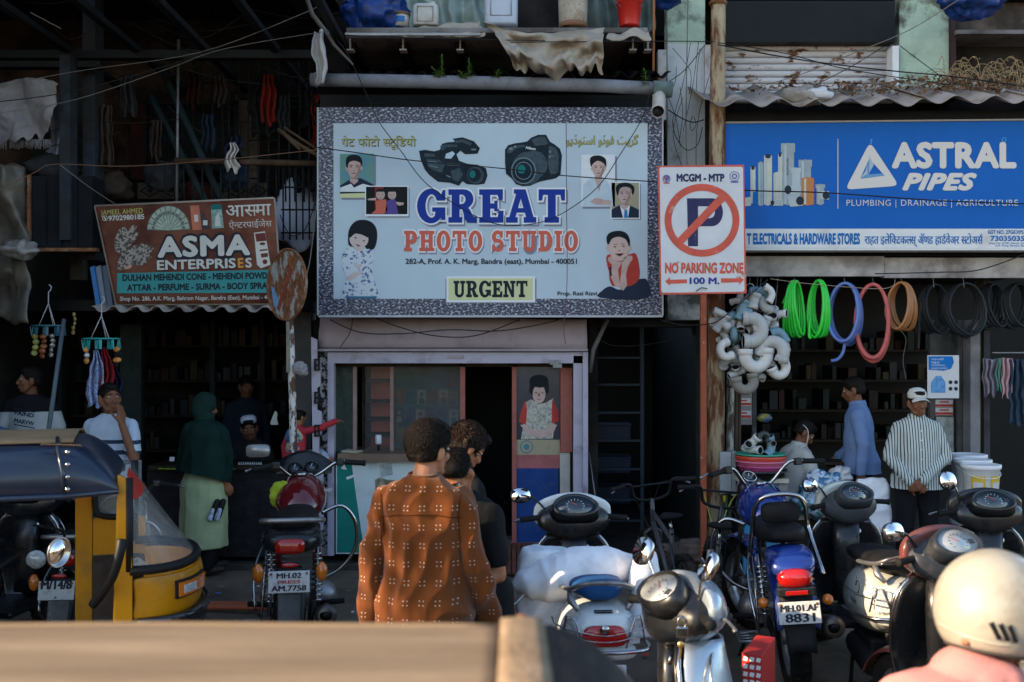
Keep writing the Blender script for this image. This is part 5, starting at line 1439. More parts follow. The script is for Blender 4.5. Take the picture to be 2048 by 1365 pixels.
# counter of the perfume shop
t=thing('shop_counter','black covered shop counter with small goods on top in the left shop','counter',(X(430,9.4),9.4,0))
pbox('counter_front',300,578,940,1114,9.3,9.35,COUNT,t);pbox('counter_top',296,625,932,941,9.25,9.9,WOODD,t)
pbox('counter_side',294,300,940,1114,9.3,9.9,COUNT,t)
BOT=mt('bottle glint',(.5,.52,.5),.2)
for i in range(11):
    m=MB();c=U(478+i*4.4,932,9.35);m.lathe([(.008,0),(.008,.022),(.004,.028),(.004,.036),(.0005,.036)],c,n=8)
    solo(m,'small_bottle','tiny bright perfume bottle in the row on the black counter','bottle',BOT,'row of tiny bottles on the counter')
t=thing('price_stand','small white card stand on the counter beside the woman','card',U(344,925,9.4))
m=MB();m.box((0,0,.03),(.045,.004,.04),(-.2,0,0));m.build('card',WHITEP,t)
m=MB();m.add([U(316,938,9.22),U(338,930,9.4),U(358,932,9.4),U(352,939,9.22)],[(0,1,2,3)]);solo(m,'leaflet','yellow green leaflets lying on the counter left of the woman','leaflet',mt('lime print',(.35,.45,.05),.5,var=.5,vs=20),solid=.006)
m=MB();m.add([U(444,936,9.22),U(452,928,9.4),U(478,934,9.4),U(470,939,9.22)],[(0,1,2,3)]);solo(m,'leaflet','green leaflet lying on the counter right of the woman','leaflet',mt('green print',(.06,.32,.06),.5,var=.5,vs=20),solid=.006)
m=MB();m.prism([(X(a,9.44),Z(b,9.44))for a,b in((541,846),(545,835),(550,822),(555,826),(554,838),(557,850),(542,850))],Matrix.Translation((0,9.44,0)),.004);solo(m,'torn_sticker','torn pale sticker on the dark pier behind the seated man','sticker',mt('torn paper',(.42,.42,.36),.9))
# green bush and stuff in the left end of the studio window, objects on counter
t=thing('folded_papers','pile of pale papers and wooden tray on the studio counter','papers',U(703,910,9.25))
m=MB();m.box((0,.05,.012),(.2,.2,.02),(0,0,.1));m.build('tray',mt('tray wood',(.28,.17,.09),.6),t)
m=MB();m.box((.0,.05,.03),(.16,.15,.012),(0,.05,-.2));m.build('paper',mt('cream paper',(.45,.42,.33),.8),t)
t=thing('desk_lamp','small white and black desk lamp on the studio counter','lamp',U(757,908,9.45))
m=MB();m.lathe([(.04,0),(.04,.012),(.012,.02),(.01,.1),(.001,.1)],n=14);m.build('stand',BLACKM,t)
m=MB();m.lathe([(.022,.09),(.03,.1),(.03,.17),(.024,.18),(.001,.18)],n=14);m.build('shade',mt('white shade',(.6,.62,.65),.4),t)
# ------------------------------------------------------------------ passage: ladder rack, blue crates
t=thing('ladder_rack','dark steel ladder rack standing in the passage beside the studio','rack',(X(1235,9.8),9.8,0))
for px_ in(1178,1281):pbox('upright',px_,px_+7,655,1100,9.75,9.8,mt('blue black steel',(.014,.022,.028),.6)if 'blue black steel' not in MATS else MATS['blue black steel'],t)
for yy in(714,768,824,880,937,998,1040):pbox('rung',1184,1282,yy,yy+4,9.76,9.79,MATS['blue black steel'],t)
for i,yy in enumerate((850,915,975)):
    t=thing('crate','dim navy crate on the ladder rack, %s'%('topmost','in the middle','lowest')[i],'crate',U(1225,yy+34,10.0))
    m=MB();m.box((0,.1,.09),(.36,.3,.16));m.build('body',mt('navy crate',(.005,.010,.024),.5)if i==0 else MATS['navy crate'],t,bev=.01)
    m=MB();m.box((0,.1,.175),(.38,.32,.012));m.build('rim',MATS['navy crate'],t)
m=MB();m.tube([U(1178,905,9.3),U(1190,990,9.2),U(1196,1010,9.2)],.006,5);solo(m,'stick','thin pale stick leaning in the passage by the lilac door post','stick',STEEL)
m=MB();m.tube([U(1215,640,9.3),U(1187,700,9.25),U(1180,745,9.3)],.022,5);solo(m,'bracket_strut','dark diagonal strut under the right end of the signboard','strut',mt('grey brown strut',(.13,.12,.12),.8))
# ------------------------------------------------------------------ hoses
def hose(cx,cy,Y,rx,rz,n,r,mat,label,yaw,tail=None,spread=.035,seed=0):
    m=MB();c=U(cx,cy,Y)
    rnd=random.Random(seed)
    for k in range(n):
        ox=(k-(n-1)/2)*spread*1.7;pts=[]
        kr=1+rnd.uniform(-.04,.03);ph=rnd.uniform(-.1,.1)
        for j in range(36):
            a=2*math.pi*j/36
            u,w=math.cos(a)*rx*kr,math.sin(a)*rz*kr
            ca,sa=math.cos(R(yaw)),math.sin(R(yaw))
            x_=u*ca;y_=u*sa
            s_=.25+.75*(1-(math.sin(a)+1)/2)      # loops gather at the top where they hang
            pts.append(c+V((x_-sa*ox*s_,y_+ca*ox*s_,w-rz*(kr-1)+.01*math.sin(a*2+ph))))
        m.tube(pts,r,8,closed=True)
    if tail:m.tube(cr([U(a,b,Y-.03)for a,b in tail],6),r,8)
    o=solo(m,'hose_coil',label,'hose',mat,'coiled hoses hanging from the hardware shop beam')
    return o
GRN=mt('bright green hose',(.03,.62,.05),.35,var=.08);BHO=mt('blue hose',(.09,.16,.42),.35,var=.1);PHO=mt('coral pink hose',(.50,.12,.11),.4,var=.1);OHO=mt('amber brown hose',(.36,.15,.05),.35,var=.15);KHO=mt('black hose',(.012,.015,.017),.45,var=.2)
hose(1588,618,8.9,.10,.245,6,.0135,GRN,'wide bright green hose coil, nearest the grey pipe fittings',52,[(1584,565),(1574,590),(1566,608)],.018,1)
hose(1637,617,8.9,.09,.245,5,.0135,GRN,'narrower bright green hose coil, second from the grey fittings',-62,[(1620,640),(1618,672),(1622,676)],.017,2)
hose(1689,627,8.9,.13,.265,6,.015,BHO,'blue hose coil with a loose end hanging down',-30,[(1690,680),(1686,705),(1675,719),(1662,722)],.03,3)
hose(1744,645,8.9,.14,.335,5,.0165,PHO,'largest coral pink hose coil',-22,None,.036,4)
hose(1802,612,8.9,.10,.205,6,.012,OHO,'amber brown hose coil beside the pink one',-45,None,.03,5)
hose(1866,618,9.1,.13,.22,5,.013,KHO,'black hose coil next to the amber brown one',20,[(1842,600),(1838,660),(1836,700)],.03,6)
hose(1926,620,9.0,.17,.235,5,.012,KHO,'largest black hose coil with a visible round loop',5,[(1945,660),(1935,675),(1920,672)],.035,7)
hose(1982,612,9.2,.13,.2,5,.012,KHO,'black hose coil right of the largest black one',30,None,.03,8)
hose(2032,612,9.2,.13,.2,5,.012,KHO,'black hose coil at the right edge of the picture',15,None,.03,9)
for a,b in((1588,566),(1640,566),(1688,568),(1745,572),(1802,570),(1866,575),(1926,575)):
    m=MB();m.tube([U(a,556,8.98),U(a+2,b,8.92)],.003,4);solo(m,'tie_wire','tie wire holding a hose coil to the beam','wire',WIREL,'tie wires holding hose coils')
# ------------------------------------------------------------------ cluster of grey pipe fittings
FG=mt('grey fitting plastic',(.40,.41,.41),.45,var=.08,vs=5,dirt=(.22,.2,.18),da=.5,ds=6,dt=.6)
FB=mt('blue grey fitting plastic',(.16,.27,.33),.45,var=.1);FW=mt('pale fitting plastic',(.55,.55,.53),.45,var=.08)
BORE=mt('dark bore',(.02,.02,.02),.9)
def fitting(c,r,kind,rot,mat,label,grp='grey pipe fittings hanging in a bunch'):
    q=Matrix.LocRotScale(c,Euler([R(a)for a in rot]),(1,1,1));m=MB(q)
    def sock(p,d):
        p=V(p);d=V(d).normalized()
        m.tube([p-d*r*.9,p-d*r*.85,p,p+d*.002],[r,r*1.13,r*1.16,r*1.05],14,cap=False)
        m.cm=1;m.lathe([(r*1.06,0),(.001,0)],p-d*.006,d,n=14);m.cm=0
    if kind=='elbow':
        R_=r*2;pts=[V((R_*math.cos(a),0,R_*math.sin(a)))for a in[k*math.pi/12 for k in range(7)]]
        pts=[pts[0]+V((0,0,-r*1.3))]+pts+[pts[-1]+V((-r*1.3,0,0))]
        m.tube(pts,r,14,cap=False);sock(pts[0],(0,0,-1));sock(pts[-1],(-1,0,0))
    elif kind=='trap':
        R_=r*1.75;pts=[V((R_*math.cos(a),0,R_*math.sin(a)))for a in[k*math.pi/12 for k in range(13)]]
        pts=[pts[0]+V((0,0,-r))]+pts+[pts[-1]+V((0,0,-r*1.2))]
        m.tube(pts,r,16,cap=False);sock(pts[0],(0,0,-1));sock(pts[-1],(0,0,-1))
    elif kind=='tee':
        m.tube([(0,0,-r*2.4),(0,0,r*2.4)],r,14,cap=False);m.tube([(0,0,0),(r*2.2,0,0)],r,14,cap=False)
        sock((0,0,-r*2.4),(0,0,-1));sock((0,0,r*2.4),(0,0,1));sock((r*2.2,0,0),(1,0,0))
    else:
        m.tube([(0,0,-r*1.6),(0,0,r*1.6)],r,14,cap=False);sock((0,0,-r*1.6),(0,0,-1));sock((0,0,r*1.6),(0,0,1))
    return solo(m,'pipe_fitting',label,'pipe fitting',[mat,BORE],grp)
YF=8.62
big=[('trap',1500,660,.058,(0,90,0),'largest grey trap bend, lying sideways in the middle of the bunch',FG),('trap',1512,712,.056,(0,180,10),'big pale u shaped bend opening upward, centre of the bunch',FW),('trap',1545,705,.053,(0,20,-20),'big grey bend right of the u shaped one',FG),
       ('tee',1443,645,.036,(20,35,0),'grey tee fitting at the left of the bunch with two open mouths',FG),('coupling',1508,602,.042,(0,15,0),'upper wide coupling in the bunch',FG),('elbow',1528,650,.034,(0,200,0),'small elbow with dark mouth right of the big bend',FG),
       ('tee',1484,620,.036,(0,20,0),'blue grey tee fitting near the top left of the bunch',FB),('elbow',1530,590,.03,(0,30,0),'small pale elbow at the very top of the bunch',FW),('trap',1453,700,.036,(0,250,20),'lower left pale s bend',FW),('trap',1558,735,.04,(0,150,20),'lowest right pale bend with black seal',FW),
       ('trap',1490,762,.045,(0,170,10),'dim grey bend at the bottom of the bunch',mt('dusty fitting',(.20,.19,.17),.6)),('elbow',1433,625,.03,(90,20,0),'small elbow facing the street at the far left of the bunch',FG)]
for k,px_,py_,r_,rot,la,mm_ in big:fitting(U(px_,py_,YF-.07),r_,k,rot,mm_,la)
rnd=random.Random(5)
n_=0
while n_<46:
    a=rnd.uniform(-1,1);b=rnd.uniform(-1,1)
    if a*a+b*b>1:continue
    px_=1500+a*72*(1-.35*max(0,b));py_=672+b*92
    fitting(U(px_,py_,YF+rnd.uniform(.02,.12)),rnd.uniform(.026,.04),rnd.choice(('elbow','trap','tee','elbow','coupling')),[rnd.uniform(0,360)for _ in range(3)],rnd.choice((FG,FG,FW,FB,FG)),'plain grey pipe fitting half hidden in the hanging bunch');n_+=1
for a in(1515,1522,1556,1500):
    m=MB();m.tube([U(a,556,8.98),U(a-6,620,YF)],.003,4);solo(m,'string','string holding up the bunch of pipe fittings','string',WIREL,'strings above the pipe fittings')
# ------------------------------------------------------------------ hardware shop front: posts, meter box, tubs, cabinet
pbox_=lambda*a,**k:pbox(*a,**k)
t=thing('cable_post','flaked white and dark wooden post with cables behind the street pole','post',(X(1465,9.0),9.0,0))
m=MB();m.tube([U(1462,640,9.0),U(1458,1110,9.0)],.035,8);m.build('post',mt('flaked post',(.42,.40,.35),.9,var=.3,dirt=(.08,.06,.05),da=1,ds=5,dt=.52,dw=.04,stretch=(2,2,.5)),t,world=True)
m=MB();m.tube([U(1474,640,9.05),U(1470,1110,9.05)],.02,6);m.tube([U(1481,700,9.05),U(1476,1110,9.05)],.014,6);m.build('cables',mt('brown cable',(.07,.05,.035),.7),t,world=True)
m=MB();m.tube([U(1436,760,8.75),U(1460,775,8.9),U(1480,768,9.05)],.008,5);m.build('strap',BLACKM,t,world=True)
t=thing('meter_box','narrow grey electric meter box with pipes below beside the street pole','box',(X(1455,8.75),8.75,Z(1000,8.75)))
pbox('body',1440,1463,905,988,8.7,8.8,mt('grey box paint',(.34,.36,.36),.5,var=.1,dirt=(.2,.12,.08),da=.5),t,bev=.004);pbox('door',1464,1472,903,993,8.7,8.82,mt('grey box edge',(.26,.28,.27),.5),t,bev=.003)
m=MB();m.tube([U(1453,990,8.76),U(1448,1110,8.8)],.012,6);m.build('pipe',mt('green pipe',(.06,.16,.12),.6),t,world=True)
m=MB();m.lathe([(.014,0),(.014,.06),(.001,.06)],U(1449,1005,8.74),n=8);m.build('yellow_cap',mt('yellow plastic',(.5,.4,.03),.5),t,world=True)
TUBY=8.6
zt2=Z(962,TUBY)
for i,(mm_,la,r0,r1,z0,h)in enumerate(((mt('black plastic',(.012,.012,.013),.4),'black plastic basin at the bottom of the stack of basins',.15,.22,0,.10),(mt('magenta plastic',(.42,.07,.20),.4),'magenta basin in the stack',.15,.19,.07,.07),(mt('pink plastic',(.58,.16,.25),.4),'pink basin in the stack',.16,.205,.11,.07),(mt('orange red plastic',(.60,.06,.03),.4),'orange red basin near the top of the stack',.17,.208,.155,.065),(mt('sea green plastic',(.04,.32,.22),.4),'sea green basin on top of the stack, holding fittings',.17,.208,.205,.035))):
    m=MB();c=V((X(1521,TUBY),TUBY,zt2+z0))
    m.lathe([(r0,0),(r0+(r1-r0)*.5,h*.4),(r1,h),(r1+.008,h),(r1+.008,h-.012)]if i<4 else[(r0,0),(r1,h),(r1+.008,h),(r1+.008,h-.01)],c,n=36,cap=False)
    m.lathe([(r1-.006,h*.5),(.001,h*.48)],c,n=36,cap=False)
    solo(m,'basin',la,'basin',mm_,'stack of coloured basins')
    if i==3:
        for q in range(3):
            mq=MB();mq.lathe([(r1+.004-q*.004,.05-q*.012),(r1+.009-q*.004,.046-q*.012),(r1+.004-q*.004,.042-q*.012)],c,n=36,cap=False)
            solo(mq,'basin','thin orange basin rim nested in the stack','basin',mm_,'stack of coloured basins')
for(a,b,r_,k,rot,mm_,la)in((1493,893,.03,'coupling',(60,20,0),FG,'small pale fitting at the left in the green basin'),(1508,882,.036,'coupling',(30,40,0),FW,'tall grey coupling in the green basin'),(1532,892,.038,'elbow',(0,60,40),FB,'blue grey elbow in the green basin'),(1527,878,.026,'trap',(0,0,20),mt('black fitting',(.03,.03,.035),.4),'black ring fitting at the back of the green basin'),(1509,900,.03,'tee',(90,0,30),FW,'pale tee at the front of the green basin'),(1546,898,.022,'elbow',(0,10,90),FG,'tiny elbow at the right of the green basin')):
    fitting(U(a,b,TUBY),r_,k,rot,mm_,la,'fittings in the green basin')
t=thing('cabinet','blue cabinet with cream worn top and red white label under the basins','cabinet',(X(1530,8.8),8.8,0))
pbox('front',1487,1556,966,1150,8.5,8.54,mt('worn blue paint',(.02,.19,.38),.6,var=.15,dirt=(.15,.12,.1),da=.5,ds=4),t);pbox('body',1485,1575,968,1150,8.545,9.0,DARKW,t)
pbox('top',1482,1578,958,967,8.46,9.02,mt('cream wood top',(.45,.41,.33),.7,var=.2),t);pbox('side_board',1557,1575,968,1150,8.5,8.54,mt('grey board',(.22,.22,.21),.8,var=.2),t)
prt(t,'label',[[(1507,988),(1536,988),(1536,1001),(1507,1001)]],8.5,WHITEP,2);prt(t,'label_band',[[(1507,996),(1536,996),(1536,1003),(1507,1003)]],8.5,PRED,3)
prt(t,'white_smear',[[(1489,962),(1500,958),(1560,960),(1574,990),(1569,1000),(1556,990),(1540,972),(1500,972)]],8.45,mt('white rag',(.5,.5,.5),.8,var=.1),1)if False else None
# posters and labels at the shop sides
LW=mt('label white',(.50,.51,.52),.6,var=.06)
def redlabel(x0,x1,y0,Y,par):
    prt(par,'label',[[(x0,y0),(x1,y0),(x1,y0+15),(x0,y0+15)]],Y,LW,2);prt(par,'label_band',[[(x0,y0+9),(x1,y0+9),(x1,y0+14),(x0,y0+14)]],Y,PRED,3)
    prt(par,'label_line',[[(x0+8,y0+3),(x1-8,y0+3),(x1-8,y0+6),(x0+8,y0+6)]],Y,PRED,3)
t=thing('poster','blue and white poster with round icons on the cupboard behind the capped man','poster',(X(1887,9.0),9.0,Z(790,9.0)))
pbox('sheet',1855,1918,711,797,9.0,9.006,LW,t)
prt(t,'blue_field',[[(1857,713),(1905,713),(1908,725),(1902,738),(1888,742),(1857,740)]],9.0,IB,2)
for k,(y_,w_)in enumerate(((717,26),(723,18),(729,30),(735,34))):txt(t,'',1862,y_+4,3.5,9.0,LW,w=w_,d=3,vf=deva((['आ','प','ली'],['सु','र'],['पा','णी','प','ट्'],['म','हा','रा','ष','ट'])[k]))
prt(t,'blue_figure',[[(1862,786),(1862,765),(1872,752),(1882,752),(1891,765),(1891,786)]],9.0,mt('mid blue print',(.10,.25,.48),.5,var=.4,vs=20),2)
prt(t,'icon',[circ(1901,765,4,4,12),circ(1912,765,4,4,12),circ(1901,778,4,4,12),circ(1912,778,4,4,12)],9.0,PNAVY,2)
redlabel(1871,1906,800,9.5,HB);redlabel(1871,1906,816,9.5,HB)
pbox('notice_sheet',1869,1907,834,912,9.5,9.51,mt('faded notice',(.30,.33,.32),.8,var=.4,vs=14),HB)
pbox('label_board',1470,1504,775,850,9.4,9.42,mt('grey backing',(.22,.22,.22),.8),HB);redlabel(1470,1502,797,9.4,HB);redlabel(1470,1502,822,9.4,HB)
m=MB();rs=[sup(U(1515+k*7,836-k*.6,9.3),.001,1,10)for k in range(2)]
crumple(1529,836,9.2,.065,.04,.04,'yellow_packet','yellow and blue packet hanging at the left side of the hardware shop','packet',mt('yellow packet',(.30,.27,.03),.4,dirt=(.02,.07,.22),da=1,ds=9,dt=.5),.15,2,16)
# handkerchiefs hanging at far right
for i,(a,b,c,d,mm_)in enumerate(((1966,1990,718,790,(.20,.18,.22)),(1992,2004,718,778,(.12,.26,.22)),(2004,2024,716,792,(.45,.28,.30)),(2018,2050,720,850,(.03,.05,.08)))):
    garment(a,b,c,d,9.15,('grey lilac','green','pale pink','dark navy')[i]+' handkerchief cloth hanging at the right of the hardware shop',mt('hanky %d'%i,mm_,.9,var=.2),'handkerchief',taper=.9,seed=i,wob=1)
m=MB();m.tube([U(1985,706,9.15),U(2080,706,9.15)],.008,6);solo(m,'hanging_rail','dull rail with handkerchiefs at the right edge','rail',STEEL)
# paint buckets
def paintbucket(px_,pyt,Y,label):
    z1=Z(pyt,Y)
    t=thing('paint_bucket',label,'bucket',(X(px_,Y),Y,z1-.3),group='stacked white paint buckets')
    m=MB();m.lathe([(.125,0),(.128,.01),(.145,.27),(.15,.272)],n=28);m.build('pail',mt('white pail',(.62,.64,.66),.35,var=.05)if 'white pail' not in MATS else MATS['white pail'],t)
    m=MB();m.lathe([(.152,.262),(.156,.27),(.156,.298),(.145,.3),(.14,.292),(.001,.292)],n=28,cap=False);m.build('lid',MATS['white pail'],t)
    lm=MATS['yellow paint label']if 'yellow paint label' in MATS else mt('yellow paint label',(.55,.38,.03),.4)
    for a0 in(-1.0,.12):
        m=MB();m.grid(lambda u,v:V(((.1345+.03*v*.35)*math.sin(a0+u*.8),-(.1345+.03*v*.35)*math.cos(a0+u*.8),.06+.15*v)),10,2);m.build('label',lm,t)
        m=MB();m.grid(lambda u,v:V(((.137+.03*v*.2)*math.sin(a0+.12+u*.56),-(.137+.03*v*.2)*math.cos(a0+.12+u*.56),.08+.08*v)),10,2);m.build('label_panel',LW,t)
    m=MB();m.tube([V((.15*math.cos(a),-.15*math.sin(a),.24-.05*math.sin(a)))for a in[k*math.pi/10 for k in range(11)]],.003,5);m.build('handle',WHITEP,t)
    return t
for(a,b,Y_,la)in((1962,928,8.3,'front white paint bucket with yellow labels, top of its stack'),(1962,996,8.3,'paint bucket under the front one, second from the top'),(1945,918,8.6,'paint bucket behind the front one'),(1937,908,8.9,'rearmost paint bucket, top of the back stack'),(1937,975,8.9,'rear stack paint bucket, second from the top'),(1937,1040,8.9,'rear stack paint bucket, third from the top'),(1962,1064,8.3,'paint bucket low in the front stack'),(1937,1100,8.9,'rear stack paint bucket standing lowest')):
    paintbucket(a,b,Y_,la)
crumple(1650,975,8.7,.16,.12,.12,'goods_heap','heap of blue and white packets in the hardware shop doorway','packets',mt('blue white packets',(.04,.17,.32),.4,dirt=(.5,.55,.6),da=1,ds=14,dt=.5,dw=.02),.5,9,40)
crumple(1680,950,8.75,.09,.08,.06,'plastic_bag','clear white plastic bag on top of the blue packets','bag',mt('white plastic bag',(.5,.5,.5),.3,var=.2),.5,6,26)
crumple(1640,1005,8.7,.2,.14,.12,'goods_heap','lower heap of green and blue packets in the doorway','packets',mt('green blue packets',(.03,.14,.16),.4,dirt=(.3,.4,.5),da=1,ds=14,dt=.5,dw=.02),.5,12,40)
t=thing('low_table','dark wooden trestle in the hardware shop doorway behind the packets','table',(X(1660,9.1),9.1,0))
pbox('table_top',1610,1700,925,930,9.0,9.3,WOODD,t)
for a in(1613,1692):pbox('leg',a,a+6,930,1110,9.0,9.05,WOODD,t)
# orange conduits on the road
OC=mt('orange conduit',(.45,.12,.055),.6,var=.15)
for k,(dy,la)in enumerate(((0,'orange conduit pipe lying along the road, farther one'),(.09,'orange conduit pipe lying along the road, nearer one'))):
    m=MB();m.tube([V((-6,7.78-dy,.045)),V((-3,7.75-dy,.045)),V((-1.75,7.72-dy*1.1,.045))],.022,8);solo(m,'conduit',la,'pipe',OC)
# brown clutter at the foot of the buildings
t=thing('cloth_heap','lumpy grey brown rags in front of the dark passage','rags',(0,0,0))if False else None
crumple(1395,1105,8.7,.3,.18,.09,'rubbish_heap','low heap of brown rags and rubbish at the foot of the street pole','rubbish',mt('brown rags',(.10,.075,.06),.95,var=.4,vs=12),.5,21,36)
crumple(1700,1150,8.1,.35,.15,.06,'rubbish_heap','low gravelly heap on the road in front of the hardware shop','rubbish',mt('gravel heap',(.22,.18,.15),.95,var=.6,vs=40),.5,31,36)
# dark clutter on the balcony
RAGS=[mt('rag brown',(.05,.035,.028),.95,var=.4),mt('rag grey',(.03,.031,.035),.95,var=.4),mt('rag dull red',(.035,.010,.008),.95,var=.4),mt('rag dull blue',(.02,.035,.06),.95,var=.4)]
for i,(a,b,c,d,Y_,la)in enumerate(((240,272,150,230,9.3,'brown rag hanging left of the window grille'),(300,322,240,320,9.4,'grey rag hanging in front of the window grille'),(374,400,140,215,9.6,'dull red cloth hanging under the balcony beam'),(404,430,230,300,9.5,'dull blue cloth hanging on the balcony bars'),(196,226,210,330,9.2,'long brown rag hanging beside the blue grey post'),(556,580,190,262,9.6,'grey rag hanging near the bundle of sticks'),(430,452,150,210,9.6,'small brown cloth hanging high on the bars'))):
    garment(a,b,c,d,Y_,la,RAGS[(1,0,2,3,0,1,0)[i]],'hanging_rag',taper=.9-.04*i,seed=i*1.7,wob=1.2)
for i,(a,b,rx_,rz_,la)in enumerate(((330,352,.16,.12,'dark bundle on the balcony floor at the left'),(395,388,.14,.10,'dark bundle on the balcony floor behind the brown sign'),(470,352,.12,.11,'dark bundle on the balcony floor under the white cloth'),(222,372,.17,.14,'dark bundle beside the cabinet on the balcony'),(100,335,.2,.1,'dark bundle lying on top of the cabinet'))):
    crumple(a,b,9.5 if a>200 else 8.97,rx_,.12,rz_,'bundle',la,'bundle',RAGS[(i+1)%4],.4,i*3,22)
rnd=random.Random(3)
bm_=MB()
for i in range(70):
    a=rnd.uniform(190,630);b=rnd.uniform(20,340);p=U(a,b,rnd.uniform(9.2,9.8));pts=[p+V((.1*k*rnd.uniform(.6,1.2)*(1 if i%2 else-1),rnd.uniform(-.03,.03),-.03*k+.012*k*k+rnd.uniform(-.02,.02)))for k in range(5)]
    bm_.tube(cr(pts,3),.003,3)
tag(bm_.build('wire_tangle',WIREM),'tangle of thin dark wires and twine in the shadow of the balcony','wires',kind='stuff')
# ------------------------------------------------------------------ people
def skinm(n,c):return mt(n,c,.55,var=.08,vs=12,bump=.08,bs=120)
SKA=skinm('brown skin',(.30,.125,.062));SKB=skinm('deep brown skin',(.17,.072,.038));SKC=skinm('tan skin',(.33,.155,.09))
HAIR=mt('black hair',(.008,.006,.005),.55,spec=.12,var=.4,vs=60,bump=.6,bs=160)
EYEW=mt('eye white',(.45,.42,.38),.3);EYEB=mt('iris',(.02,.01,.008),.2)
LIPM=mt('lips',(.22,.075,.055),.5)
def hand(mb,w,d,pn,side,curl=.35,s=1.0,r=.0085,spread=.1):
    """w wrist, d finger direction, pn palm normal; five bent fingers, thumb from the side"""
    w,d,pn=V(w),V(d).normalized(),V(pn).normalized()
    lat=d.cross(pn).normalized()*side
    for k in range(5):
        o=(k-2)*.0155*s
        mb.cap(w+lat*o*.55,w+d*.082*s+lat*o,.0165*s,.0135*s,8)
    for k,(L_,o)in enumerate(((.07,.031),(.08,.0105),(.075,-.0105),(.058,-.030))):
        p=w+d*(.082-abs(o)*.18)*s+lat*o*s;dd=(d+lat*o*spread*20*.3).normalized();rr=r*s*(1 if k<3 else .88)
        for q,f in enumerate((.45,.32,.25)):
            ax=lat
            dd=(dd*math.cos(curl)+pn*math.sin(curl)).normalized()
            e=p+dd*L_*f*s
            mb.cap(p,e,rr*(1.06-q*.08),rr*(.98-q*.08),7);p=e
    p=w+d*.022*s+lat*.026*s;dd=(d*.62+lat*.72+pn*.25).normalized()
    for q,f in enumerate((.042,.032,.026)):
        e=p+dd*f*s;mb.cap(p,e,(.0135-q*.0018)*s,(.0118-q*.0018)*s,8);p=e;dd=(dd+pn*.25*curl*2-lat*.25).normalized()
def person(label,loc,rz=0,H=1.68,lean=0,turn=0,hrot=(0,0,0),skin=SKB,shirt=None,sleeve='long',trousers=None,shoes=None,hair='short',hairm=None,
           J=None,vox=.011,hem=.80,folds=.006,collar=False,curl=(.35,.35),hdir=None,group=None,fat=1.0,female=False,seated=False,legs=True,cat='person',hvox=None,headoff=(0,0,0),fsc=(8,8,2.6),tuck=False,beard=False,untag=False,rot=None):
    k=H/1.68
    t=thing('person',label,cat,loc,rz,group)
    P=dict(shR=(.152,-.004,1.345),shL=(-.152,-.004,1.345),elR=(.212,-.03,1.09),elL=(-.212,-.03,1.09),wrR=(.225,.05,.86),wrL=(-.225,.05,.86),
             hpR=(.088,0,.90),hpL=(-.088,0,.90),knR=(.10,.02,.49),knL=(-.10,.02,.49),anR=(.105,-.02,.085),anL=(-.105,-.02,.085),toR=(.12,.12,.035),toL=(-.12,.12,.035))
    if seated:P.update(knR=(.12,.42,.92),knL=(-.12,.42,.92),anR=(.12,.40,.48),anL=(-.12,.40,.48),toR=(.13,.54,.44),toL=(-.13,.54,.44))
    rel=set()
    if J:
        for a,b in J.items():P[a]=b
    piv=V((0,0,.95));ru=Matrix.Translation(piv)@Euler((-R(lean),0,R(turn))).to_matrix().to_4x4()@Matrix.Translation(-piv)
    up=lambda p:(ru@V(p))*k
    UP={'shR','shL','elR','elL','wrR','wrL'}
    Q={}
    for a,b in P.items():
        Q[a]=up(b)if(a in('shR','shL')or(a in UP and not(J and a in J)))else V(b)*k
    nb,hc=up((0,-.005,1.42)),up((0,.018,1.562))+V(headoff)*k
    q=Matrix.Translation(hc)@(ru.to_3x3()@Euler((-R(hrot[0]),R(hrot[1]),R(hrot[2]))).to_matrix()).to_4x4()@Matrix.Scale(k*.98,4)
    hp=lambda p:q@V(p)
    er=(ru.to_3x3()@Euler((-R(hrot[0]),R(hrot[1]),R(hrot[2]))).to_matrix()).to_euler()
    def hell(mb,c,r):mb.ell(hp(c),V(r)*k*.98,er)
    wd=.9 if female else 1
    def torso(mb,g,hemz=None):
        lv=[(.86,.135,.10,0),(.93,.152,.108,.0),(1.03,.142,.104,.005),(1.13,.140*wd,.100,.005),(1.24,.160*wd,.106,0),(1.32,.172*wd,.100,-.004),(1.37,.168*wd,.084,-.008),(1.402,.132*wd,.068,-.01),(1.425,.088,.056,-.01),(1.445,.052,.050,-.006)]
        if g>0:lv=[(hemz or .80,.208,.160,.0)]+[(z,max(a,.186)if z<1.0 else max(a,.158)if z<1.2 else a,max(b_,.142)if z<1.0 else max(b_,.112)if z<1.2 else b_,y)for z,a,b_,y in lv]
        if g>0 and lv[0][0]>lv[1][0]:lv=[lv[0]]+[l_ for l_ in lv[1:]if l_[0]>lv[0][0]]
        rs=[]
        for z,a,b_,y in lv:
            fz=fat if z<1.3 else 1+(fat-1)*.4
            bel=(fat-1)*.35*math.exp(-((z-1.05)/.13)**2)
            r=[]
            for j in range(28):
                t_=2*math.pi*j/28;cs,sn=math.cos(t_),math.sin(t_)
                px_=(abs(cs)**.85)*(1 if cs>0 else-1)*(a*fz+g);py_=sn*(b_*fz+g+(bel if sn>0 else 0))+y
                p_=(px_,py_,z)
                r.append(up(p_)if z>.94 else V(p_).lerp(V(up(p_))/k,max(0,(z-.80)/.14))*k)
            rs.append(r)
        mb.rings(rs)
    def arms(mb,g,part=1.0,hands=True):
        for sd,c in(('R',1),('L',-1)):
            s_,e,w=Q['sh'+sd]*1,Q['el'+sd],Q['wr'+sd]
            if part>=1:
                mb.cap(s_,e,(.047+g)*k,(.040+g)*k);mb.cap(e,w.lerp(e,.0),(.038+g)*k,(.027+g*1.1)*k)
            else:mb.cap(s_,s_.lerp(e,part),(.054+g)*k,(.052+g)*k)
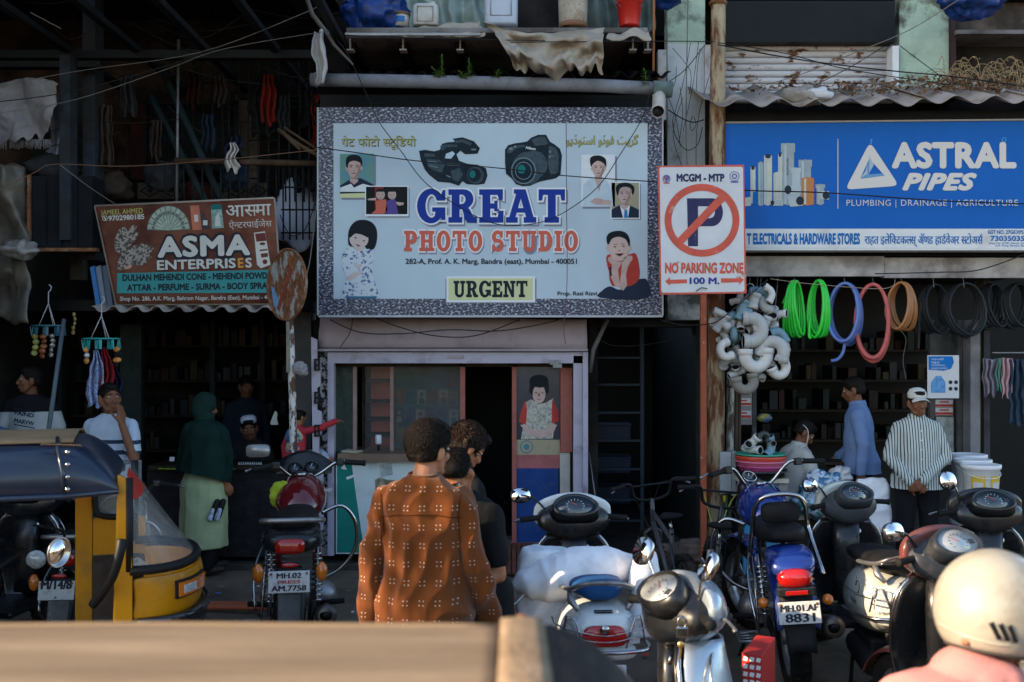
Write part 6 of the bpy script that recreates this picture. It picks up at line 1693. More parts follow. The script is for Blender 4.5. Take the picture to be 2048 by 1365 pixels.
    def legsf(mb,g):
        for sd in 'RL':
            h,kn,an=Q['hp'+sd],Q['kn'+sd],Q['an'+sd]
            mb.cap(h,kn,(.088+g)*k,(.056+g)*k);mb.cap(kn,an,(.055+g)*k,(.038+g*1.6)*k)
    def body(mb):
        torso(mb,0);arms(mb,0)
        mb.cap(nb+(nb-hc)*.25,hc-(hc-nb)*.25,.056*k,.05*k,12)
        if legs:
            legsf(mb,0)
            for sd in 'RL':mb.cap(Q['an'+sd]-V((0,.02,.03))*k,Q['to'+sd],.036*k,.028*k)
        for i,(sd,c)in enumerate((('R',1),('L',-1))):
            e,w=Q['el'+sd],Q['wr'+sd];d=(w-e).normalized();pn=V((-c,.2,0));dd=d
            if hdir and hdir[i]:dd,pn=V(hdir[i][0]),V(hdir[i][1])
            hand(mb,w,dd,pn,1 if hdir and hdir[i]and len(hdir[i])>2 and hdir[i][2]>0 else(-c if not(hdir and hdir[i]and len(hdir[i])>2)else hdir[i][2]),curl[i],k)
        hell(mb,(0,-.012,.03),(.073,.091,.086));hell(mb,(0,.032,-.015),(.060,.060,.082));hell(mb,(0,.045,-.075),(.042,.040,.034));hell(mb,(0,.066,-.088),(.02,.018,.018))
        mb.cap(hp((0,.088,.018)),hp((0,.108,-.024)),.0075*k,.0125*k,8)
        for c in(-1,1):
            hell(mb,(c*.013,.096,-.028),(.009,.009,.008));hell(mb,(c*(.086 if hair=='curly' else .079),-.004,-.010),(.011,.021,.034));hell(mb,(c*.030,.080,.034),(.024,.012,.008));hell(mb,(c*.04,.062,-.02),(.022,.02,.022))
            mb.cap(hp((c*.062,-.0,-.03)),hp((c*.035,.05,-.085)),.016*k,.018*k,8)
        hell(mb,(0,.088,-.052),(.022,.010,.006));hell(mb,(0,.087,-.063),(.019,.010,.006))
    blob('body',skin,t,body,vox if vox<.009 else max(.0085,vox*.8),3)
    for c in(-1,1):
        m=MB();m.ell(hp((c*.030,.077,.014)),(.0125*k,.010*k,.0075*k),er,10,6);e=m.build('eye',EYEW,t)
        m=MB();m.ell(hp((c*.030,.086,.014)),(.0052*k,.003*k,.0056*k),er,8,5);m.build('iris',EYEB,e)
        m=MB();m.cap(hp((c*.014,.094,.036)),hp((c*.048,.082,.036)),.0035*k,.0022*k,6);m.build('eyebrow',hairm or HAIR,t)
    m=MB();m.ell(hp((0,.0945,-.0575)),(.021*k,.005*k,.0055*k),er,10,5);m.build('mouth',LIPM,t)
    if beard:
        blob('beard',hairm or HAIR,t,lambda mb:(hell(mb,(0,.050,-.080),(.046,.043,.034)),mb.cap(hp((-.02,.094,-.043)),hp((.02,.094,-.043)),.005*k,.005*k,6)),.008,2,folds2=.002)
    if hair in('short','curly','wavy'):
        th={'short':.0,'curly':.006,'wavy':.014}[hair]
        def hf(mb):
            hell(mb,(0,-.016,.040),(.079+th,.095+th,.084+th*1.3));hell(mb,(0,-.035,-.005),(.076+th*.5,.070+th*.5,.072))
            hell(mb,(0,.028,.088+th*.5),(.058,.052,.030))
            if hair=='curly':hell(mb,(0,.0,.092),(.070,.086,.050))
            if hair=='wavy':hell(mb,(.02,.05,.085),(.062,.05,.036));hell(mb,(-.03,.02,.11),(.05,.05,.03))
        n1=q.to_3x3()@V((0,.86,-.52));n2=q.to_3x3()@V((0,.22,-1));n3=q.to_3x3()@V((0,.98,.1))
        blob('hair',hairm or HAIR,t,hf,hvox or max(.006,vox*.8),2,cut=[(hp((0,.066,.050)),n1),(hp((0,-.06,-.052)),n2),(hp((0,.0925,.1)),n3)],folds=.004 if hair!='short' else .0015,fscale=(45,45,45),folds2=.004 if hair!='short' else .0015)
    if shirt:
        g=.013
        cuts=[((0,0,hem*k),(0,0,-1))]
        def sf(mb):
            torso(mb,g,hem-.05)
            if sleeve=='long':arms(mb,g)
            elif sleeve=='rolled':
                for sd in 'RL':mb.cap(Q['sh'+sd],Q['el'+sd],.066*k,.056*k);mb.cap(Q['el'+sd],Q['el'+sd].lerp(Q['wr'+sd],.35),.053*k,.05*k)
            elif sleeve=='short':arms(mb,.009,.72)
        blob('shirt',shirt,t,sf,vox,4,cut=cuts,folds=folds,fscale=fsc)
        if collar:
            c0=up((0,-.004,1.44));m=MB()
            for(rr,zz)in((0,0),):
                rs=[]
                for j in range(25):
                    a=2*math.pi*(j/24)*.9+math.pi/2+math.pi*.1
                    cx,cy=.066*math.cos(a),.068*math.sin(a)
                    rs.append([up((cx*.93,cy*.93-.004,1.472)),up((cx*1.0,cy*1.0-.004,1.474)),up((cx*1.22,cy*1.22-.004,1.425)),up((cx*1.1,cy*1.1-.004,1.41))])
                m.rings(rs,True,True)
            m.build('collar',shirt,t,sub=1)
    if trousers and legs:
        def tf(mb):
            mb.ell(V((0,0,.93*k)),V((.162*fat,.120,.12))*k);legsf(mb,.018)
        blob('trousers',trousers,t,tf,max(vox,.011),3,folds=.006,fscale=(6,6,5))
    if shoes and legs:
        for sd in 'RL':
            m=MB();a,b=Q['an'+sd],Q['to'+sd];m.cap(a-V((0,.03,.045))*k,b,.042*k,.036*k,12);m.cap(a,a-V((0,.02,.05))*k,.045*k,.042*k,12);m.build('shoe',shoes,t)
    return t,q,k,hp,er
# shirt prints
def dotshirt():
    m=mt('orange printed cotton',(.12,.034,.006),.8,var=.08,vs=9,bump=.15,bs=260,sheen=.2)
    nt=m.node_tree;n,l=nt.nodes,nt.links;b=n['Principled BSDF']
    t=n.new('ShaderNodeTexCoord');sp=n.new('ShaderNodeSeparateXYZ');l.new(t.outputs['Object'],sp.inputs[0])
    def M_(op,a,b_=None):
        x=n.new('ShaderNodeMath');x.operation=op
        for i,v in enumerate((a,b_)):
            if v is None:continue
            if isinstance(v,(int,float)):x.inputs[i].default_value=v
            else:l.new(v,x.inputs[i])
        return x.outputs[0]
    def ax(o,per,ph):
        f=M_('ABSOLUTE',M_('SUBTRACT',M_('MODULO',M_('ADD',o,10+ph),per),per/2))
        return M_('ABSOLUTE',M_('SUBTRACT',f,.0085))
    u=ax(sp.outputs['X'],.067,0);w=ax(sp.outputs['Z'],.078,.02)
    d=M_('SQRT',M_('ADD',M_('MULTIPLY',u,u),M_('MULTIPLY',w,w)))
    mk=M_('LESS_THAN',d,.0029)
    src=b.inputs['Base Color'].links[0].from_socket
    mx=n.new('ShaderNodeMix');mx.data_type='RGBA';l.new(mk,mx.inputs['Factor']);l.new(src,mx.inputs['A']);mx.inputs['B'].default_value=(.42,.32,.26,1)
    l.new(mx.outputs['Result'],b.inputs['Base Color'])
    return m
def stripes(name,base,dark,axis,per,duty,lo=None,hi=None,extra=None):
    m=mt(name,base,.85,var=.06,vs=10,bump=.1,bs=200)
    nt=m.node_tree;n,l=nt.nodes,nt.links;b=n['Principled BSDF']
    t=n.new('ShaderNodeTexCoord');sp=n.new('ShaderNodeSeparateXYZ');l.new(t.outputs['Object'],sp.inputs[0]);o=sp.outputs[axis]
    def M_(op,a,b_=None):
        x=n.new('ShaderNodeMath');x.operation=op
        for i,v in enumerate((a,b_)):
            if v is None:continue
            if isinstance(v,(int,float)):x.inputs[i].default_value=v
            else:l.new(v,x.inputs[i])
        return x.outputs[0]
    mk=M_('LESS_THAN',M_('MODULO',M_('ADD',o,10),per),per*duty)
    if lo is not None:mk=M_('MULTIPLY',mk,M_('MULTIPLY',M_('GREATER_THAN',o,lo),M_('LESS_THAN',o,hi)))
    if extra:
        for a,c in extra:mk=M_('MAXIMUM',mk,M_('MULTIPLY',M_('GREATER_THAN',o,a),M_('LESS_THAN',o,c)))
    src=b.inputs['Base Color'].links[0].from_socket
    mx=n.new('ShaderNodeMix');mx.data_type='RGBA';l.new(mk,mx.inputs['Factor']);l.new(src,mx.inputs['A']);mx.inputs['B'].default_value=tuple(dark)+(1,)
    l.new(mx.outputs['Result'],b.inputs['Base Color'])
    return m
BLKT=mt('black trousers cloth',(.010,.010,.012),.9,var=.3);DEN=mt('dark denim',(.02,.03,.055),.9,var=.3);BLKC=mt('black tee cotton',(.010,.011,.012),.9,var=.2);SHOE=mt('black shoes',(.012,.011,.010),.5)
def strands(t,q,k,n,ln,mat,th,curl_=.5,seed=1):
    """short curved locks standing on the hair, joined"""
    r_=random.Random(seed);m=MB(q)
    for i in range(n):
        a=r_.uniform(0,2*math.pi);z=r_.uniform(-.55,1);c_=math.sqrt(1-z*z)
        d=V((c_*math.cos(a),c_*math.sin(a),z))
        if d.y>.55 and d.z<.35:continue
        if abs(d.x)>.8 and d.z<.0 and d.y>-.45:continue
        p=V((0,-.016,.040))+V((d.x*(.076+th),d.y*(.092+th),d.z*(.082+th*1.3)))
        if p.z<-.035:continue
        tg=V((r_.uniform(-1,1),r_.uniform(-1,1),r_.uniform(-1,1)));tg=(tg-d*tg.dot(d)).normalized()
        s_=d.cross(tg).normalized()*ln*.16
        e1=p+(d*.7+tg*.5)*ln*.5;e2=p+(d*.75+tg*(1.2*curl_+.4)-V((0,0,.25)))*ln*.9
        m.add([p-s_,p+s_,e1+s_*.8,e1-s_*.8,e2],[(0,1,2,3),(3,2,4)])
    tag(m.build('hair_locks',mat,t,fix=False),kind='stuff')
# 1 man in the orange shirt, seen from behind, looking down to the right
OS=dotshirt()
t,q,k,hp,er=person('man seen from behind in an orange brown shirt printed with white dots, short curly hair',(-.375,4.27,0),-6,1.675,lean=-3,hrot=(10,0,-38),skin=SKC,shirt=OS,trousers=DEN,shoes=SHOE,hair='curly',collar=True,vox=.0065,hem=.70,folds=.020,fat=1.02,fsc=(10,8,3.6),
    J=dict(elR=(.232,-.02,1.07),wrR=(.268,.10,.83),elL=(-.222,-.035,1.08),wrL=(-.235,-.01,.82)),headoff=(.02,.02,0))
strands(t,q,k,9000,.020,HAIR,.007,.8,3)
from mathutils.bvhtree import BVHTree
sh_=[o for o in t.children if o.name.startswith('shirt')][0]
bv=BVHTree.FromPolygons([v.co for v in sh_.data.vertices],[tuple(p.vertices)for p in sh_.data.polygons])
def surfline(pts,r,mat,nm,d=V((0,1,0)),off=.0015):
    o=[]
    for p in pts:
        h=bv.ray_cast(V(p)-d*.6,d)
        if h[0]:o.append(h[0]+h[1]*off)
    if len(o)>2:
        m=MB();m.tube(o,r,5);m.build(nm,mat,t)
SEAM=mt('shirt seam',(.06,.017,.004),.9)
surfline([(-.175+.35*i/30,0,1.285+.018*math.sin(i/30*math.pi))for i in range(31)],.0022,SEAM,'yoke_seam')
for s_ in(-1,1):surfline([(s_*(.172-.012*math.sin(i/14*math.pi)),0,1.38-.20*i/14)for i in range(15)],.0022,SEAM,'armhole_seam')
# 2 bowed man between
t,q,k,hp,er=person('man with bowed head and dark hair, half hidden behind the orange shirt',(-.175,4.66,0),150,1.56,lean=14,hrot=(35,0,10),skin=SKA,shirt=BLKC,sleeve='short',trousers=DEN,shoes=SHOE,hair='short',vox=.010,
    J=dict(elR=(.20,.10,1.05),wrR=(.10,.30,1.02),elL=(-.20,.10,1.05),wrL=(-.10,.30,1.02)))
strands(t,q,k,2500,.014,HAIR,.0,.3,4)
# 3 tall man with wavy hair, black tee
t,q,k,hp,er=person('man in a black tee with white chest patch and tousled wavy hair, looking down right',(-.275,5.08,0),-62,1.61,lean=3,hrot=(32,0,0),skin=SKA,shirt=BLKC,sleeve='short',trousers=DEN,shoes=SHOE,hair='wavy',vox=.009,hem=.82,
    J=dict(elR=(.235,.02,1.10),wrR=(.20,.12,.86),elL=(-.2,.04,1.10),wrL=(-.12,.14,.92)))
strands(t,q,k,3200,.030,mt('brown tipped hair',(.02,.011,.007),.55,spec=.12),.010,.6,5)
m=MB();m.lathe([(.034,0),(.036,.006),(.036,.014),(.034,.02)],V((.20,.12,.885))*k,(0,.3,-1),n=16);m.build('watch_strap',mt('silver watch',(.35,.33,.28),.3,metal=.7),t)
m=MB()
m.prism([(X(955,4.68),Z(1006,4.68)),(X(972,4.68),Z(1004,4.68)),(X(980,4.68),Z(1010,4.68)),(X(975,4.68),Z(1021,4.68)),(X(958,4.68),Z(1020,4.68))],Matrix.Translation((0,4.69,0)),.004)
p_=m.build('shirt_patch',mt('white patch print',(.55,.58,.62),.8),t,world=True)
t3=thing('phone','phone in a red edged case held down beside the man in the black tee','phone',U(983,1168,4.62),rz=20)
m=MB();m.box((0,0,0),(.016,.07,.13));m.build('case',mt('red phone case',(.5,.03,.02),.4),t3,bev=.004);m=MB();m.box((-.009,0,0),(.004,.062,.118));m.build('screen',BLACKM,t3)
# 4 woman in dark green headscarf and pale green kurta
KUR=mt('pale green kurta',(.40,.46,.26),.85,var=.08,vs=12,bump=.2,bs=90);HIJ=mt('dark green headscarf',(.009,.027,.022),.9,var=.25,bump=.2,bs=90)
WX,WY=X(408,9.0),9.0
t,q,k,hp,er=person('woman in a long dark green headscarf and pale green kurta holding shoes',(WX,WY,.02),-48,1.60,hrot=(10,0,-12),skin=SKA,shirt=None,trousers=mt('black leggings',(.010,.010,.012),.9),shoes=mt('black sandals',(.03,.02,.016),.5),hair=None,female=True,vox=.011,
    J=dict(elR=(.19,-.01,1.10),wrR=(.20,.12,.86),elL=(-.19,.0,1.10),wrL=(-.16,.16,.95),anL=(-.09,.12,.085),toL=(-.10,.26,.035)))
def kf(mb):
    rs=[]
    for z,a,b in((.24,.20,.21),(.40,.205,.205),(.6,.21,.20),(.8,.215,.195),(.95,.15,.14),(1.1,.14,.12),(1.25,.15,.12)):
        rs.append([V((a*(1+.05*math.sin(j*1.1))*math.cos(j*.2094),b*math.sin(j*.2094)*(1+.04*math.sin(j*1.9)),z))for j in range(30)])
    mb.rings(rs)
    mb.cap((.19,.04,1.02),(.205,.08,.93),.05,.045)
blob('kurta',KUR,t,kf,.011,3,folds=.010,fscale=(9,9,1.5))
def hjf(mb):
    for c,r in(((0,-.01,.04),(.098,.115,.11)),((0,-.03,-.02),(.09,.10,.11)),((0,.01,-.10),(.085,.10,.09))):mb.ell(hp(c),V(r)*k,er)
def clk(mb):
    rs=[]
    for z,a,b,y in((1.44,.06,.07,-.01),(1.405,.19,.15,-.005),(1.34,.25,.19,.01),(1.1,.285,.22,.015),(.9,.285,.235,.0),(.70,.27,.22,-.04)):
        rs.append([V((a*math.cos(j*.2094),y+b*math.sin(j*.2094),z))*(k if z>1.2 else .98)for j in range(30)])
    mb.rings(rs)
blob('headscarf',HIJ,t,hjf,.010,3,folds=.008,fscale=(9,9,4),cut=[(hp((0,.080,0)),(q.to_3x3()@V((0,1,.1))))])
blob('headscarf_cape',HIJ,t,clk,.011,3,folds=.016,fscale=(7,7,1.6),cut=[((0,0,.86),(0,-.30,-1))])
m=MB();m.lathe([(.042,0),(.045,.01),(.045,.035),(.042,.045)],V((.20,.08,.90)),(0,.4,-1),n=16);m.build('sleeve_cuff',KUR,t)
t3=thing('held_shoes','pair of black shoes with white and blue soles in the woman\'s hand','shoes',U(430,1020,8.82),rz=20)
for s_ in(0,1):
    m=MB();m.cap((-.03+.05*s_,0,-.06),(.02+.05*s_,0,.07),.034,.026,10);o_=m.build('shoe',SHOE,t3)
    m=MB();m.cap((-.045+.06*s_,-.02,-.075),(-.02+.06*s_,-.02,.0),.026,.02,8);m.build('sole',mt('blue white sole',(.42,.48,.58),.6,var=.5,vs=40)if s_==0 else MATS['blue white sole'],t3)
# 5 man in striped tee, hand at his cheek
TS=stripes('white tee with navy stripes',(.40,.46,.55),(.020,.040,.065),'Z',10,0,0,0,extra=[(1.285,1.315),(1.20,1.235),(1.12,1.155)])
t,q,k,hp,er=person('man in a pale blue tee with dark stripes, hand against his cheek',(X(222,7.9),7.9,0),172,1.76,hrot=(0,0,50),skin=SKB,shirt=TS,sleeve='short',trousers=DEN,shoes=SHOE,hair='short',vox=.009,hem=.86,
    J=dict(elL=(-.27,.15,1.12),wrL=(-.165,.135,1.375),elR=(.24,-.03,1.10),wrR=(.22,.05,.86)),hdir=(None,((.15,-.15,1),(1,-.2,0),1)),curl=(.3,.08),beard=False)
strands(t,q,k,1500,.010,HAIR,0,.3,6)
# 6 man at far left, looking left, black top with white printed body
BT=stripes('black tee white lower half',(.40,.42,.44),(.010,.010,.012),'Z',10,0,0,0,extra=[(1.36,1.7)])
t,q,k,hp,er=person('man at the far left in a black and white printed tee, looking left',(X(62,8.9),8.9,.12),195,1.76,hrot=(0,0,-75),skin=SKB,shirt=BT,sleeve='short',trousers=BLKT,shoes=SHOE,hair='short',vox=.010,hem=.9,
    J=dict(elR=(.27,.02,1.12),wrR=(.26,.2,1.34),elL=(-.235,-.02,1.10),wrL=(-.2,.1,.9)),hdir=(((0,.2,1),(-1,0,0)),None),curl=(.5,.3))
m=MB()
for k_,(s_,y_)in enumerate((('PAIND',829),('MARVW',845))):
    txt(t,s_,28,y_,8,8.72,INK,w=40,rot=-10,bold=.04,d=5)
for y_ in(818,850):prt(t,'shirt_line_print',[[(28,y_-2),(70,y_+6),(70,y_+8),(28,y_)]],8.715,INK,0)
# a sleeve of someone cut off by the left edge
t,q,k,hp,er=person('person in a dim blue shirt cut off by the left edge',(X(-22,8.4),8.4,0),180,1.62,skin=SKB,shirt=mt('dim blue shirt',(.07,.11,.2),.9,var=.2),trousers=BLKT,shoes=SHOE,vox=.014)
# 7 seated man with white cap behind the counter
t,q,k,hp,er=person('seated smiling man in a white skullcap and dark clothes behind the counter',(X(512,9.95),9.95,-.28),168,1.68,lean=12,hrot=(4,0,25),skin=SKB,shirt=mt('dark grey kurta',(.022,.022,.024),.9,var=.3),trousers=BLKT,hair='short',seated=True,vox=.012,hem=.84,
    J=dict(elR=(.26,.15,1.05),wrR=(.2,.4,1.02),elL=(-.26,.12,1.05),wrL=(-.1,.36,1.0)))
CAPM=mt('white cap cotton',(.46,.50,.58),.85,var=.06)
m=MB(q);m.lathe([(.082,.0),(.086,.02),(.084,.055),(.06,.075),(.001,.08)],(0,-.014,.052),(0,-.12,1),n=24,xs=.92);m.build('skullcap',CAPM,t)
t3=thing('stool','stool under the seated man in the white skullcap','stool',(X(512,9.95),10.0,0))
m=MB();m.bb(-.2,.2,-.18,.2,.48,.52);m.build('seat',WOODD,t3)
for a in(-.17,.17):
    for b in(-.15,.17):m=MB();m.bb(a-.02,a+.02,b-.02,b+.02,.05,.48);m.build('leg',WOODD,t3)
# 8 dim shopkeeper
t,q,k,hp,er=person('dim shopkeeper standing in shadow at the back of the left shop',(X(492,10.9),10.9,.05),205,1.72,hrot=(20,0,0),skin=SKB,shirt=mt('dim navy shirt',(.012,.018,.03),.9),trousers=BLKT,vox=.014)
# 9 child on the counter reaching for the shutter
VEST=mt('patterned blue vest',(.05,.13,.30),.8,dirt=(.42,.36,.22),da=1,ds=16,dt=.52,dw=.02,var=.3)
CY=9.12
t,q,k,hp,er=person('small child on the counter in a patterned vest with red sleeves, pointing right',(X(588,CY),CY+.04,.50),-40,.98,lean=8,hrot=(8,0,-10),skin=SKA,shirt=mt('red sleeve cotton',(.42,.035,.05),.9,var=.15),sleeve='long',trousers=mt('white child trousers',(.40,.44,.52),.9,var=.1),hair='short',seated=True,vox=.008,hem=.84,
    J=dict(elR=(.36,.22,1.40),wrR=(.50,.40,1.50),elL=(-.24,-.03,1.10),wrL=(-.22,-.02,.86),knR=(.2,.36,.98),anR=(.40,.30,.90),toR=(.5,.34,.92),knL=(-.02,.42,.95),anL=(.14,.46,.86),toL=(.22,.5,.88)),hdir=(((.8,.8,.2),(0,0,-1)),None),curl=(.4,.3))
def vf_(mb):
    for c,r in(((0,0,1.26),(.185,.135,.17)),((0,0,1.08),(.175,.135,.18)),((0,0,.95),(.17,.14,.12))):mb.ell(V(c)*k,V(r)*k,(-R(8),0,0))
blob('vest',VEST,t,vf_,.008,3,cut=[((0,0,1.42*k),(0,0,1))])
# 10 man in white shirt crouched on a box, head in the dark
t,q,k,hp,er=person('man in a loose white shirt and black trousers sitting bent forward behind the basins',(X(1575,9.0),9.0,-.28),-74,1.70,lean=14,hrot=(30,0,-20),skin=SKB,shirt=mt('loose off white shirt',(.40,.39,.36),.9,var=.1,bump=.3,bs=30),sleeve='rolled',trousers=BLKT,shoes=SHOE,seated=True,vox=.011,hem=.80,folds=.014,fat=1.08,hair='short',collar=True,
    J=dict(elR=(.24,.14,1.04),wrR=(.14,.36,.98),elL=(-.24,.16,1.08),wrL=(-.12,.38,1.0)))
t3=thing('crate','dark box under the man in the loose white shirt','box',(X(1572,9.0),9.0,0));m=MB();m.bb(-.2,.2,-.2,.2,.05,.52);m.build('body',WOODD,t3,bev=.01)
m=MB();m.tube(cr([U(1606,850,8.8),U(1616,862,8.78),U(1613,888,8.76),U(1600,896,8.8)],6),.0025,4);solo(m,'earphone_cable','thin white earphone cable by the head of the man in the white shirt','cable',WHITEP)
# 11 man in blue shirt
LBS=mt('light blue shirt cotton',(.13,.20,.36),.85,var=.08,bump=.2,bs=40)
t,q,k,hp,er=person('man in a light blue shirt facing left in the hardware shop doorway',(X(1722,9.05),9.05,.05),68,1.74,lean=4,hrot=(14,0,0),skin=SKB,shirt=LBS,trousers=mt('navy trousers',(.012,.016,.03),.9),shoes=SHOE,vox=.010,hem=.84,folds=.009,collar=True,
    J=dict(elL=(-.25,-.03,1.10),wrL=(-.24,-.01,.85),elR=(.23,.05,1.10),wrR=(.2,.2,.95)))
m=MB();m.lathe([(.036,0),(.038,.006),(.038,.014),(.036,.02)],V((-.24,-.01,.87))*k,(0,0,-1),n=16);m.build('watch',mt('gold watch',(.5,.4,.2),.3,metal=.8),t)
def bagf(mb):mb.rings([sup((0,0,z),w_,d_,24,3,'z')for z,w_,d_ in((0,.13,.08),(.03,.165,.10),(.22,.16,.09),(.36,.15,.06),(.42,.13,.03),(.45,.12,.02))])
o=blob('carry_bag',SACK,None,bagf,.011,2,folds=.014,fscale=(7,7,3),folds2=.004);o.location=U(1742,1062,8.62);tag(o,'white woven carry bag hanging from the hand of the man in the blue shirt','bag')
# 12 man in striped shirt and white cap
PS=stripes('white shirt with thin dark stripes',(.46,.50,.48),(.045,.06,.06),'X',.0225,.36)
t,q,k,hp,er=person('man in a white cap and vertically striped shirt with hands clasped in front',(X(1833,8.5),8.5,.03),174,1.66,hrot=(6,0,6),skin=SKB,shirt=PS,trousers=mt('black suit trousers',(.010,.010,.013),.9),shoes=SHOE,vox=.008,hem=.83,fat=1.05,folds=.007,collar=True,
    J=dict(elR=(.238,.02,1.10),wrR=(.11,.20,.90),elL=(-.238,.02,1.10),wrL=(.0,.22,.92)),hdir=(((-1,.3,-.5),(0,-1,.1)),((1,.2,-.7),(0,-1,.1))),curl=(.25,.3))
m=MB(q);m.lathe([(.084,-.005),(.088,.01),(.086,.04),(.066,.075),(.03,.09),(.001,.092)],(0,-.008,.045),(0,-.1,1),n=26,xs=.92);c_=m.build('cap',mt('white cap drill',(.50,.50,.46),.85,var=.06),t)
m=MB(q);m.grid(lambda u,v:V(((u-.5)*.15,.062+v*.075*math.cos((u-.5)*2.3),.058-.012*v-.03*(u-.5)**2*4)),12,6);m.build('cap_peak',MATS['white cap drill'],c_,solid=.004)
m=MB(q);m.tube([(-.018,.094,.112),(.016,.094,.114)],.0022,5);m.tube([(-.004,.094,.113),(-.010,.099,.086)],.0022,5);m.tube([(-.012,.097,.099),(.010,.096,.1)],.0022,5);m.tube([(-.02,.088,.12),(-.022,.094,.106)],.002,5);m.build('cap_emblem',BLACKM,c_)
for i in range(6):
    m=MB();m.lathe([(.0055,0),(.0055,.003),(.0005,.003)],V((.002,.155-abs(i-3)*.004,1.33-i*.08))*k,(0,1,0),n=8);m.build('button',WHITEP,t)
# 13 rider with white helmet, close to the camera
RX,RY=.955,2.10
PKC=mt('pink cotton',(.40,.18,.17),.9,var=.1,bump=.2,bs=90)
t,q,k,hp,er=person('rider in a white helmet and pink clothes at the lower right, close to the camera',(RX,RY,-.12),-50,1.63,lean=12,hrot=(0,0,10),skin=SKB,shirt=PKC,trousers=BLKT,shoes=SHOE,seated=True,vox=.009,folds=.012,
    J=dict(elR=(.25,.25,1.12),wrR=(.27,.5,1.08),elL=(-.25,.25,1.12),wrL=(-.27,.5,1.08)),fat=1.08)
blob('dupatta',PKC,t,lambda mb:(mb.ell(V((0,.0,1.37))*k,(.19,.12,.07)),mb.ell(V((0,.06,1.42))*k,(.09,.09,.07))),.009,3,folds=.014,fscale=(10,10,6))
HELM=mt('scuffed white helmet',(.31,.30,.25),.35,var=.06,vs=8,coat=.3,dirt=(.20,.17,.12),da=.6,ds=7,dt=.60,dw=.05)
hm=MB(q)
rs=[]
for i in range(15):
    th=math.pi*(i+.3)/19.0
    r_=[]
    for j in range(32):
        a=2*math.pi*j/32
        r_.append(V((math.sin(th)*math.cos(a)*.127,math.sin(th)*math.sin(a)*.152-.012,.02+math.cos(th)*.135)))
    rs.append(r_)
hm.rings(rs,True,True)
ho=hm.build('helmet_shell',HELM,t,solid=.008,sub=1)
def ridge(pts,r,mat,nm='helmet_ridge'):
    m=MB(q);m.tube(cr(pts,5),r,6);m.build(nm,mat,ho)
def hs(az,el,k_=1.0):
    a,e=R(az),R(el);return V((math.cos(e)*math.cos(a)*.129*k_,math.cos(e)*math.sin(a)*.154*k_-.012,.02+math.sin(e)*.137*k_))
for j,el in enumerate((-24,-12)):
    ridge([hs(180+60,el),hs(180+20,el),hs(180-20,el+2),hs(180-50,el+8)],.0022,HELM)
    ridge([hs(-60,el),hs(-20,el),hs(20,el+2)],.0022,HELM)
ridge([hs(190,-16),hs(225,-22),hs(260,-28),hs(295,-30),hs(330,-24)],.0035,HELM)
ridge([hs(180+i*12,-42,.985)for i in range(16)],.005,mt('helmet rim rubber',(.05,.045,.04),.7),'helmet_rim')
for az in(284,292,300):
    ridge([hs(az,-10,1.0),hs(az+9,-24,1.0)],.006,BLACKM,'vent_slot')
m=MB(q);m.grid(lambda u,v:hs(40+100*u,-22+42*v,1.02),20,8);m.build('visor',mt('smoky visor',(.05,.06,.07),.1,alpha=.6),ho,solid=.002)
m=MB(q);m.lathe([(.010,0),(.010,.004),(.001,.005)],hs(258,-34,.99),hs(258,-34),n=10);m.build('rivet',RUST,ho)
m=MB(q);m.tube([hs(150+i*6,28+3*math.sin(i*2),1.0)for i in range(5)],.0013,4);m.tube([hs(200+i*3,18+math.sin(i*2),1.0)for i in range(4)],.0022,4);m.build('scuff_marks',mt('scuff',(.10,.085,.07),.9),ho)
# ------------------------------------------------------------------ vehicles
TYRE=mt('tyre rubber',(.014,.013,.012),.85,var=.3,bump=.3,bs=60,dirt=(.07,.055,.04),da=.6,ds=6,dt=.55)
CHR=mt('chrome',(.42,.42,.42),.18,metal=1,dirt=(.16,.11,.08),da=.5,ds=12,dt=.66)
ALU=mt('dull aluminium',(.28,.28,.28),.42,metal=.8,var=.2,dirt=(.08,.07,.06),da=.6,ds=9,dt=.58)
PLK=mt('black scooter plastic',(.009,.010,.012),.27,var=.3,vs=7,dirt=(.035,.03,.028),da=.35,ds=6,dt=.58,spec=.5)
PLG=mt('grey scooter plastic',(.038,.042,.048),.45,var=.2,dirt=(.13,.12,.11),da=.5,ds=7,dt=.6)
RUB=mt('grip rubber',(.012,.012,.012),.7)
SEATB=mt('black seat vinyl',(.012,.012,.013),.5,var=.3,bump=.15,bs=80,dirt=(.05,.045,.04),da=.4)
SEATU=mt('blue seat vinyl',(.012,.06,.17),.42,var=.2,bump=.15,bs=60)
LENR=mt('red lens',(.34,.008,.006),.12,coat=.6,var=.2,vs=60)
LENO=mt('orange lens',(.55,.15,.015),.15,coat=.6,var=.15,vs=80)
LENC=mt('clear lens',(.40,.42,.43),.1,coat=.6,var=.5,vs=50)
MIRR=mt('mirror glass',(.85,.87,.88),.03,metal=1)
DIAL=mt('dial face',(.03,.045,.06),.12,coat=.6);DIALW=mt('pale dial face',(.34,.37,.38),.15,coat=.6);DMARK=mt('dial marks',(.6,.6,.6),.5);DNEED=mt('dial needle',(.6,.08,.03),.4)
PLATE=mt('number plate white',(.50,.51,.50),.5,dirt=(.22,.2,.17),da=.6,ds=30,dt=.62)
SCW=mt('white scooter paint',(.56,.60,.60),.22,coat=.5,dirt=(.26,.24,.21),da=.5,ds=5,dt=.66)
SCC=mt('cream scooter paint',(.50,.52,.46),.25,coat=.4,dirt=(.25,.2,.14),da=.6,ds=5,dt=.62)
SCS=mt('silver blue scooter paint',(.34,.40,.46),.28,metal=.5,coat=.4,dirt=(.16,.16,.16),da=.4,ds=6,dt=.62)
SCB=mt('black scooter paint',(.010,.011,.013),.2,coat=.5,dirt=(.05,.05,.05),da=.4,ds=6,dt=.6)
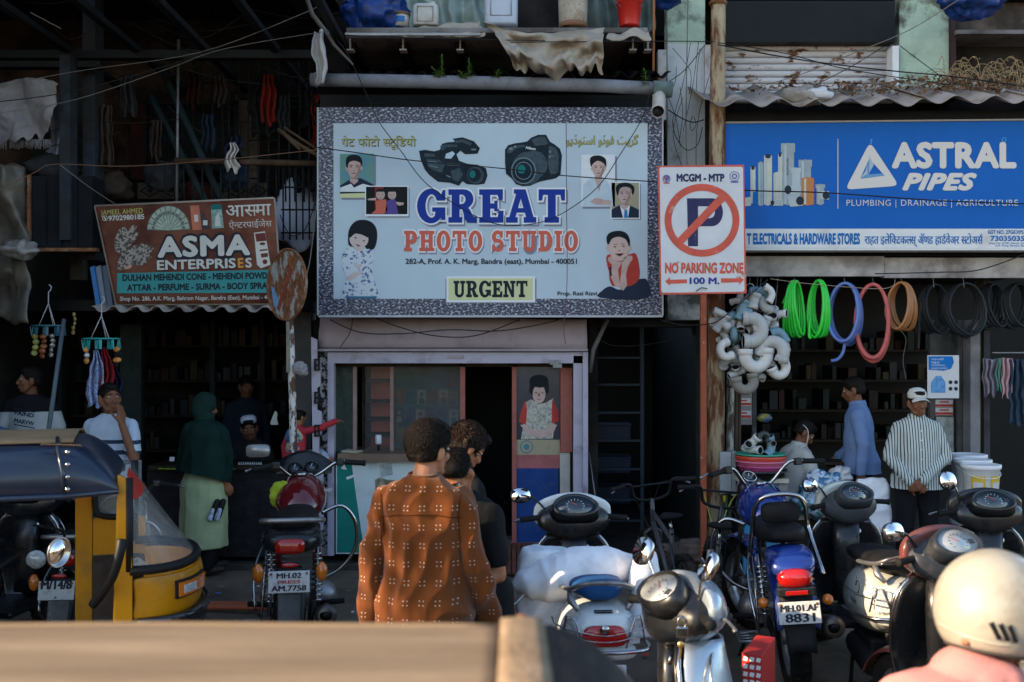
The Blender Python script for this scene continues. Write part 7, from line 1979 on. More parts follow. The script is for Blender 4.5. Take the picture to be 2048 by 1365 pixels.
SCR=mt('maroon scooter paint',(.13,.02,.018),.28,coat=.4,dirt=(.1,.08,.07),da=.4)
def P(parent,name,mat,fn,**k):
    m=MB();fn(m);return m.build(name,mat,parent,**k)
def letters(parent,s,T,h,mat,w=None,bold=.03,centre=True,vf=None):
    """lettering in a local frame T: x right, z up, facing -y"""
    vs,fs=vf if vf else textmesh(s)
    hh=.68;k=h/hh;x0=min(p.x for p in vs);x1=max(p.x for p in vs);kx=w/(x1-x0)if w else k
    off=-(x1-x0)*kx/2 if centre else 0
    m=MB(T);n=0
    for dx,dz in(((0,0),(1,.4),(-1,-.4))if bold else((0,0),)):
        m.add([V(((p.x-x0)*kx+off+dx*bold*h,-.0006*n-.0005,p.y*k+dz*bold*h*.6))for p in vs],fs);n+=1
    return m.build('lettering',mat,parent)
def wheel(t,y,r,w,steer=None,spokes=5,rimr=None,disc=True,z=None):
    T=steer or Matrix();z=r if z is None else z
    wt=P(t,'wheel',ALU,lambda m:(setattr(m,'T',T),m.lathe([(.02,-w*.5),(.045,-w*.5),(.045,w*.5),(.02,w*.5)],(0,y,z),(1,0,0),n=14)))
    rr=rimr or r*.62
    def ty(m):
        m.T=T;m.lathe([(rr,-w*.36),(r*.88,-w*.5),(r*.97,-w*.34),(r,-w*.12),(r,w*.12),(r*.97,w*.34),(r*.88,w*.5),(rr,w*.36),(rr,-w*.36)],(0,y,z),(1,0,0),n=36,cap=False)
        for k in range(36):
            a=k*math.pi/18
            for s_ in(-1,1):m.box((s_*w*.22,y+r*math.cos(a),z+r*math.sin(a)),(w*.3,.012,.012),(a+math.pi/2,0,s_*.3))
    P(wt,'tyre',TYRE,ty)
    def rm(m):
        m.T=T;m.lathe([(rr+.006,-w*.36),(rr-.015,-w*.3),(rr-.02,0),(rr-.015,w*.3),(rr+.006,w*.36)],(0,y,z),(1,0,0),n=30,cap=False)
        for k in range(spokes):
            a=2*math.pi*k/spokes;m.tube([(0,y+.03*math.cos(a),z+.03*math.sin(a)),(0,y+(rr-.01)*math.cos(a),z+(rr-.01)*math.sin(a))],.014 if spokes<10 else .003,5)
    P(wt,'rim',ALU,rm)
    return wt
def mirror(t,base,tip,nrm,rx,rz,stemm,backm,oval=0,glass=MIRR):
    """stem from base to tip, mirror head facing nrm"""
    base,tip,nrm=V(base),V(tip),V(nrm).normalized()
    mr=P(t,'mirror',stemm,lambda m:m.tube(cr([base,base.lerp(tip,.5)+V((0,0,.03)),tip],5),.006,7))
    q=Matrix.Translation(tip)@(nrm.to_track_quat('-Y','Z')).to_matrix().to_4x4()
    def shell(m):
        m.T=q;m.rings([sup((0,.034-.034*math.cos(f*1.45)*1.0,0),rx*math.sin(.3+f*1.27),rz*math.sin(.3+f*1.27),22,2.3+oval)for f in(1,.75,.5,.25,0)][::-1]and[sup((0,d,0),rx*s_,rz*s_,22,2.3+oval)for d,s_ in((0,1.0),(.008,1.04),(.022,.96),(.034,.75),(.042,.4))])
    P(mr,'mirror_shell',backm,shell)
    P(mr,'mirror_glass',glass,lambda m:(setattr(m,'T',q),m.rings([sup((0,-.0015,0),rx*.95,rz*.95,22,2.3+oval),sup((0,.002,0),rx*.95,rz*.95,22,2.3+oval)])))
    return mr
def grip(t,a,b,lever=None,leverm=ALU,r=.017):
    a,b=V(a),V(b)
    g_=P(t,'grip',RUB,lambda m:m.tube([a,a.lerp(b,.06),a.lerp(b,.1),a.lerp(b,.9),b,b+(b-a).normalized()*.006],[r,r*1.2,r,r,r*1.25,r*.8],12))
    if lever:
        P(t,'brake_lever',leverm,lambda m:m.tube(cr([V(p)for p in lever],5),[.007]*(len(cr([V(p)for p in lever],5))-2)+[.008,.009],7))
    return g_
def scooter(label,loc,rz,body,seatm=SEATB,cowlb=PLK,inner=PLK,steer=0,bars=True,tail='split',plate=None,dial=DIAL,mirrors='LR',mround=False,lean=0,guard=True,sticker=False,seatcover=None,group='scooters parked in front of the shops',rail=ALU,chromemir=False,cowlfront=None,emblem=True):
    t=thing('scooter',label,'scooter',loc,rz,group,ry=lean)
    S_=Matrix.Translation((0,.42,0))@Matrix.Rotation(R(steer),4,'Z')@Matrix.Translation((0,-.42,0))
    wheel(t,-.60,.215,.10,None,5);wheel(t,.66,.215,.09,S_,5)
    # rear body: bulging side panels that rise to the tail
    def rb(m):
        rs=[]
        for y,hw,z0,z1 in((-.05,.12,.34,.62),(-.15,.165,.32,.69),(-.35,.20,.33,.73),(-.55,.215,.36,.745),(-.75,.205,.42,.745),(-.90,.17,.50,.735),(-.965,.13,.56,.715)):
            rs.append(sup((0,y,(z0+z1)/2),hw,(z1-z0)/2,24,2.8,top=.82,bot=.8))
        m.rings(rs)
    bd=P(t,'rear_body',body,rb,sub=1)
    for k in(0,1):P(bd,'vent',BLACKM,lambda m:m.box((-.0,-.93+.018*k,.728+.005*k-0),(.09,.006,.006)))
    P(bd,'side_seam',BLACKM,lambda m:[m.tube([(s_*.172,-.12,.60),(s_*.212,-.4,.61),(s_*.218,-.7,.62),(s_*.17,-.92,.64)],.003,4)for s_ in(-1,1)])
    def st(m):
        m.rings([sup((0,y,z),hw,hh,24,2.6)for y,hw,hh,z in((.0,.08,.03,.735),(-.05,.115,.045,.755),(-.25,.145,.055,.775),(-.42,.14,.05,.77),(-.50,.145,.055,.785),(-.68,.14,.058,.80),(-.80,.11,.045,.80),(-.85,.06,.025,.795))])
    P(t,'seat',seatm,st,sub=1)
    if seatcover:P(t,'seat_cover',seatcover,lambda m:m.rings([sup((0,y,z),hw,hh,24,2.6)for y,hw,hh,z in((-.02,.10,.045,.74),(-.08,.13,.06,.755),(-.25,.152,.064,.777),(-.45,.15,.062,.775),(-.62,.147,.066,.795),(-.78,.12,.055,.80),(-.84,.08,.035,.795))]),sub=1)
    # grab rail
    P(t,'grab_rail',rail,lambda m:m.tube(cr([(-.165,-.55,.78),(-.17,-.70,.80),(-.145,-.84,.825),(-.08,-.90,.86),(.08,-.90,.86),(.145,-.84,.825),(.17,-.70,.80),(.165,-.55,.78)],4),.017,10,flat=.7))
    for s_ in(-1,1):P(t,'rail_bracket',rail,lambda m:m.tube([(s_*.15,-.80,.82),(s_*.15,-.86,.77),(s_*.12,-.90,.735)],[.014,.02,.012],8))
    # tail light and split indicators with wire guard
    y0=-.972
    tl=P(t,'tail_light',LENR,lambda m:m.rings([sup((0,y0+.02-d,.625-d*.3),.108*s_,.050*s_,20,4,top=.85)for d,s_ in((0,1),(.012,1),(.02,.92),(.022,.3))]))
    P(tl,'emblem',CHR,lambda m:m.lathe([(.024,0),(.024,.004),(.001,.006)],(0,y0-.002,.655),(0,-1,-.1),n=16))
    for s_ in(-1,1):
        P(t,'indicator',LENC,lambda m:m.add([(s_*.105,y0+.00,.585),(s_*.175,-.93,.575),(s_*.190,-.90,.70),(s_*.150,-.945,.705),(s_*.10,y0+.05,.585),(s_*.19,-.85,.60),(s_*.175,-.86,.70),(s_*.13,-.90,.70)],[(0,1,2,3),(4,7,6,5),(0,4,5,1),(1,5,6,2),(2,6,7,3),(3,7,4,0)]),bev=.006)
        if guard:P(t,'light_guard',CHR,lambda m:(m.tube([(s_*.10,y0-.012,.570),(s_*.145,-.965,.71),(s_*.18,-.93,.715),(s_*.205,-.91,.575)],.005,6),m.tube([(s_*.11,y0-.01,.615),(s_*.20,-.92,.62)],.003,5)))
    if guard:P(t,'light_guard',CHR,lambda m:(m.tube(cr([(-.20,-.935,.655),(-.08,-1.0,.645),(0,-1.005,.635),(.08,-1.0,.645),(.20,-.935,.655)],4),.003,5),m.tube(cr([(-.20,-.935,.625),(-.08,-1.0,.612),(0,-1.005,.605),(.08,-1.0,.612),(.20,-.935,.625)],4),.003,5)))
    if guard:P(t,'rear_bumper_bar',CHR,lambda m:m.tube(cr([(-.235,-.45,.50),(-.245,-.75,.53),(-.20,-.95,.55),(0,-1.01,.555),(.20,-.95,.55),(.245,-.75,.53),(.235,-.45,.50)],4),.010,8))
    P(t,'rear_valance',body,lambda m:m.rings([sup((0,y,z),w_,h_,20,3)for y,w_,h_,z in((-.80,.19,.05,.52),(-.93,.17,.04,.53),(-.975,.12,.025,.535))]),sub=1)
    P(t,'rear_mudguard',PLK,lambda m:m.grid(lambda u,v:V(((u-.5)*.15,-.86-.12*v,.52-.22*v+.02*math.cos((u-.5)*3))),6,6),solid=.006)
    pl=P(t,'number_plate',PLATE,lambda m:m.box((0,-1.0,.445),(.20,.006,.10),(R(-14),0,0)),bev=.004)
    if plate:
        for k_,s_ in enumerate(plate):letters(pl,s_,Matrix.Translation((0,-1.0045-(.010 if k_ else-.008),.457-.046*k_))@Matrix.Rotation(R(-14),4,'X'),.032,INK,w=.16 if len(s_)>2 else None)
    # underside engine, exhaust, stand
    P(t,'engine',DARKM,lambda m:(m.bb(-.13,.02,-.66,-.30,.14,.36),m.cap((-.10,-.62,.22),(-.10,-.30,.24),.085,.075,12)),bev=.02)
    P(t,'exhaust',ALU,lambda m:m.tube([(.13,-.25,.16),(.14,-.45,.17),(.15,-.50,.2),(.155,-.92,.27),(.155,-.93,.27)],[.02,.02,.05,.052,.03],14))
    P(t,'centre_stand',DARKM,lambda m:(m.tube([(-.13,-.30,.2),(-.16,-.36,.01)],.012,6),m.tube([(.13,-.30,.2),(.16,-.36,.01)],.012,6),m.tube([(-.16,-.36,.012),(.16,-.36,.012)],.010,6)))
    P(t,'floorboard',inner,lambda m:m.bb(-.19,.19,-.12,.40,.27,.31),bev=.015)
    # apron: curved leg shield with rim
    zs_=[(.26,.17,.40),(.34,.20,.45),(.50,.235,.47),(.66,.245,.445),(.80,.215,.415),(.88,.15,.40)]
    def apr(off):
        def f(u,v):
            i=min(int(v*5),4);s_=v*5-i
            z,w_,y=[L(zs_[i][j],zs_[i+1][j],s_)for j in range(3)]
            x=(u*2-1)*w_;return V((x,y+off-.5*x*x*2.2+(.13*(1-abs(x/w_)**2.6)if off>0 else 0),z))
        return f
    P(t,'front_apron',body,lambda m:m.grid(apr(.028),18,12),solid=.008)
    ia=P(t,'inner_leg_shield',inner,lambda m:m.grid(apr(-.004),18,12),solid=.012)
    def rim_(m):
        for s_ in(-1,1):
            m.tube(cr([V((s_*w_,y+.012-1.1*w_*w_,z))for z,w_,y in zs_],3),.009,6)
    P(t,'shield_trim',CHR if guard else body,rim_)
    for s_ in(-1,1):
        P(t,'front_indicator',LENC,lambda m:m.ell((s_*.15,.465,.70),(.05,.03,.075),(0,s_*.3,0)))
        P(t,'front_guard',CHR,lambda m:m.tube(cr([(s_*.06,.56,.36),(s_*.17,.55,.50),(s_*.21,.50,.70),(s_*.15,.50,.82),(s_*.06,.53,.84)],4),.007,6))
    P(ia,'key_switch',CHR,lambda m:m.lathe([(.022,0),(.022,.012),(.016,.014),(.001,.014)],(.075,.36,.80),(0,-1,.25),n=16))
    P(ia,'key_slot',BLACKM,lambda m:m.lathe([(.010,0),(.001,.002)],(.075,.344,.804),(0,-1,.25),n=12))
    P(ia,'steering_column_cover',inner,lambda m:m.rings([sup((0,.36,z),w_,.05,16,2.6,'z')for z,w_ in((.34,.09),(.5,.08),(.7,.09),(.86,.085))]))
    P(t,'front_mudguard',body,lambda m:(setattr(m,'T',S_),m.grid(lambda u,v:V(((u-.5)*.15,.66+.245*math.cos(.3+v*2.4),.215+.245*math.sin(.3+v*2.4)-.03*(2*u-1)**2)),6,12)),solid=.006)
    P(t,'fork',DARKM,lambda m:(setattr(m,'T',S_),m.tube([(0,.42,.80),(0,.52,.42),(-.07,.62,.25),(-.07,.66,.215)],.018,7),m.tube([(0,.52,.42),(.07,.62,.25),(.07,.66,.215)],.018,7)))
    # handlebar cowl (turns with the steering)
    def T_(fn):
        def g_(m):m.T=S_;fn(m)
        return g_
    SC_=S_@Matrix.Translation((0,.40,.97))@Matrix.Diagonal((1.22,1.25,1.42,1))@Matrix.Translation((0,-.40,-.985))
    def TC(fn):
        def g_(m):m.T=SC_;fn(m)
        return g_
    def cb(m):
        prof=[]
        for x,a,b,h,z in((-.185,.05,.045,.028,.985),(-.15,.065,.055,.045,.985),(-.10,.085,.085,.068,.985),(-.04,.105,.105,.082,.985),(.04,.105,.105,.082,.985),(.10,.085,.085,.068,.985),(.15,.065,.055,.045,.985),(.185,.05,.045,.028,.985)):
            r_=[]
            for j in range(16):
                an=2*math.pi*j/16;cs,sn=[abs(q_)**.72*(1 if q_>0 else-1)for q_ in(math.cos(an),math.sin(an))]
                yy=.40+cs*(a if cs<0 else b*.35);zz=z+sn*h+(-.35*cs*a*-1 if False else cs*.25*h*1.0)
                r_.append(V((x,yy,zz)))
            prof.append(r_)
        m.rings(prof)
    P(t,'handlebar_cowl',cowlb,TC(cb),sub=1)
    def cf(m):
        prof=[]
        for x,b,h,z in((-.20,.02,.030,.995),(-.17,.05,.055,.995),(-.11,.095,.080,.99),(-.04,.125,.098,.985),(.04,.125,.098,.985),(.11,.095,.080,.99),(.17,.05,.055,.995),(.20,.02,.030,.995)):
            prof.append([V((x,.408+max(-.012,math.cos(2*math.pi*j/16)*b),z+.012+math.sin(2*math.pi*j/16)*h*1.04))for j in range(16)])
        m.rings(prof)
    P(t,'handlebar_cowl_front',cowlfront or body,TC(cf),sub=1)
    P(t,'headlight',LENC,TC(lambda m:m.ell((0,.50,.985),(.085,.045,.06))))
    qd=SC_@Matrix.Translation((0,.326,1.052))@Matrix.Rotation(R(-50),4,'X')
    db=P(t,'dashboard',cowlb,lambda m:(setattr(m,'T',qd),m.rings([sup((0,d,0),.115*s_,.062*s_,24,2.3,top=.75)for d,s_ in((.05,1.15),(.01,1.05),(-.006,1.0),(-.006,.90),(.004,.86))])))
    P(db,'dial',dial,lambda m:(setattr(m,'T',qd),m.rings([sup((0,d,0),.099,.052,24,2.3,top=.75)for d in(.0,.003)])))
    P(db,'dial_marks',DMARK if dial is DIAL else PLG,lambda m:(setattr(m,'T',qd),[m.box((.042*math.cos(a),-.0015,.036*math.sin(a)-.006),(.007,.001,.0022),(0,-a,0))for a in[R(-30+i*24)for i in range(11)]]and None))
    P(db,'needle',DNEED,lambda m:(setattr(m,'T',qd),m.box((-.008,-.0025,.006),(.034,.001,.0025),(0,.6,0))))
    P(db,'sub_dial',PLG,lambda m:(setattr(m,'T',qd),m.box((.066,-.001,-.006),(.026,.002,.02))))
    for s_ in(-1,1):
        P(t,'switch_block',PLK,T_(lambda m:(m.box((s_*.165,.345,.99),(.04,.02,.035)),m.box((s_*.165,.333,.995),(.018,.008,.01)))),bev=.004)
        grip(t,S_@V((s_*.19,.375,.985)),S_@V((s_*.325,.345,.975)),[S_@V(p)for p in((s_*.185,.43,.98),(s_*.25,.45,.975),(s_*.34,.43,.96),(s_*.355,.42,.955))],BLACKM if not guard else ALU)
        if(s_<0 and 'L' in mirrors)or(s_>0 and 'R' in mirrors):
            if mround:mirror(t,S_@V((s_*.155,.39,1.02)),S_@V((s_*.26,.36,1.18)),S_.to_3x3()@V((-s_*.15,-1,.34)),.058,.058,CHR,CHR if chromemir else PLK)
            else:mirror(t,S_@V((s_*.165,.39,1.02)),S_@V((s_*.325,.37,1.12)),S_.to_3x3()@V((-s_*.12,-1,.34)),.062,.045,PLK,PLK,.4)
    return t
def bike(label,loc,rz,paint,seatm=SEATB,tailm=None,steer=0,lean=0,plate=None,tail='box',leg='R',bars='std',group='motorcycles parked in front of the shops',tanktop=None,cat='motorcycle'):
    t=thing('motorcycle',label,cat,loc,rz,group,ry=lean)
    S_=Matrix.Translation((0,.45,0))@Matrix.Rotation(R(steer),4,'Z')@Matrix.Translation((0,-.45,0))
    def T_(fn):
        def g_(m):m.T=S_;fn(m)
        return g_
    wheel(t,-.62,.30,.11,None,6,rimr=.21);wheel(t,.70,.30,.09,S_,6,rimr=.21)
    P(t,'frame',BLACKM,lambda m:(m.tube([(0,.40,.86),(0,.30,.40),(0,.05,.25),(0,-.2,.3)],.02,7),[m.tube([(0,.36,.82),(s_*.08,-.1,.66),(s_*.10,-.6,.72),(s_*.08,-.82,.76)],.014,7)for s_ in(-1,1)],[m.tube([(s_*.09,-.1,.36),(s_*.09,-.62,.30)],.018,6)for s_ in(-1,1)]))
    P(t,'engine',ALU,lambda m:(m.bb(-.12,.12,-.12,.22,.24,.42),m.bb(-.08,.08,.05,.2,.42,.62),[m.bb(-.10,.10,.03,.22,.44+i*.03,.452+i*.03)for i in range(6)],m.cap((-.14,-.05,.32),(.14,-.05,.32),.085,.085,14)),bev=.008)
    tk=P(t,'fuel_tank',paint,lambda m:m.rings([sup((0,y,z),w_,h_,26,2.5,top=.78)for y,w_,h_,z in((-.06,.07,.05,.82),(.0,.115,.085,.845),(.10,.155,.115,.865),(.22,.165,.13,.88),(.34,.15,.125,.885),(.43,.11,.09,.885),(.47,.06,.05,.885))]),sub=1)
    P(tk,'fuel_cap',CHR,lambda m:m.lathe([(.034,0),(.034,.012),(.026,.018),(.001,.018)],(0,.22,1.006),(0,-.12,1),n=18))
    for s_ in(-1,1):P(t,'side_cover',paint,lambda m:m.rings([sup((s_*x,-.16,.60),.11*k_,.09*k_,16,3,'x')for x,k_ in((.09,1),(.125,.96),(.135,.7))]))
    P(t,'seat',seatm,lambda m:m.rings([sup((0,y,z),w_,h_,24,2.8)for y,w_,h_,z in((-.02,.07,.035,.84),(-.12,.115,.045,.815),(-.30,.135,.05,.81),(-.42,.13,.052,.825),(-.60,.125,.055,.845),(-.72,.095,.04,.855),(-.76,.05,.02,.855))]),sub=1)
    if tail=='box':
        tb=P(t,'tail_cowl',tailm or PLK,lambda m:m.rings([sup((0,y,z),w_,h_,22,3)for y,w_,h_,z in((-.45,.15,.055,.76),(-.65,.165,.065,.77),(-.80,.155,.062,.775),(-.86,.12,.05,.775),(-.885,.08,.03,.775))]),sub=1)
        P(t,'tail_light',LENR,lambda m:m.rings([sup((0,y,.765),w_,h_,18,4)for y,w_,h_ in((-.84,.078,.04),(-.895,.074,.037),(-.905,.05,.02))]))
        P(t,'grab_rail',ALU,lambda m:m.tube(cr([(-.155,-.50,.84),(-.16,-.68,.865),(-.13,-.80,.885),(.0,-.83,.89),(.13,-.80,.885),(.16,-.68,.865),(.155,-.50,.84)],4),.014,9))
        P(t,'reflector',LENR,lambda m:m.ell((0,-.915,.675),(.045,.01,.014)))
    else:
        fm=P(t,'rear_mudguard',paint,lambda m:m.grid(lambda u,v:V(((u-.5)*.22,-.62+.335*math.cos(math.pi-.35-v*1.5*-1-1.5)if False else-.50-.42*math.sin(v*1.5),.40+.36*math.cos(v*1.5)+.02*v-.05*(2*u-1)**2)),10,12),solid=.008,sub=1)
        P(t,'tail_cowl',paint,lambda m:m.rings([sup((0,y,z),w_,h_,22,2.6)for y,w_,h_,z in((-.62,.11,.04,.765),(-.76,.125,.05,.76),(-.86,.12,.05,.735),(-.93,.10,.045,.70))]),sub=1)
        P(t,'tail_light',LENR,lambda m:m.rings([sup((0,y,.675),w_,h_,20,2.4)for y,w_,h_ in((-.91,.088,.05),(-.955,.084,.046),(-.97,.055,.026))]))
        P(t,'tail_light_base',PLK,lambda m:m.box((0,-.93,.61),(.19,.05,.05)),bev=.01)
        P(t,'reflector',LENR,lambda m:m.box((0,-.958,.607),(.11,.006,.022)),bev=.003)
        P(t,'grab_rail',CHR,lambda m:m.tube(cr([(-.15,-.35,.70),(-.15,-.52,.84),(-.13,-.60,.99),(-.07,-.63,1.05),(.07,-.63,1.05),(.13,-.60,.99),(.15,-.52,.84),(.16,-.80,.66)],5),.013,9))
        P(t,'backrest',SEATB,lambda m:m.rings([sup((0,y,.955),.10*s_,.055*s_,20,4)for y,s_ in((-.565,.9),(-.575,1),(-.61,1),(-.62,.9))]))
    P(t,'rear_fender',PLK if tail=='box' else DARKM,lambda m:m.grid(lambda u,v:V(((u-.5)*(.17-.03*v),-.88-.10*v,.66-.34*v-.015*(2*u-1)**2)),6,8),solid=.006)
    pz,py_=(.60,-.955)if tail=='box' else(.515,-.985)
    q=Matrix.Translation((0,py_,pz))@Matrix.Rotation(R(-12),4,'X')
    pl=P(t,'number_plate',PLATE,lambda m:(setattr(m,'T',q),m.box((0,0,0),(.205,.005,.108))),bev=.006)
    for s_ in(-1,1):P(pl,'bolt',RUST,lambda m:(setattr(m,'T',q),m.lathe([(.007,0),(.007,.003),(.001,.004)],(s_*.088,-.003,.04),(0,-1,0),n=10)))
    if plate:
        n_=len(plate)
        for i,(s_,mm_,hh,ww)in enumerate(plate):
            zz={3:(.018,-.008,-.044),2:(.008,-.044)}[n_][i]
            letters(pl,s_,q@Matrix.Translation((0,-.0035,zz)),hh,mm_,w=ww,bold=.07)
    for s_ in(-1,1):
        P(t,'shock_absorber',CHR,lambda m:(m.tube([(s_*.125,-.50,.72),(s_*.125,-.60,.34)],.012,8),[m.lathe([(.028,0),(.03,.006),(.028,.012)],(s_*.125,-.515-i*.0095,.66-i*.026),(0,-.25,-1),n=12)for i in range(10)]and None))
        P(t,'rear_indicator',LENO,lambda m:m.ell((s_*.16,-.87,pz+.03),(.03,.028,.05)if tail=='box' else(.028,.028,.028)))
        P(t,'foot_peg',RUB,lambda m:m.tube([(s_*.13,-.30,.33),(s_*.27,-.30,.34)],.016,8))
        P(t,'fork',CHR,T_(lambda m:m.tube([(s_*.085,.44,.92),(s_*.085,.70,.30)],.02,8)))
    # saree guard / crash bar, silencer, foot rest
    sg=1 if leg=='R' else-1
    P(t,'leg_guard',CHR,lambda m:m.tube(cr([(sg*.13,-.02,.80),(sg*.25,.0,.84),(sg*.33,.02,.74),(sg*.33,.03,.58),(sg*.24,.02,.46),(sg*.12,.0,.40)],5),.012,8))
    P(t,'saree_guard',CHR,lambda m:(m.tube(cr([(-.16,-.40,.72),(-.20,-.60,.60),(-.19,-.72,.42),(-.17,-.60,.34)],5),.009,6),m.tube([(-.15,-.45,.70),(-.17,-.62,.30)],.007,6)))
    P(t,'side_step',ALU,lambda m:(m.tube([(-.17,-.50,.30),(-.17,-.72,.31),(-.28,-.72,.31),(-.28,-.50,.30)],.008,6,closed=True),[m.tube([(-.18,-.54-i*.05,.305),(-.27,-.54-i*.05,.305)],.005,5)for i in range(4)])and None)
    P(t,'silencer',mt('sooty silencer',(.10,.09,.08),.4,metal=.7,var=.3)if 'sooty silencer' not in MATS else MATS['sooty silencer'],lambda m:m.tube([(.14,.20,.24),(.15,-.10,.24),(.165,-.22,.26),(.18,-.85,.40),(.18,-.86,.40)],[.022,.024,.048,.058,.034],18))
    P(t,'silencer_bore',BLACKM,lambda m:m.lathe([(.032,0),(.001,.003)],(.18,-.862,.402),(0,-1,.2),n=14))
    P(t,'side_stand',DARKM,lambda m:m.tube([(-.10,-.02,.30),(-.24,.02,.01)],.011,6))
    P(t,'front_mudguard',paint,T_(lambda m:m.grid(lambda u,v:V(((u-.5)*.12,.70+.33*math.cos(.5+v*2.1),.30+.33*math.sin(.5+v*2.1)-.02*(2*u-1)**2)),6,12)),solid=.005)
    hb=.36 if bars=='std' else .40
    bz=1.06 if bars=='std' else 1.10
    P(t,'handlebar',CHR,T_(lambda m:m.tube(cr([(-hb+.10,.33,bz-.0),(-.20,.37,bz),(-.09,.42,.98),(0,.43,.965),(.09,.42,.98),(.20,.37,bz),(hb-.10,.33,bz)],5),.012,9)))
    for s_ in(-1,1):
        grip(t,S_@V((s_*(hb-.12),.335,bz)),S_@V((s_*hb,.29,bz-.01)),[S_@V(p)for p in((s_*(hb-.13),.39,bz-.01),(s_*(hb-.05),.41,bz-.015),(s_*(hb+.03),.37,bz-.03))])
        P(t,'switch_block',PLK,T_(lambda m:m.box((s_*(hb-.15),.345,bz),(.05,.04,.045))),bev=.008)
    P(t,'clamp',ALU,T_(lambda m:(m.box((0,.42,.955),(.16,.06,.03)),m.box((0,.40,.985),(.09,.04,.02)))),bev=.008)
    for s_ in((-1,1)if bars=='std' else(-1,)):
        q2=S_@Matrix.Translation((s_*.055 if bars=='std' else-.05,.44,1.03))@Matrix.Rotation(R(-50),4,'X')
        g_=P(t,'gauge',PLK if bars=='std' else CHR,lambda m:(setattr(m,'T',q2),m.lathe([(.03,-.05),(.046,-.03),(.047,.006),(.041,.008),(.041,.0)],(0,0,0),(0,-1,0),n=22,cap=False)))
        P(g_,'dial',DIAL,lambda m:(setattr(m,'T',q2),m.lathe([(.041,.001),(.001,.0015)],(0,0,0),(0,-1,0),n=22)))
        P(g_,'needle',DMARK,lambda m:(setattr(m,'T',q2),m.box((0,-.004,.012),(.003,.001,.03),(0,.5,0))))
    P(t,'headlight',LENC,T_(lambda m:m.ell((0,.56,.93),(.085,.05,.085))));P(t,'headlight_shell',PLK,T_(lambda m:m.ell((0,.52,.93),(.10,.07,.10))))
    return t
def place_for(px,py,Y,local):
    """ground position that brings the local point (in heading frame) to the photo pixel"""
    return None
# white scooter loaded with sacks
def at(px,Y):return X(px,Y)
SA=scooter('white scooter with a blue seat seen from behind, loaded with white sacks',(at(1161,5.70),5.72,0),3,SCW,SEATU,cowlb=PLK,steer=4,plate=['MH 02 BT 7','6'],mirrors='L')
# two sacks
def sackf(cx,lx,ly,lz,rotz,seed,name,label,tilt=0,loc=None,roty=0):
    def f(mb):
        rs=[]
        for i in range(15):
            u=i/14;e=math.sin(math.pi*min(max(u,.03),.97))**.46
            tie=1 if u>.06 else .35
            rs.append([V(((u-.5)*lx,math.cos(j*.2618)*ly*e*tie,math.sin(j*.2618)*lz*e*tie))for j in range(24)])
        mb.rings(rs)
    o=blob(name,SACK,None,f,.012,2,folds=.010,fscale=(9,5,5),folds2=.003)
    o.location=loc;o.rotation_euler=(0,R(roty),R(rotz));return tag(o,label,'sack')
sackf(0,.66,.15,.13,8,1,'sack','plump white woven sack lying across the white scooter',loc=(at(1150,5.22),5.22,Z(1148,5.22)+.0),roty=-9)
sk_=blob('sack',SACK,None,lambda mb:mb.rings([sup((0.0,0,z),w_,d_,24,3,'z')for z,w_,d_ in((.0,.12,.10),(.04,.15,.13),(.25,.16,.14),(.45,.15,.13),(.55,.13,.10))]),.012,2,folds=.012,fscale=(6,6,3),folds2=.004)
sk_.location=(at(1092,5.3),5.30,Z(1305,5.3));tag(sk_,'white woven sack standing upright beside the left of the white scooter','sack')
def f_(mb):mb.rings([sup((0.0,0,z),w_,d_,20,2.4,'z')for z,w_,d_ in((.0,.05,.05),(.1,.075,.07),(.3,.07,.07),(.42,.05,.05))])
sk_=blob('plastic_bag',SACK,None,f_,.010,2,folds=.02,fscale=(9,9,5),folds2=.006);sk_.location=(at(1290,5.1),5.1,Z(1270,5.1));tag(sk_,'limp white plastic bag hanging at the right side of the white scooter','bag')
m=MB();m.tube(cr([U(1048,1190,5.1),U(1036,1202,5.08),U(1028,1210,5.06)],4),.0025,4);solo(m,'string','loose string at the mouth of the plump white sack','string',WHITEP)
# silver scooter, heading right, handlebar turned
CAMO=mt('pixel pattern seat cover',(.30,.32,.33),.8,var=.1)
def pix():
    m=CAMO;nt=m.node_tree;n,l=nt.nodes,nt.links;b=n['Principled BSDF']
    t=n.new('ShaderNodeTexCoord');v=n.new('ShaderNodeTexVoronoi');v.distance='CHEBYCHEV';v.inputs['Scale'].default_value=22;v.inputs['Randomness'].default_value=.25;l.new(t.outputs['Object'],v.inputs['Vector'])
    sp=n.new('ShaderNodeSeparateColor');l.new(v.outputs['Color'],sp.inputs[0]);r=n.new('ShaderNodeValToRGB');r.color_ramp.interpolation='CONSTANT';e=r.color_ramp.elements
    e[0].color=(.035,.05,.055,1);e[1].position=.4;e[1].color=(.14,.17,.18,1);x=e.new(.7);x.color=(.42,.44,.44,1)
    l.new(sp.outputs[0],r.inputs[0]);l.new(r.outputs[0],b.inputs['Base Color'])
pix()
SV=scooter('silver blue scooter at the front with black handlebar cowl, chrome mirrors and hanging keys',(.25,3.83,0),-95,SCS,SEATB,cowlb=PLK,steer=24,mirrors='LR',mround=True,chromemir=True,seatcover=CAMO,dial=DIALW,plate=['MH 01 7'])
SV.rotation_euler=(R(0),R(-5),R(-95))
t3=thing('keys','brass padlock and keys hanging below the silver scooter\'s cowl','keys',U(1364,1262,3.62))
m=MB();m.tube([V((.016*math.cos(a),0,.03+.022*math.sin(a)))for a in[k*math.pi/8 for k in range(16)]],.004,6,closed=True);m.build('shackle',CHR,t3)
m=MB();m.box((0,0,-.005),(.045,.014,.038));m.build('padlock',CHR,t3,bev=.004)
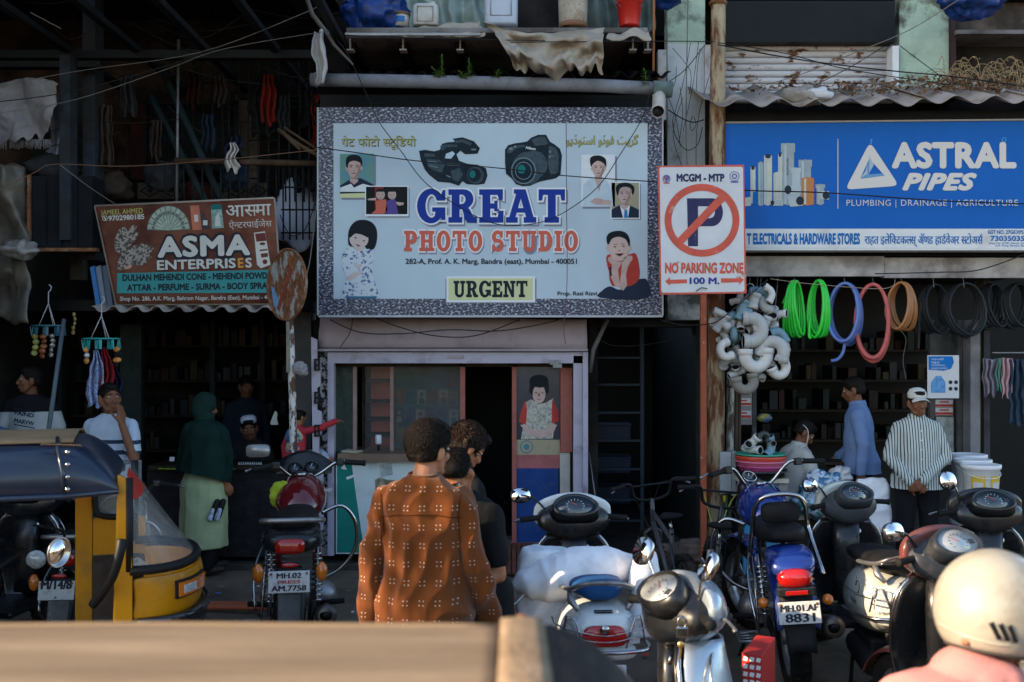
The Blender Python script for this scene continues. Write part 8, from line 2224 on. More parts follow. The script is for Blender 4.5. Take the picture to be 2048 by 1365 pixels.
m=MB();m.lathe([(.013,0),(.013,.003),(.001,.003)],(-.004,-.002,-.05),(0,-1,0),n=14);m.box((-.006,0,-.08),(.007,.003,.045),(0,.1,0));m.build('key',mt('brass',(.5,.32,.12),.3,metal=.8),t3)
# scooters on the right
SBt=scooter('white and grey scooter with an open black leg shield, right of the blue motorcycle',(2.21,6.30,0),-4,SCC,SEATB,cowlb=PLG,steer=28,mirrors='L',plate=['MH 01 AC'],rail=ALU)
letters(SBt,'Activa',Matrix.Translation((-.214,-.62,.56))@Matrix.Rotation(R(-90),4,'Z'),.03,INK,w=.11,bold=.02)
P(SBt,'apple_sticker',INK,lambda m:(m.tube([(-.213,-.70+.03*math.cos(a),.665+.035*math.sin(a))for a in[k*.6 for k in range(9)]],.004,4),m.tube([(-.213,-.69,.71),(-.213,-.675,.725)],.004,4)))
SCt=scooter('maroon edged scooter with a pale dashboard, near the right behind the helmet',(2.10,4.52,0),-3,SCR,SEATB,cowlb=PLG,steer=24,mirrors='L',dial=DIALW,plate=None)
SDt=scooter('black scooter at the right edge with a sunlit round mirror',(3.02,5.95,0),0,SCB,SEATB,cowlb=PLK,steer=2,mirrors='L',mround=True,plate=None)
SEt=scooter('black scooter seen through the open side of the auto rickshaw',(at(12,6.7),6.55,0),-6,SCB,SEATB,cowlb=PLK,steer=0,mirrors='R',plate=None)
SFt=scooter('dark scooter ridden by the helmeted rider at the lower right',(1.22,2.28,0),62,SCB,SEATB,mirrors='',plate=None,group='scooters ridden on the road')
# motorcycles
RED=mt('dark red tank paint',(.10,.006,.008),.14,coat=.7,var=.2)
BLUE=mt('metallic blue tank paint',(.008,.03,.20),.16,coat=.7,metal=.3,var=.2,dirt=(.05,.06,.09),da=.4,ds=7,dt=.62)
MB1=bike('dark red motorcycle with a white press number plate, left of the orange shirt',(-1.44,6.74,0),9,RED,steer=20,plate=[('MH.02',INK,.026,.12),('PRESS',PRED,.016,.11),('AM.7758',INK,.026,.17)],leg='R')
MB1.scale=(1.13,)*3
letters(MB1,'Hero',Matrix.Translation((.166,.2,.90))@Matrix.Rotation(R(60),4,'Z'),.03,DMARK,bold=0)
P(MB1,'windscreen',PLK,lambda m:m.grid(lambda u,v:V((.0-.18+.36*u,.52+.1*v,.98+.14*v*(1-(2*u-1)**2*.6))),10,6),solid=.006)
mirror(MB1,(-.24,.36,1.08),(-.27,.30,1.15),(.1,-1,.1),.075,.042,BLACKM,PLK,2,glass=mt('dull mirror glass',(.28,.27,.26),.35,metal=.5))
o_=crumple(568,990,6.9,.085,.05,.085,'rag','lime yellow rag tucked at the handlebar of the red motorcycle','cloth',mt('lime yellow cloth',(.30,.38,.03),.9,var=.15),.32,14,40)
MB2=bike('metallic blue motorcycle with tall chrome sissy bar and plate, centre right',(1.75,6.50,0),-7,BLUE,tail='cruiser',bars='high',steer=24,lean=-5,plate=[('MH.01.AF',INK,.030,.18),('8831',INK,.040,.14)],leg='L',tailm=BLUE)
MB2.scale=(1.1,)*3
MB3=bike('motorcycle with a big red tail lamp behind the rickshaw, far left',(-2.72,6.75,0),4,SCB,plate=[('M/14/8',INK,.05,.17),('',INK,.02,.1)][:1]+[('1',INK,.01,.01)],leg='R',steer=0)
P(MB3,'indicator_lens',LENC,lambda m:m.ell((-.14,-.89,.77),(.06,.03,.055)))
# bicycles
def bicycle(label,loc,rz,paint,cab,steer=0,lean=0,fat=.028,r=.31):
    t=thing('bicycle',label,'bicycle',loc,rz,'bicycles by the dark passage',ry=lean)
    S_=Matrix.Translation((0,.40,0))@Matrix.Rotation(R(steer),4,'Z')@Matrix.Translation((0,-.40,0))
    for y,T in((-.50,Matrix()),(.52,S_)):
        w=P(t,'wheel',ALU,lambda m:(setattr(m,'T',T),m.lathe([(.02,-.04),(.025,0),(.02,.04)],(0,y,r),(1,0,0),n=12)))
        P(w,'tyre',TYRE,lambda m:(setattr(m,'T',T),m.tube([(0,y+r*math.cos(a),r+r*math.sin(a))for a in[k*math.pi/20 for k in range(40)]],fat,8,closed=True),[m.box((s_*fat*.7,y+(r+fat*.7)*math.cos(a),r+(r+fat*.7)*math.sin(a)),(fat*.6,.014,.012),(a+math.pi/2,0,0))for a in[k*math.pi/24 for k in range(48)]for s_ in(-1,1)])and None)
        P(w,'rim',ALU,lambda m:(setattr(m,'T',T),m.tube([(0,y+(r-.025)*math.cos(a),r+(r-.025)*math.sin(a))for a in[k*math.pi/16 for k in range(32)]],.010,6,closed=True),[m.tube([(.02*(-1)**k,y,r),(0,y+(r-.03)*math.cos(k*.35),r+(r-.03)*math.sin(k*.35))],.0016,3)for k in range(18)])and None)
    P(t,'frame',paint,lambda m:(m.tube([(0,.40,.72),(0,-.02,.30)],.019,8),m.tube([(0,.38,.80),(0,-.16,.68)],.017,8),m.tube([(0,-.18,.76),(0,-.02,.28)],.017,8),[m.tube([(s_*.02,-.16,.66),(s_*.05,-.50,r)],.009,6)for s_ in(-1,1)],[m.tube([(s_*.02,-.02,.28),(s_*.05,-.50,r)],.010,6)for s_ in(-1,1)])and None)
    P(t,'fork',paint,lambda m:(setattr(m,'T',S_),m.tube([(0,.37,.90),(0,.41,.68)],.018,8),[m.tube([(0,.41,.68),(s_*.06,.43,.64),(s_*.06,.52,r)],.013,7)for s_ in(-1,1)])and None)
    P(t,'handlebar',BLACKM,lambda m:(setattr(m,'T',S_),m.tube(cr([(-.30,.30,1.02),(-.17,.34,1.03),(-.13,.37,.92),(0,.37,.89),(.13,.37,.92),(.17,.34,1.03),(.30,.30,1.02)],5),.012,8),m.tube([(-.16,.345,1.01),(.16,.345,1.01)],.009,7)))
    for s_ in(-1,1):
        grip(t,S_@V((s_*.22,.325,1.025)),S_@V((s_*.33,.29,1.02)),[S_@V(p)for p in((s_*.19,.37,1.02),(s_*.25,.39,1.01),(s_*.31,.36,.98))])
        P(t,'brake_cable',cab,lambda m:(setattr(m,'T',S_),m.tube(cr([(s_*.18,.37,1.02),(s_*.12,.50,.98),(s_*.05,.52,.80),(0,.45,.62)],6),.004,5)))
    P(t,'saddle',SEATB,lambda m:m.rings([sup((0,y,z),w_,.022,16,2.4)for y,w_,z in((.02,.02,.835),(-.06,.03,.84),(-.14,.07,.85),(-.22,.09,.86),(-.27,.08,.86))]),sub=1)
    P(t,'seat_post',CHR,lambda m:m.tube([(0,-.16,.84),(0,-.18,.72)],.012,8))
    P(t,'crank',ALU,lambda m:(m.lathe([(.08,0),(.08,.006),(.001,.006)],(.04,-.02,.28),(1,0,0),n=20),m.tube([(.06,-.02,.28),(.07,.08,.16)],.01,6),m.tube([(-.06,-.02,.28),(-.07,-.12,.40)],.01,6)))
    for y,z,s_ in((.08,.16,1),(-.12,.40,-1)):P(t,'pedal',RUB,lambda m:m.box((s_*.11,y,z),(.08,.06,.02)),bev=.004)
    return t
LIME=mt('lime cable',(.36,.45,.08),.5)
bicycle('small bicycle with a black saddle seen from behind, leaning by the dark passage',(at(1352,7.15),7.15,0),5,mt('grey bicycle paint',(.06,.06,.065),.4),BLACKM,steer=6,lean=-6)
bicycle('bicycle with lime green cables and fat knobbly tyre beside the street pole',(at(1418,6.75),6.75,0),-12,mt('dark bicycle paint',(.03,.03,.03),.4),LIME,steer=10,lean=5,fat=.034)
# red and white checked box in the front
t3=thing('box','red box with white diagonal print lying beside the silver scooter','box',(at(1518,4.3),4.3,0),-25)
RBX=mt('red carton',(.42,.03,.025),.6);zb=Z(1290,4.3)
m=MB();m.box((0,0,zb/2),(.085,.30,zb));m.build('carton',RBX,t3,bev=.004)
for i in range(10):
    for j in range(3):
        m=MB();c=V((-.027+.027*j,-.151,zb-.022-i*.032));m.add([c+V((-.011,0,-.008)),c+V((.007,0,-.010)),c+V((.011,0,.008)),c+V((-.007,0,.010))],[(0,1,2,3)]);m.build('print_mark',WHITEP,t3)
        m=MB();c=V((-.0428,-.13+.028*i,zb-.025-.035*j));m.add([c+V((0,-.010,-.008)),c+V((0,.006,-.010)),c+V((0,.010,.008)),c+V((0,-.006,.010))],[(0,1,2,3)]);m.build('print_mark',WHITEP,t3)
# ------------------------------------------------------------------ auto rickshaw, heading right
YEL=mt('yellow rickshaw paint',(.48,.205,.003),.32,coat=.15,spec=.3,var=.08,vs=3,dirt=(.20,.11,.03),da=.5,ds=5,dt=.6)
HOOD=mt('navy black vinyl hood',(.012,.022,.045),.30,var=.25,vs=5,bump=.1,bs=14,coat=.2)
TAN=mt('roof tan canvas',(.22,.15,.085),.85,var=.12,vs=6,bump=.3,bs=200)  # the roof canvas's own tan
BLKP=mt('black body paint',(.010,.011,.013),.25,coat=.5,dirt=(.05,.045,.04),da=.4,ds=5,dt=.6)
WSG=mt('windscreen glass',(.5,.55,.55),.04,alpha=.22,spec=.8)
YNr,YFr=4.55,5.45
t=thing('auto_rickshaw','yellow and black auto rickshaw with navy hood at the left, facing right','auto rickshaw',(X(-200,5.0),5.0,0))
AR_=t
def px2(px,py,Y):return U(px,py,Y)
# hood: profile across (y,z), swept along x
def hoodsec(xn,dz=0,inset=0):
    """section of hood at world x: near lower edge up over the roof to the far lower edge"""
    pts=[(YNr-.02,1.335+dz),(YNr-.035,1.41+dz),(YNr-.02,1.48+dz),(YNr+.04,1.535+dz),(YNr+.14,1.565+dz),(5.0,1.585+dz),(YFr-.12,1.565+dz),(YFr-.03,1.535+dz),(YFr+.02,1.47+dz),(YFr+.02,1.34+dz)]
    return[V((xn,y if y<5 else y,z))for y,z in pts]
xr=X(138,YNr);xf=X(246,YNr)
def hd(m):
    rs=[]
    for i,(x,sc,sq)in enumerate(((-4.5,1,1),(-4.2,1.0,1),(-3.9,1.02,1),(-3.6,.99,1),(-3.3,1.01,1),(-3.0,.985,1),(-2.75,1.01,1),(-2.5,.99,1),(-2.3,1.005,1),(xr,1,1),(xr+.06,.95,.995),(xr+.12,.80,.98),(xr+.18,.55,.96),(xr+.225,.22,.94))):
        rs.append([V((x,5.0+(p.y-5.0)*sq+.010*noise.noise(V((x*3,p.y*2,p.z*9))),1.335+(p.z-1.335)*sc+.010*noise.noise(V((x*2.5,p.y*3,4)))))for p in hoodsec(x,0)])
    n=len(rs[0]);o=[p for r_ in rs for p in r_]
    m.add(o,[(i*n+j,i*n+j+1,(i+1)*n+j+1,(i+1)*n+j)for i in range(len(rs)-1)for j in range(n-1)],True)
hobj=MB();hd(hobj);h_=hobj.build('hood',HOOD,t,world=True,solid=.012,sub=2)
def rt(m):
    rs=[]
    for x in(-4.5,-3.5,-2.5,xr,xr+.03):
        rs.append([V((x,5.0+(y-5.0),z+.012))for y,z in((YNr+.10,1.556),(YNr+.16,1.568),(YNr+.3,1.578),(5.0,1.590),(YFr-.2,1.575),(YFr-.05,1.54))])
    n=6;m.add([p for r_ in rs for p in r_],[(i*n+j,i*n+j+1,(i+1)*n+j+1,(i+1)*n+j)for i in range(4)for j in range(5)],True)
m=MB();rt(m);m.build('canvas_roof',TAN,h_).matrix_parent_inverse=Matrix();
_r=[o for o in h_.children if o.name.startswith('canvas_roof')][0]
_r.data.transform(wm(h_).inverted());k=_r.modifiers.new('thick','SOLIDIFY');k.thickness=.008;k.offset=0
def seam(pts,r,mat,nm,par=t):
    m=MB();m.tube(pts,r,7);return m.build(nm,mat,par,world=True)
seam([V((xr+.005,YNr-.045,1.36)),V((xr+.0,YNr-.055,1.44)),V((xr-.01,YNr-.04,1.49)),V((xr-.03,YNr+.03,1.55)),V((xr-.04,YNr+.14,1.585))],.010,HOOD,'hood_seam')
seam([V((-4.5,YNr-.03,1.335)),V((-3.5,YNr-.03,1.33)),V((xr,YNr-.03,1.335)),V((xf-.02,YNr+.0,1.345))],.014,HOOD,'hood_hem')
for i in range(4):
    m=MB();m.lathe([(.010,0),(.010,.004),(.001,.005)],V((xr+.02,YNr-.058,1.37+i*.055)),(0,-1,.1),n=10);m.build('stud',CHR,t,world=True)
for i in range(14):
    a=V((xr-.10+i*.012,YNr+.05-i*.002,1.562-i*.0006));m=MB();m.tube([a,a+V((.008,-.012,.006)),a+V((.015,.0,-.002))],.004,5);m.build('rope_lacing',TAN,t,world=True)
# front pillar, nose, windscreen
xp0,xp1=X(231,YNr),X(250,YNr)
def prof_nose(z):
    """plan outline of the front at height z, from near pillar round the nose to the far pillar"""
    f=max(0,min(1,(1.40-z)/(1.40-.95)));bulge=-.02+.34*f if z>.95 else .32
    o=[]
    for i in range(17):
        s_=i/16;a=math.pi*s_
        y=5.0-math.cos(a)*(.42 if z<5 else .4)
        x=xp1+.015+bulge*(math.sin(a)**.7 if math.sin(a)>0 else 0)
        o.append(V((x,y,z)))
    return o
def nose(m):
    rs=[]
    for z in(.94,.90,.84,.78,.74):
        r_=prof_nose(z);r_=[V((p.x+.02*math.sin((.95-z)/.2*3),p.y,p.z))for p in r_];rs.append(r_)
    n=17;m.add([p for r_ in rs for p in r_],[(i*n+j,i*n+j+1,(i+1)*n+j+1,(i+1)*n+j)for i in range(len(rs)-1)for j in range(n-1)],True)
m=MB();nose(m);m.build('nose_panel',YEL,t,world=True,solid=.012,sub=1)
m=MB();n=17
rs=[]
for z in(.735,.66,.5,.36):rs.append([V((p.x+.03-.1*(.735-z),p.y,z))for p in prof_nose(.8)])
m.add([p for r_ in rs for p in r_],[(i*n+j,i*n+j+1,(i+1)*n+j+1,(i+1)*n+j)for i in range(3)for j in range(n-1)],True);m.build('lower_nose',BLKP,t,world=True,solid=.02,sub=1)
m=MB();m.tube([V((p.x+.035,p.y,.73))for p in prof_nose(.8)],.022,8);m.build('bumper_strip',BLKP,t,world=True)
# windscreen surface between z .99 and 1.42
m=MB();rs=[prof_nose(z)for z in(.985,1.08,1.18,1.28,1.40)]
m.add([p for r_ in rs for p in r_],[(i*n+j,i*n+j+1,(i+1)*n+j+1,(i+1)*n+j)for i in range(4)for j in range(n-1)],True);m.build('windscreen',WSG,t,world=True,sub=1)
GAS=mt('black rubber gasket',(.010,.010,.011),.5)
seam([V((p.x+.003,p.y,p.z))for p in prof_nose(.97)],.024,GAS,'gasket')
seam([prof_nose(.97)[0],prof_nose(1.15)[0],prof_nose(1.40)[0]],.020,GAS,'gasket');seam([prof_nose(.97)[-1],prof_nose(1.40)[-1]],.020,GAS,'gasket')
m=MB();rs=[[p+V((.004,-.002,0))for p in prof_nose(z)[0:10]]for z in(1.30,1.40)];m.add([p for r_ in rs for p in r_],[(j,j+1,11+j,10+j)for j in range(9)],True);m.build('red_sun_strip',mt('red film',(.50,.035,.02),.3),t,world=True)
m=MB();m.prism([(xp0-.01,.74),(xp1+.03,.74),(xp1+.03,1.0),(xp1+.005,1.40),(xp0+.01,1.42)],Matrix.Translation((0,YNr+.06,0)),.045);m.build('front_pillar',YEL,t,world=True,bev=.008)
m=MB();m.prism([(xp0-.01,.30),(xp1+.03,.30),(xp1+.03,.735),(xp0-.01,.735)],Matrix.Translation((0,YNr+.06,0)),.045);m.build('lower_pillar',BLKP,t,world=True,bev=.008)
# far side front door frame with small window
m=MB();xa,xb=-2.05,-1.80
m.prism([(xa,.93),(xb,.93),(xb,1.40),(xa+.22,1.40),(xa+.115,1.40),(xa+.11,1.08),(xa+.14,1.03),(xb-.01,.985),(xb-.01,.975),(xa+.07,.98),(xa+.07,1.42),(xa,1.42)],Matrix.Translation((0,YFr,0)),.03)if False else None
m=MB();m.bb(xa,xa+.085,YFr-.04,YFr,.40,1.42);m.bb(xa+.087,xb+.1,YFr-.038,YFr-.002,.90,1.10);m.build('far_door_panel',YEL,t,world=True,bev=.006)
m=MB();m.tube(cr([V((xa+.10,YFr-.05,1.40)),V((xa+.10,YFr-.05,1.17)),V((xa+.14,YFr-.05,1.11)),V((xb+.05,YFr-.05,1.10))],4),.016,6);m.build('far_window_gasket',GAS,t,world=True)
m=MB();m.bb(xa+.11,xb+.08,YFr-.02,YFr-.017,1.11,1.40);m.build('far_window_pane',WSG,t,world=True)
m=MB();m.bb(xa+.087,xb+.1,YFr-.038,YFr-.002,.40,.897);m.build('far_lower_panel',BLKP,t,world=True)
# indicator
# mirror on the near pillar's left, bars, cabin bits
m=MB();m.tube(cr([U(148,1040,5.0),U(140,1055,4.6),U(130,1078,4.5),U(122,1085,4.5)],5),.006,6);mr=m.build('mirror_stem',CHR,t,world=True)
q=wm(t).inverted()@(Matrix.Translation(U(118,1098,4.48))@Matrix.Rotation(R(28),4,'Z')@Matrix.Rotation(R(12),4,'Y'))
P(t,'mirror_shell',GAS,lambda m:(setattr(m,'T',q),m.rings([sup((0,d,0),.052*s_,.068*s_,22,2)for d,s_ in((0,1),(.012,.96),(.03,.5))])))
P(t,'mirror_glass',MIRR,lambda m:(setattr(m,'T',q),m.rings([sup((0,-.003,0),.046,.062,22,2),sup((0,.001,0),.046,.062,22,2)])))
P(t,'mirror_rim',CHR,lambda m:(setattr(m,'T',q),m.tube(sup((0,-.002,0),.049,.065,22,2),.004,5,closed=True)))
seam(cr([U(236,1080,4.5),U(228,1110,4.48),U(215,1160,4.5),U(198,1205,4.6)],5),.022,GAS,'rubber_hose')
seam([V((-2.35,4.7,.98)),V((-2.25,5.0,1.02)),V((-2.35,5.3,.98))],.016,BLACKM,'handlebar')
m=MB();m.bb(-2.75,-2.5,4.75,5.25,.55,.68);m.build('driver_seat',SEATB,t,world=True,bev=.02)
m=MB();m.bb(-4.4,-3.9,4.6,5.4,.40,.70);m.bb(-4.5,-4.4,4.6,5.4,.6,1.15);m.build('rear_seat',SEATB,t,world=True,bev=.02)
m=MB();m.bb(-4.55,xp1,YNr,YFr,.30,.36);m.build('floor',BLKP,t,world=True)
m=MB();m.bb(-4.6,-3.3,YNr,YNr+.03,.36,.86);m.bb(-4.6,-3.3,YFr-.03,YFr,.36,.86);m.bb(-4.62,-4.58,YNr,YFr,.36,1.3);m.build('rear_body',YEL,t,world=True,bev=.01)
seam([V((xa+.02,YFr-.03,1.4)),V((-3.3,YFr-.03,1.35))],.015,BLACKM,'roof_rail')
seam([V((-3.3,YFr-.03,.8)),V((-3.3,YFr-.03,1.4))],.015,BLACKM,'pillar');seam([V((-3.35,YNr+.03,.8)),V((-3.35,YNr+.03,1.36))],.015,BLACKM,'pillar')
m=MB();m.add([U(284,1130,4.9),U(330,1115,4.95),U(352,1140,4.9),U(300,1150,4.85)],[(0,1,2,3)]);m.build('dashboard_papers',mt('old papers',(.35,.30,.22),.9,var=.5,vs=30),t,world=True,solid=.01)
for(y,x)in((5.0,-1.75),(4.62,-4.1),(5.38,-4.1)):
    w=P(t,'wheel',ALU,lambda m:m.lathe([(.03,-.05),(.05,0),(.03,.05)],V((x,y,.2))-t.location,(0,1,0),n=14))
    P(w,'tyre',TYRE,lambda m:m.lathe([(.12,-.04),(.18,-.05),(.2,-.02),(.2,.02),(.18,.05),(.12,.04),(.12,-.04)],V((x,y,.2))-t.location,(0,1,0),n=30,cap=False))
p0=V((-1.78,4.55,0));t.location=p0+Matrix.Rotation(R(19),3,'Z')@(t.location-p0);t.rotation_euler=(0,0,R(19))
_rw=Matrix.Rotation(R(19),4,'Z')
def nosept(a,z,off):
    P_=prof_nose(.8);i=min(int(a),15);s_=a-i;p=P_[i].lerp(P_[i+1],s_);tg=(P_[i+1]-P_[i]).normalized();nn=V((tg.y,-tg.x,0))
    return V((p.x,p.y,z))+nn*off
def lens(nm,mat,a0,a1,z0,z1,o0,o1):
    m=MB();k=8
    for o_ in(o1,):
        rs=[[nosept(L(a0,a1,i/k),z,o)-T0 for z,o in((z0,o0),(z0+.004,o1),(z1-.004,o1),(z1,o0))]for i in range(k+1)]
        m.rings(rs,True,False)
    return m.build(nm,mat,t)
T0=V((X(-200,5.0),5.0,0))
lens('indicator_housing',GAS,2.6,6.4,.815,.905,.0,.030);lens('orange_lens',LENO,2.75,6.25,.825,.895,.02,.040);lens('clear_lens',LENC,3.0,4.4,.838,.882,.03,.045)
# ------------------------------------------------------------------ near rickshaw whose canvas roof fills the bottom of the frame
t=thing('auto_rickshaw','near auto rickshaw whose tan canvas roof crosses the bottom of the picture','auto rickshaw',(-.6,.75,0))
NC_=mt('near tan canvas',(.26,.20,.135),.9,var=.12,vs=4,bump=.3,bs=130,dirt=(.14,.105,.07),da=.75,ds=3.2,dt=.5,dw=.12,stretch=(.35,2.8,1))
def nr(u,v):
    x=L(-1.9,X(1010,1.32)+.005,u);
    yv=[(1.352,1.50),(1.345,1.575),(1.325,1.594),(1.28,1.600),(1.0,1.612),(.7,1.618),(.4,1.61),(.2,1.59),(.16,1.5)]
    i=min(int(v*8),7);s_=v*8-i;y,z=L(yv[i][0],yv[i+1][0],s_),L(yv[i][1],yv[i+1][1],s_)
    return V((x,y,z-.012*(u-.5)**2+.006*noise.noise(V((x*1.2,y*3,0)))+.002*math.sin(y*60+noise.noise(V((x*2,0,0)))*3)))
m=MB();m.grid(nr,60,64);rf_=m.build('canvas_roof',NC_,t,world=True,solid=.008)
seam([nr(u/30,.03)+V((0,.004,.004))for u in range(31)],.007,mt('canvas hem',(.22,.16,.10),.9),'roof_hem',t)
seam([nr(u/30,.34)+V((0,0,.004))for u in range(31)],.004,MATS['canvas hem'],'roof_seam',t)
def cs(u,v):
    p=nr(1,v);return p+V((-.01+.055*u,0,.012-.006*abs(u-.5)))
m=MB();m.grid(cs,4,40);st_=m.build('corner_strap',mt('worn canvas strap',(.22,.165,.11),.9,var=.3,vs=14,bump=.5,bs=90,dirt=(.08,.05,.04),da=.9,ds=22,dt=.62,dw=.03),t,world=True,solid=.012)
for i in range(7):
    p=cs(.5,.13+i*.028)+V((0,0,.004));m=MB();m.lathe([(.0075,0),(.0075,.003),(.004,.004),(.001,.001)],p,(0,.1,1),n=12);m.build('grommet',RUST,t,world=True)
def hk(u,v):
    x0=X(1010,1.32)+.045;a=u*1.5
    p=nr(1,v);return V((x0+.17*math.sin(a),p.y-.02*u,p.z+.005-.20*(1-math.cos(a))-.03*u))
m=MB();m.grid(hk,16,30);m.build('front_hood',mt('black vinyl near',(.014,.012,.011),.5,var=.4,vs=20,coat=.1),t,world=True,solid=.008)
m=MB();m.bb(-1.9,-.9,.24,.27,.36,.9);m.bb(-1.9,-.9,1.27,1.30,.36,.9);m.bb(-1.93,-1.9,.24,1.30,.36,1.5);m.build('body',YEL,t,world=True,bev=.01)
m=MB();m.bb(-1.9,.1,.25,1.29,.30,.35);m.build('floor',BLKP,t,world=True)
for x in(-1.88,-.9,.06):
    for y in(.27,1.27):seam([V((x,y,.33)),V((x,y,1.56))],.016,BLACKM,'pillar',t)
m=MB();m.bb(.04,.34,.40,1.12,.36,.98);m.build('nose_panel',YEL,t,world=True,bev=.08)
for(y,x)in((.76,.22),(.32,-1.5),(1.2,-1.5)):
    w=P(t,'wheel',ALU,lambda m:m.lathe([(.03,-.05),(.05,0),(.03,.05)],V((x,y,.2))-t.location,(0,1,0),n=14))
    P(w,'tyre',TYRE,lambda m:m.lathe([(.12,-.04),(.18,-.05),(.2,-.02),(.2,.02),(.18,.05),(.12,.04),(.12,-.04)],V((x,y,.2))-t.location,(0,1,0),n=30,cap=False))
# ------------------------------------------------------------------ overhead and slack wires
def w(pts,r=.005,mat=None,label='black cable',group='black cables strung across the shopfronts'):
    wire([U(*p)for p in pts],r,mat or WIREM,'cable',label,group=group)
w([(0,172,8.3),(160,142,8.4),(400,105,8.4),(600,30,8.4),(640,10,8.4)],.003,WIREL,'pale overhead wire sweeping up from the left edge to the branch')
w([(-10,205,8.2),(160,180,8.3),(400,110,8.4),(620,22,8.5)],.0045,WIREM,'second overhead wire at the upper left, crossing the pale one')
w([(-10,228,8.2),(150,200,8.3),(330,140,8.4),(450,98,8.4),(660,62,8.5)],.003,WIREL,'lowest brown overhead wire at the upper left')
w([(-10,384,8.2),(70,345,8.3),(110,329,8.3),(250,333,8.4),(420,322,8.5),(636,300,8.6)],.004,mt('rusty wire',(.16,.09,.06),.8),'rusty wire running in front of the balcony to the signboard')
w([(60,25,8.4),(122,58,8.5)],.005,WIREL,'short pale wire end at the top left corner')
w([(120,330,8.3),(175,372,8.5),(235,412,8.9)],.004,WIREL,'stay wire holding the top left corner of the brown sign')
w([(630,295,8.6),(700,304,8.7),(830,322,8.75),(1000,337,8.75),(1130,352,8.7),(1310,364,8.5)],.005,WIREM,'black cable crossing the signboard above GREAT')
w([(1310,364,8.5),(1490,381,8.6),(1650,386,8.65),(1880,402,8.7),(2080,409,8.7)],.006,WIREM,'black cable crossing the blue sign')
w([(650,62,8.6),(690,100,8.6),(738,200,8.7),(760,247,8.75),(800,300,8.78),(850,365,8.8),(920,415,8.8),(980,445,8.8),(1040,451,8.8),(1110,435,8.8),(1190,380,8.75),(1240,310,8.7),(1285,235,8.65),(1300,180,8.6)],.004,WIREM,'long thin cable sagging in a loop over the signboard')
w([(1132,215,8.75),(1133,400,8.78),(1134,560,8.78),(1128,655,8.8),(1131,688,8.8)],.0035,mt('red brown cord',(.16,.07,.06),.8),'thin vertical cord hanging down the right part of the signboard')
w([(660,640,9.0),(720,665,9.0),(800,668,9.0),(900,660,9.0),(1000,662,9.0),(1100,645,9.0),(1120,636,9.0)],.005,WIREM,'slack cable over the pink shutter box')
w([(740,632,9.0),(800,655,9.0),(870,672,9.0),(950,672,9.0),(1040,640,9.0)],.005,WIREM,'second slack cable over the pink shutter box')
w([(706,636,9.0),(700,665,9.0),(685,688,9.0),(680,695,9.0)],.004,WIREM,'short cable end hanging left over the shutter box')
w([(1020,85,8.5),(1320,83,8.6),(1430,84,8.7)],.004,WIREM,'straight cable from ledge to street pole')
w([(636,66,8.6),(720,72,8.6),(900,78,8.6),(1100,82,8.6),(1320,83,8.6)],.004,WIREM,'straight cable running along the front of the ledge')
w([(1436,90,8.65),(1600,120,8.7),(1780,142,8.8),(1900,153,8.9),(2060,175,8.9)],.006,WIREM,'black cable from street pole across the roller shutter')
w([(1436,86,8.65),(1560,105,8.7),(1700,140,8.8),(1900,170,8.9)],.0045,WIREM,'second black cable fanning from the street pole over the shutter')
w([(1490,182,8.9),(1600,150,8.8),(1700,110,8.7),(1820,60,8.6),(1925,-5,8.5)],.004,WIREL,'pale wire rising to the blue tarpaulin at the top right')
w([(1615,178,8.9),(1700,135,8.9),(1770,92,8.9)],.004,WIREM,'dark wire crossing the roller shutter the other way')
w([(1800,92,9.0),(1850,130,9.0),(1905,170,9.0)],.004,WIREM,'dark wire across the right green pillar')
w([(1376,-10,8.9),(1374,100,8.9),(1372,250,9.0),(1374,330,9.0)],.005,WIREL,'pale vertical cable on the left pillar')
w([(1410,90,8.9),(1370,140,8.9),(1330,170,8.9),(1300,200,8.8)],.004,WIREM,'thin cable from the pole down to the drain pipe')
w([(1336,220,8.9),(1360,235,8.9),(1385,245,8.9),(1408,240,8.9)],.006,WIREM,'thick black cable loop on the whitewashed pillar')
w([(1345,240,8.9),(1350,270,8.9),(1372,300,8.9),(1395,290,8.9),(1405,255,8.9)],.004,WIREM,'coiled cable loop on the whitewashed pillar')
w([(1385,232,8.9),(1380,250,8.9),(1384,262,8.9),(1392,250,8.9),(1388,234,8.9)],.004,mt('green cable',(.03,.12,.08),.6),'small green cable loop on the whitewashed pillar')
w([(1322,640,8.6),(1360,650,8.5),(1410,649,8.3),(1440,640,8.2),(1500,590,8.3),(1535,560,8.6)],.005,WIREM,'cable curving in front of the pipe fittings')
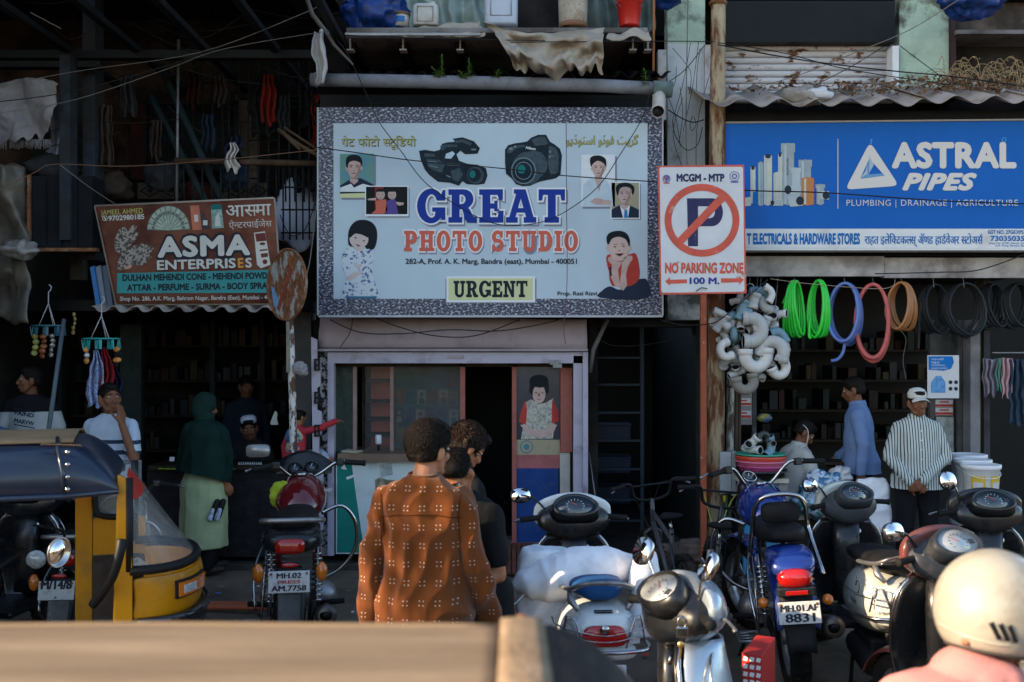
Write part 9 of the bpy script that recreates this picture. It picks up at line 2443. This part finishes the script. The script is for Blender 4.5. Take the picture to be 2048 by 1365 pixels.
w([(1540,558,8.8),(1600,566,8.8),(1700,575,8.8),(1760,578,8.8),(1786,572,8.8),(1790,558,8.9)],.003,mt('cotton string',(.32,.25,.2),.9),'string tied along the beam above the hoses')
w([(1800,660,8.8),(1812,680,8.8),(1806,720,8.8),(1812,760,8.8)],.002,WIREL,'thin thread hanging below the amber hose')
w([(1750,548,8.9),(1880,545,8.85),(1960,540,8.85),(2060,505,8.8)],.005,WIREM,'black cable along the fascia beam at the right')
w([(1180,660,9.3),(1220,690,9.3),(1290,690,9.3),(1390,670,9.2)],.004,WIREM,'cable hanging in the dark passage')
w([(640,330,8.9),(632,420,8.9),(620,520,8.9),(610,560,8.8)],.005,WIREL,'pale cable down the left edge of the signboard')
w([(560,430,9.0),(580,470,9.0),(610,460,9.0),(632,400,9.0)],.005,WIREM,'black cable loop by the white sack')
w([(1460,1010,7.4),(1480,1060,7.3),(1476,1130,7.2),(1452,1185,7.1)],.004,WIREM,'cable trailing from the street pole to the bicycle')
rnd=random.Random(9)
for i in range(14):
    a=rnd.uniform(0,560);b=a+rnd.uniform(60,260);y0=rnd.uniform(0,330);y1=y0+rnd.uniform(-60,80)
    w([(a,y0,8.9),((a+b)/2,(y0+y1)/2+rnd.uniform(5,40),8.9),(b,y1,9.0)],.0035,WIREM,'thin dark wire lost in the shadow of the balcony','thin dark wires in the balcony shadow')
for i in range(9):
    a=rnd.uniform(1320,1420);b=a+rnd.uniform(-40,60);y0=rnd.uniform(20,200);y1=y0+rnd.uniform(60,200)
    w([(a,y0,9.1),((a+b)/2+rnd.uniform(-20,20),(y0+y1)/2,9.1),(b,y1,9.1)],.003,WIREM,'thin dark wire tangled on the whitewashed pillar','thin wires on the whitewashed pillar')
for i in range(6):
    a=690+i*95;w([(a,197+rnd.uniform(-4,4),9.0),(a+60,203+rnd.uniform(-6,8),9.0),(a+120,198+rnd.uniform(-4,6),9.0)],.004,WIREM,'dark wire lying behind the top of the signboard','wires behind the top of the signboard')
bpy.data.scenes.remove(_scr)
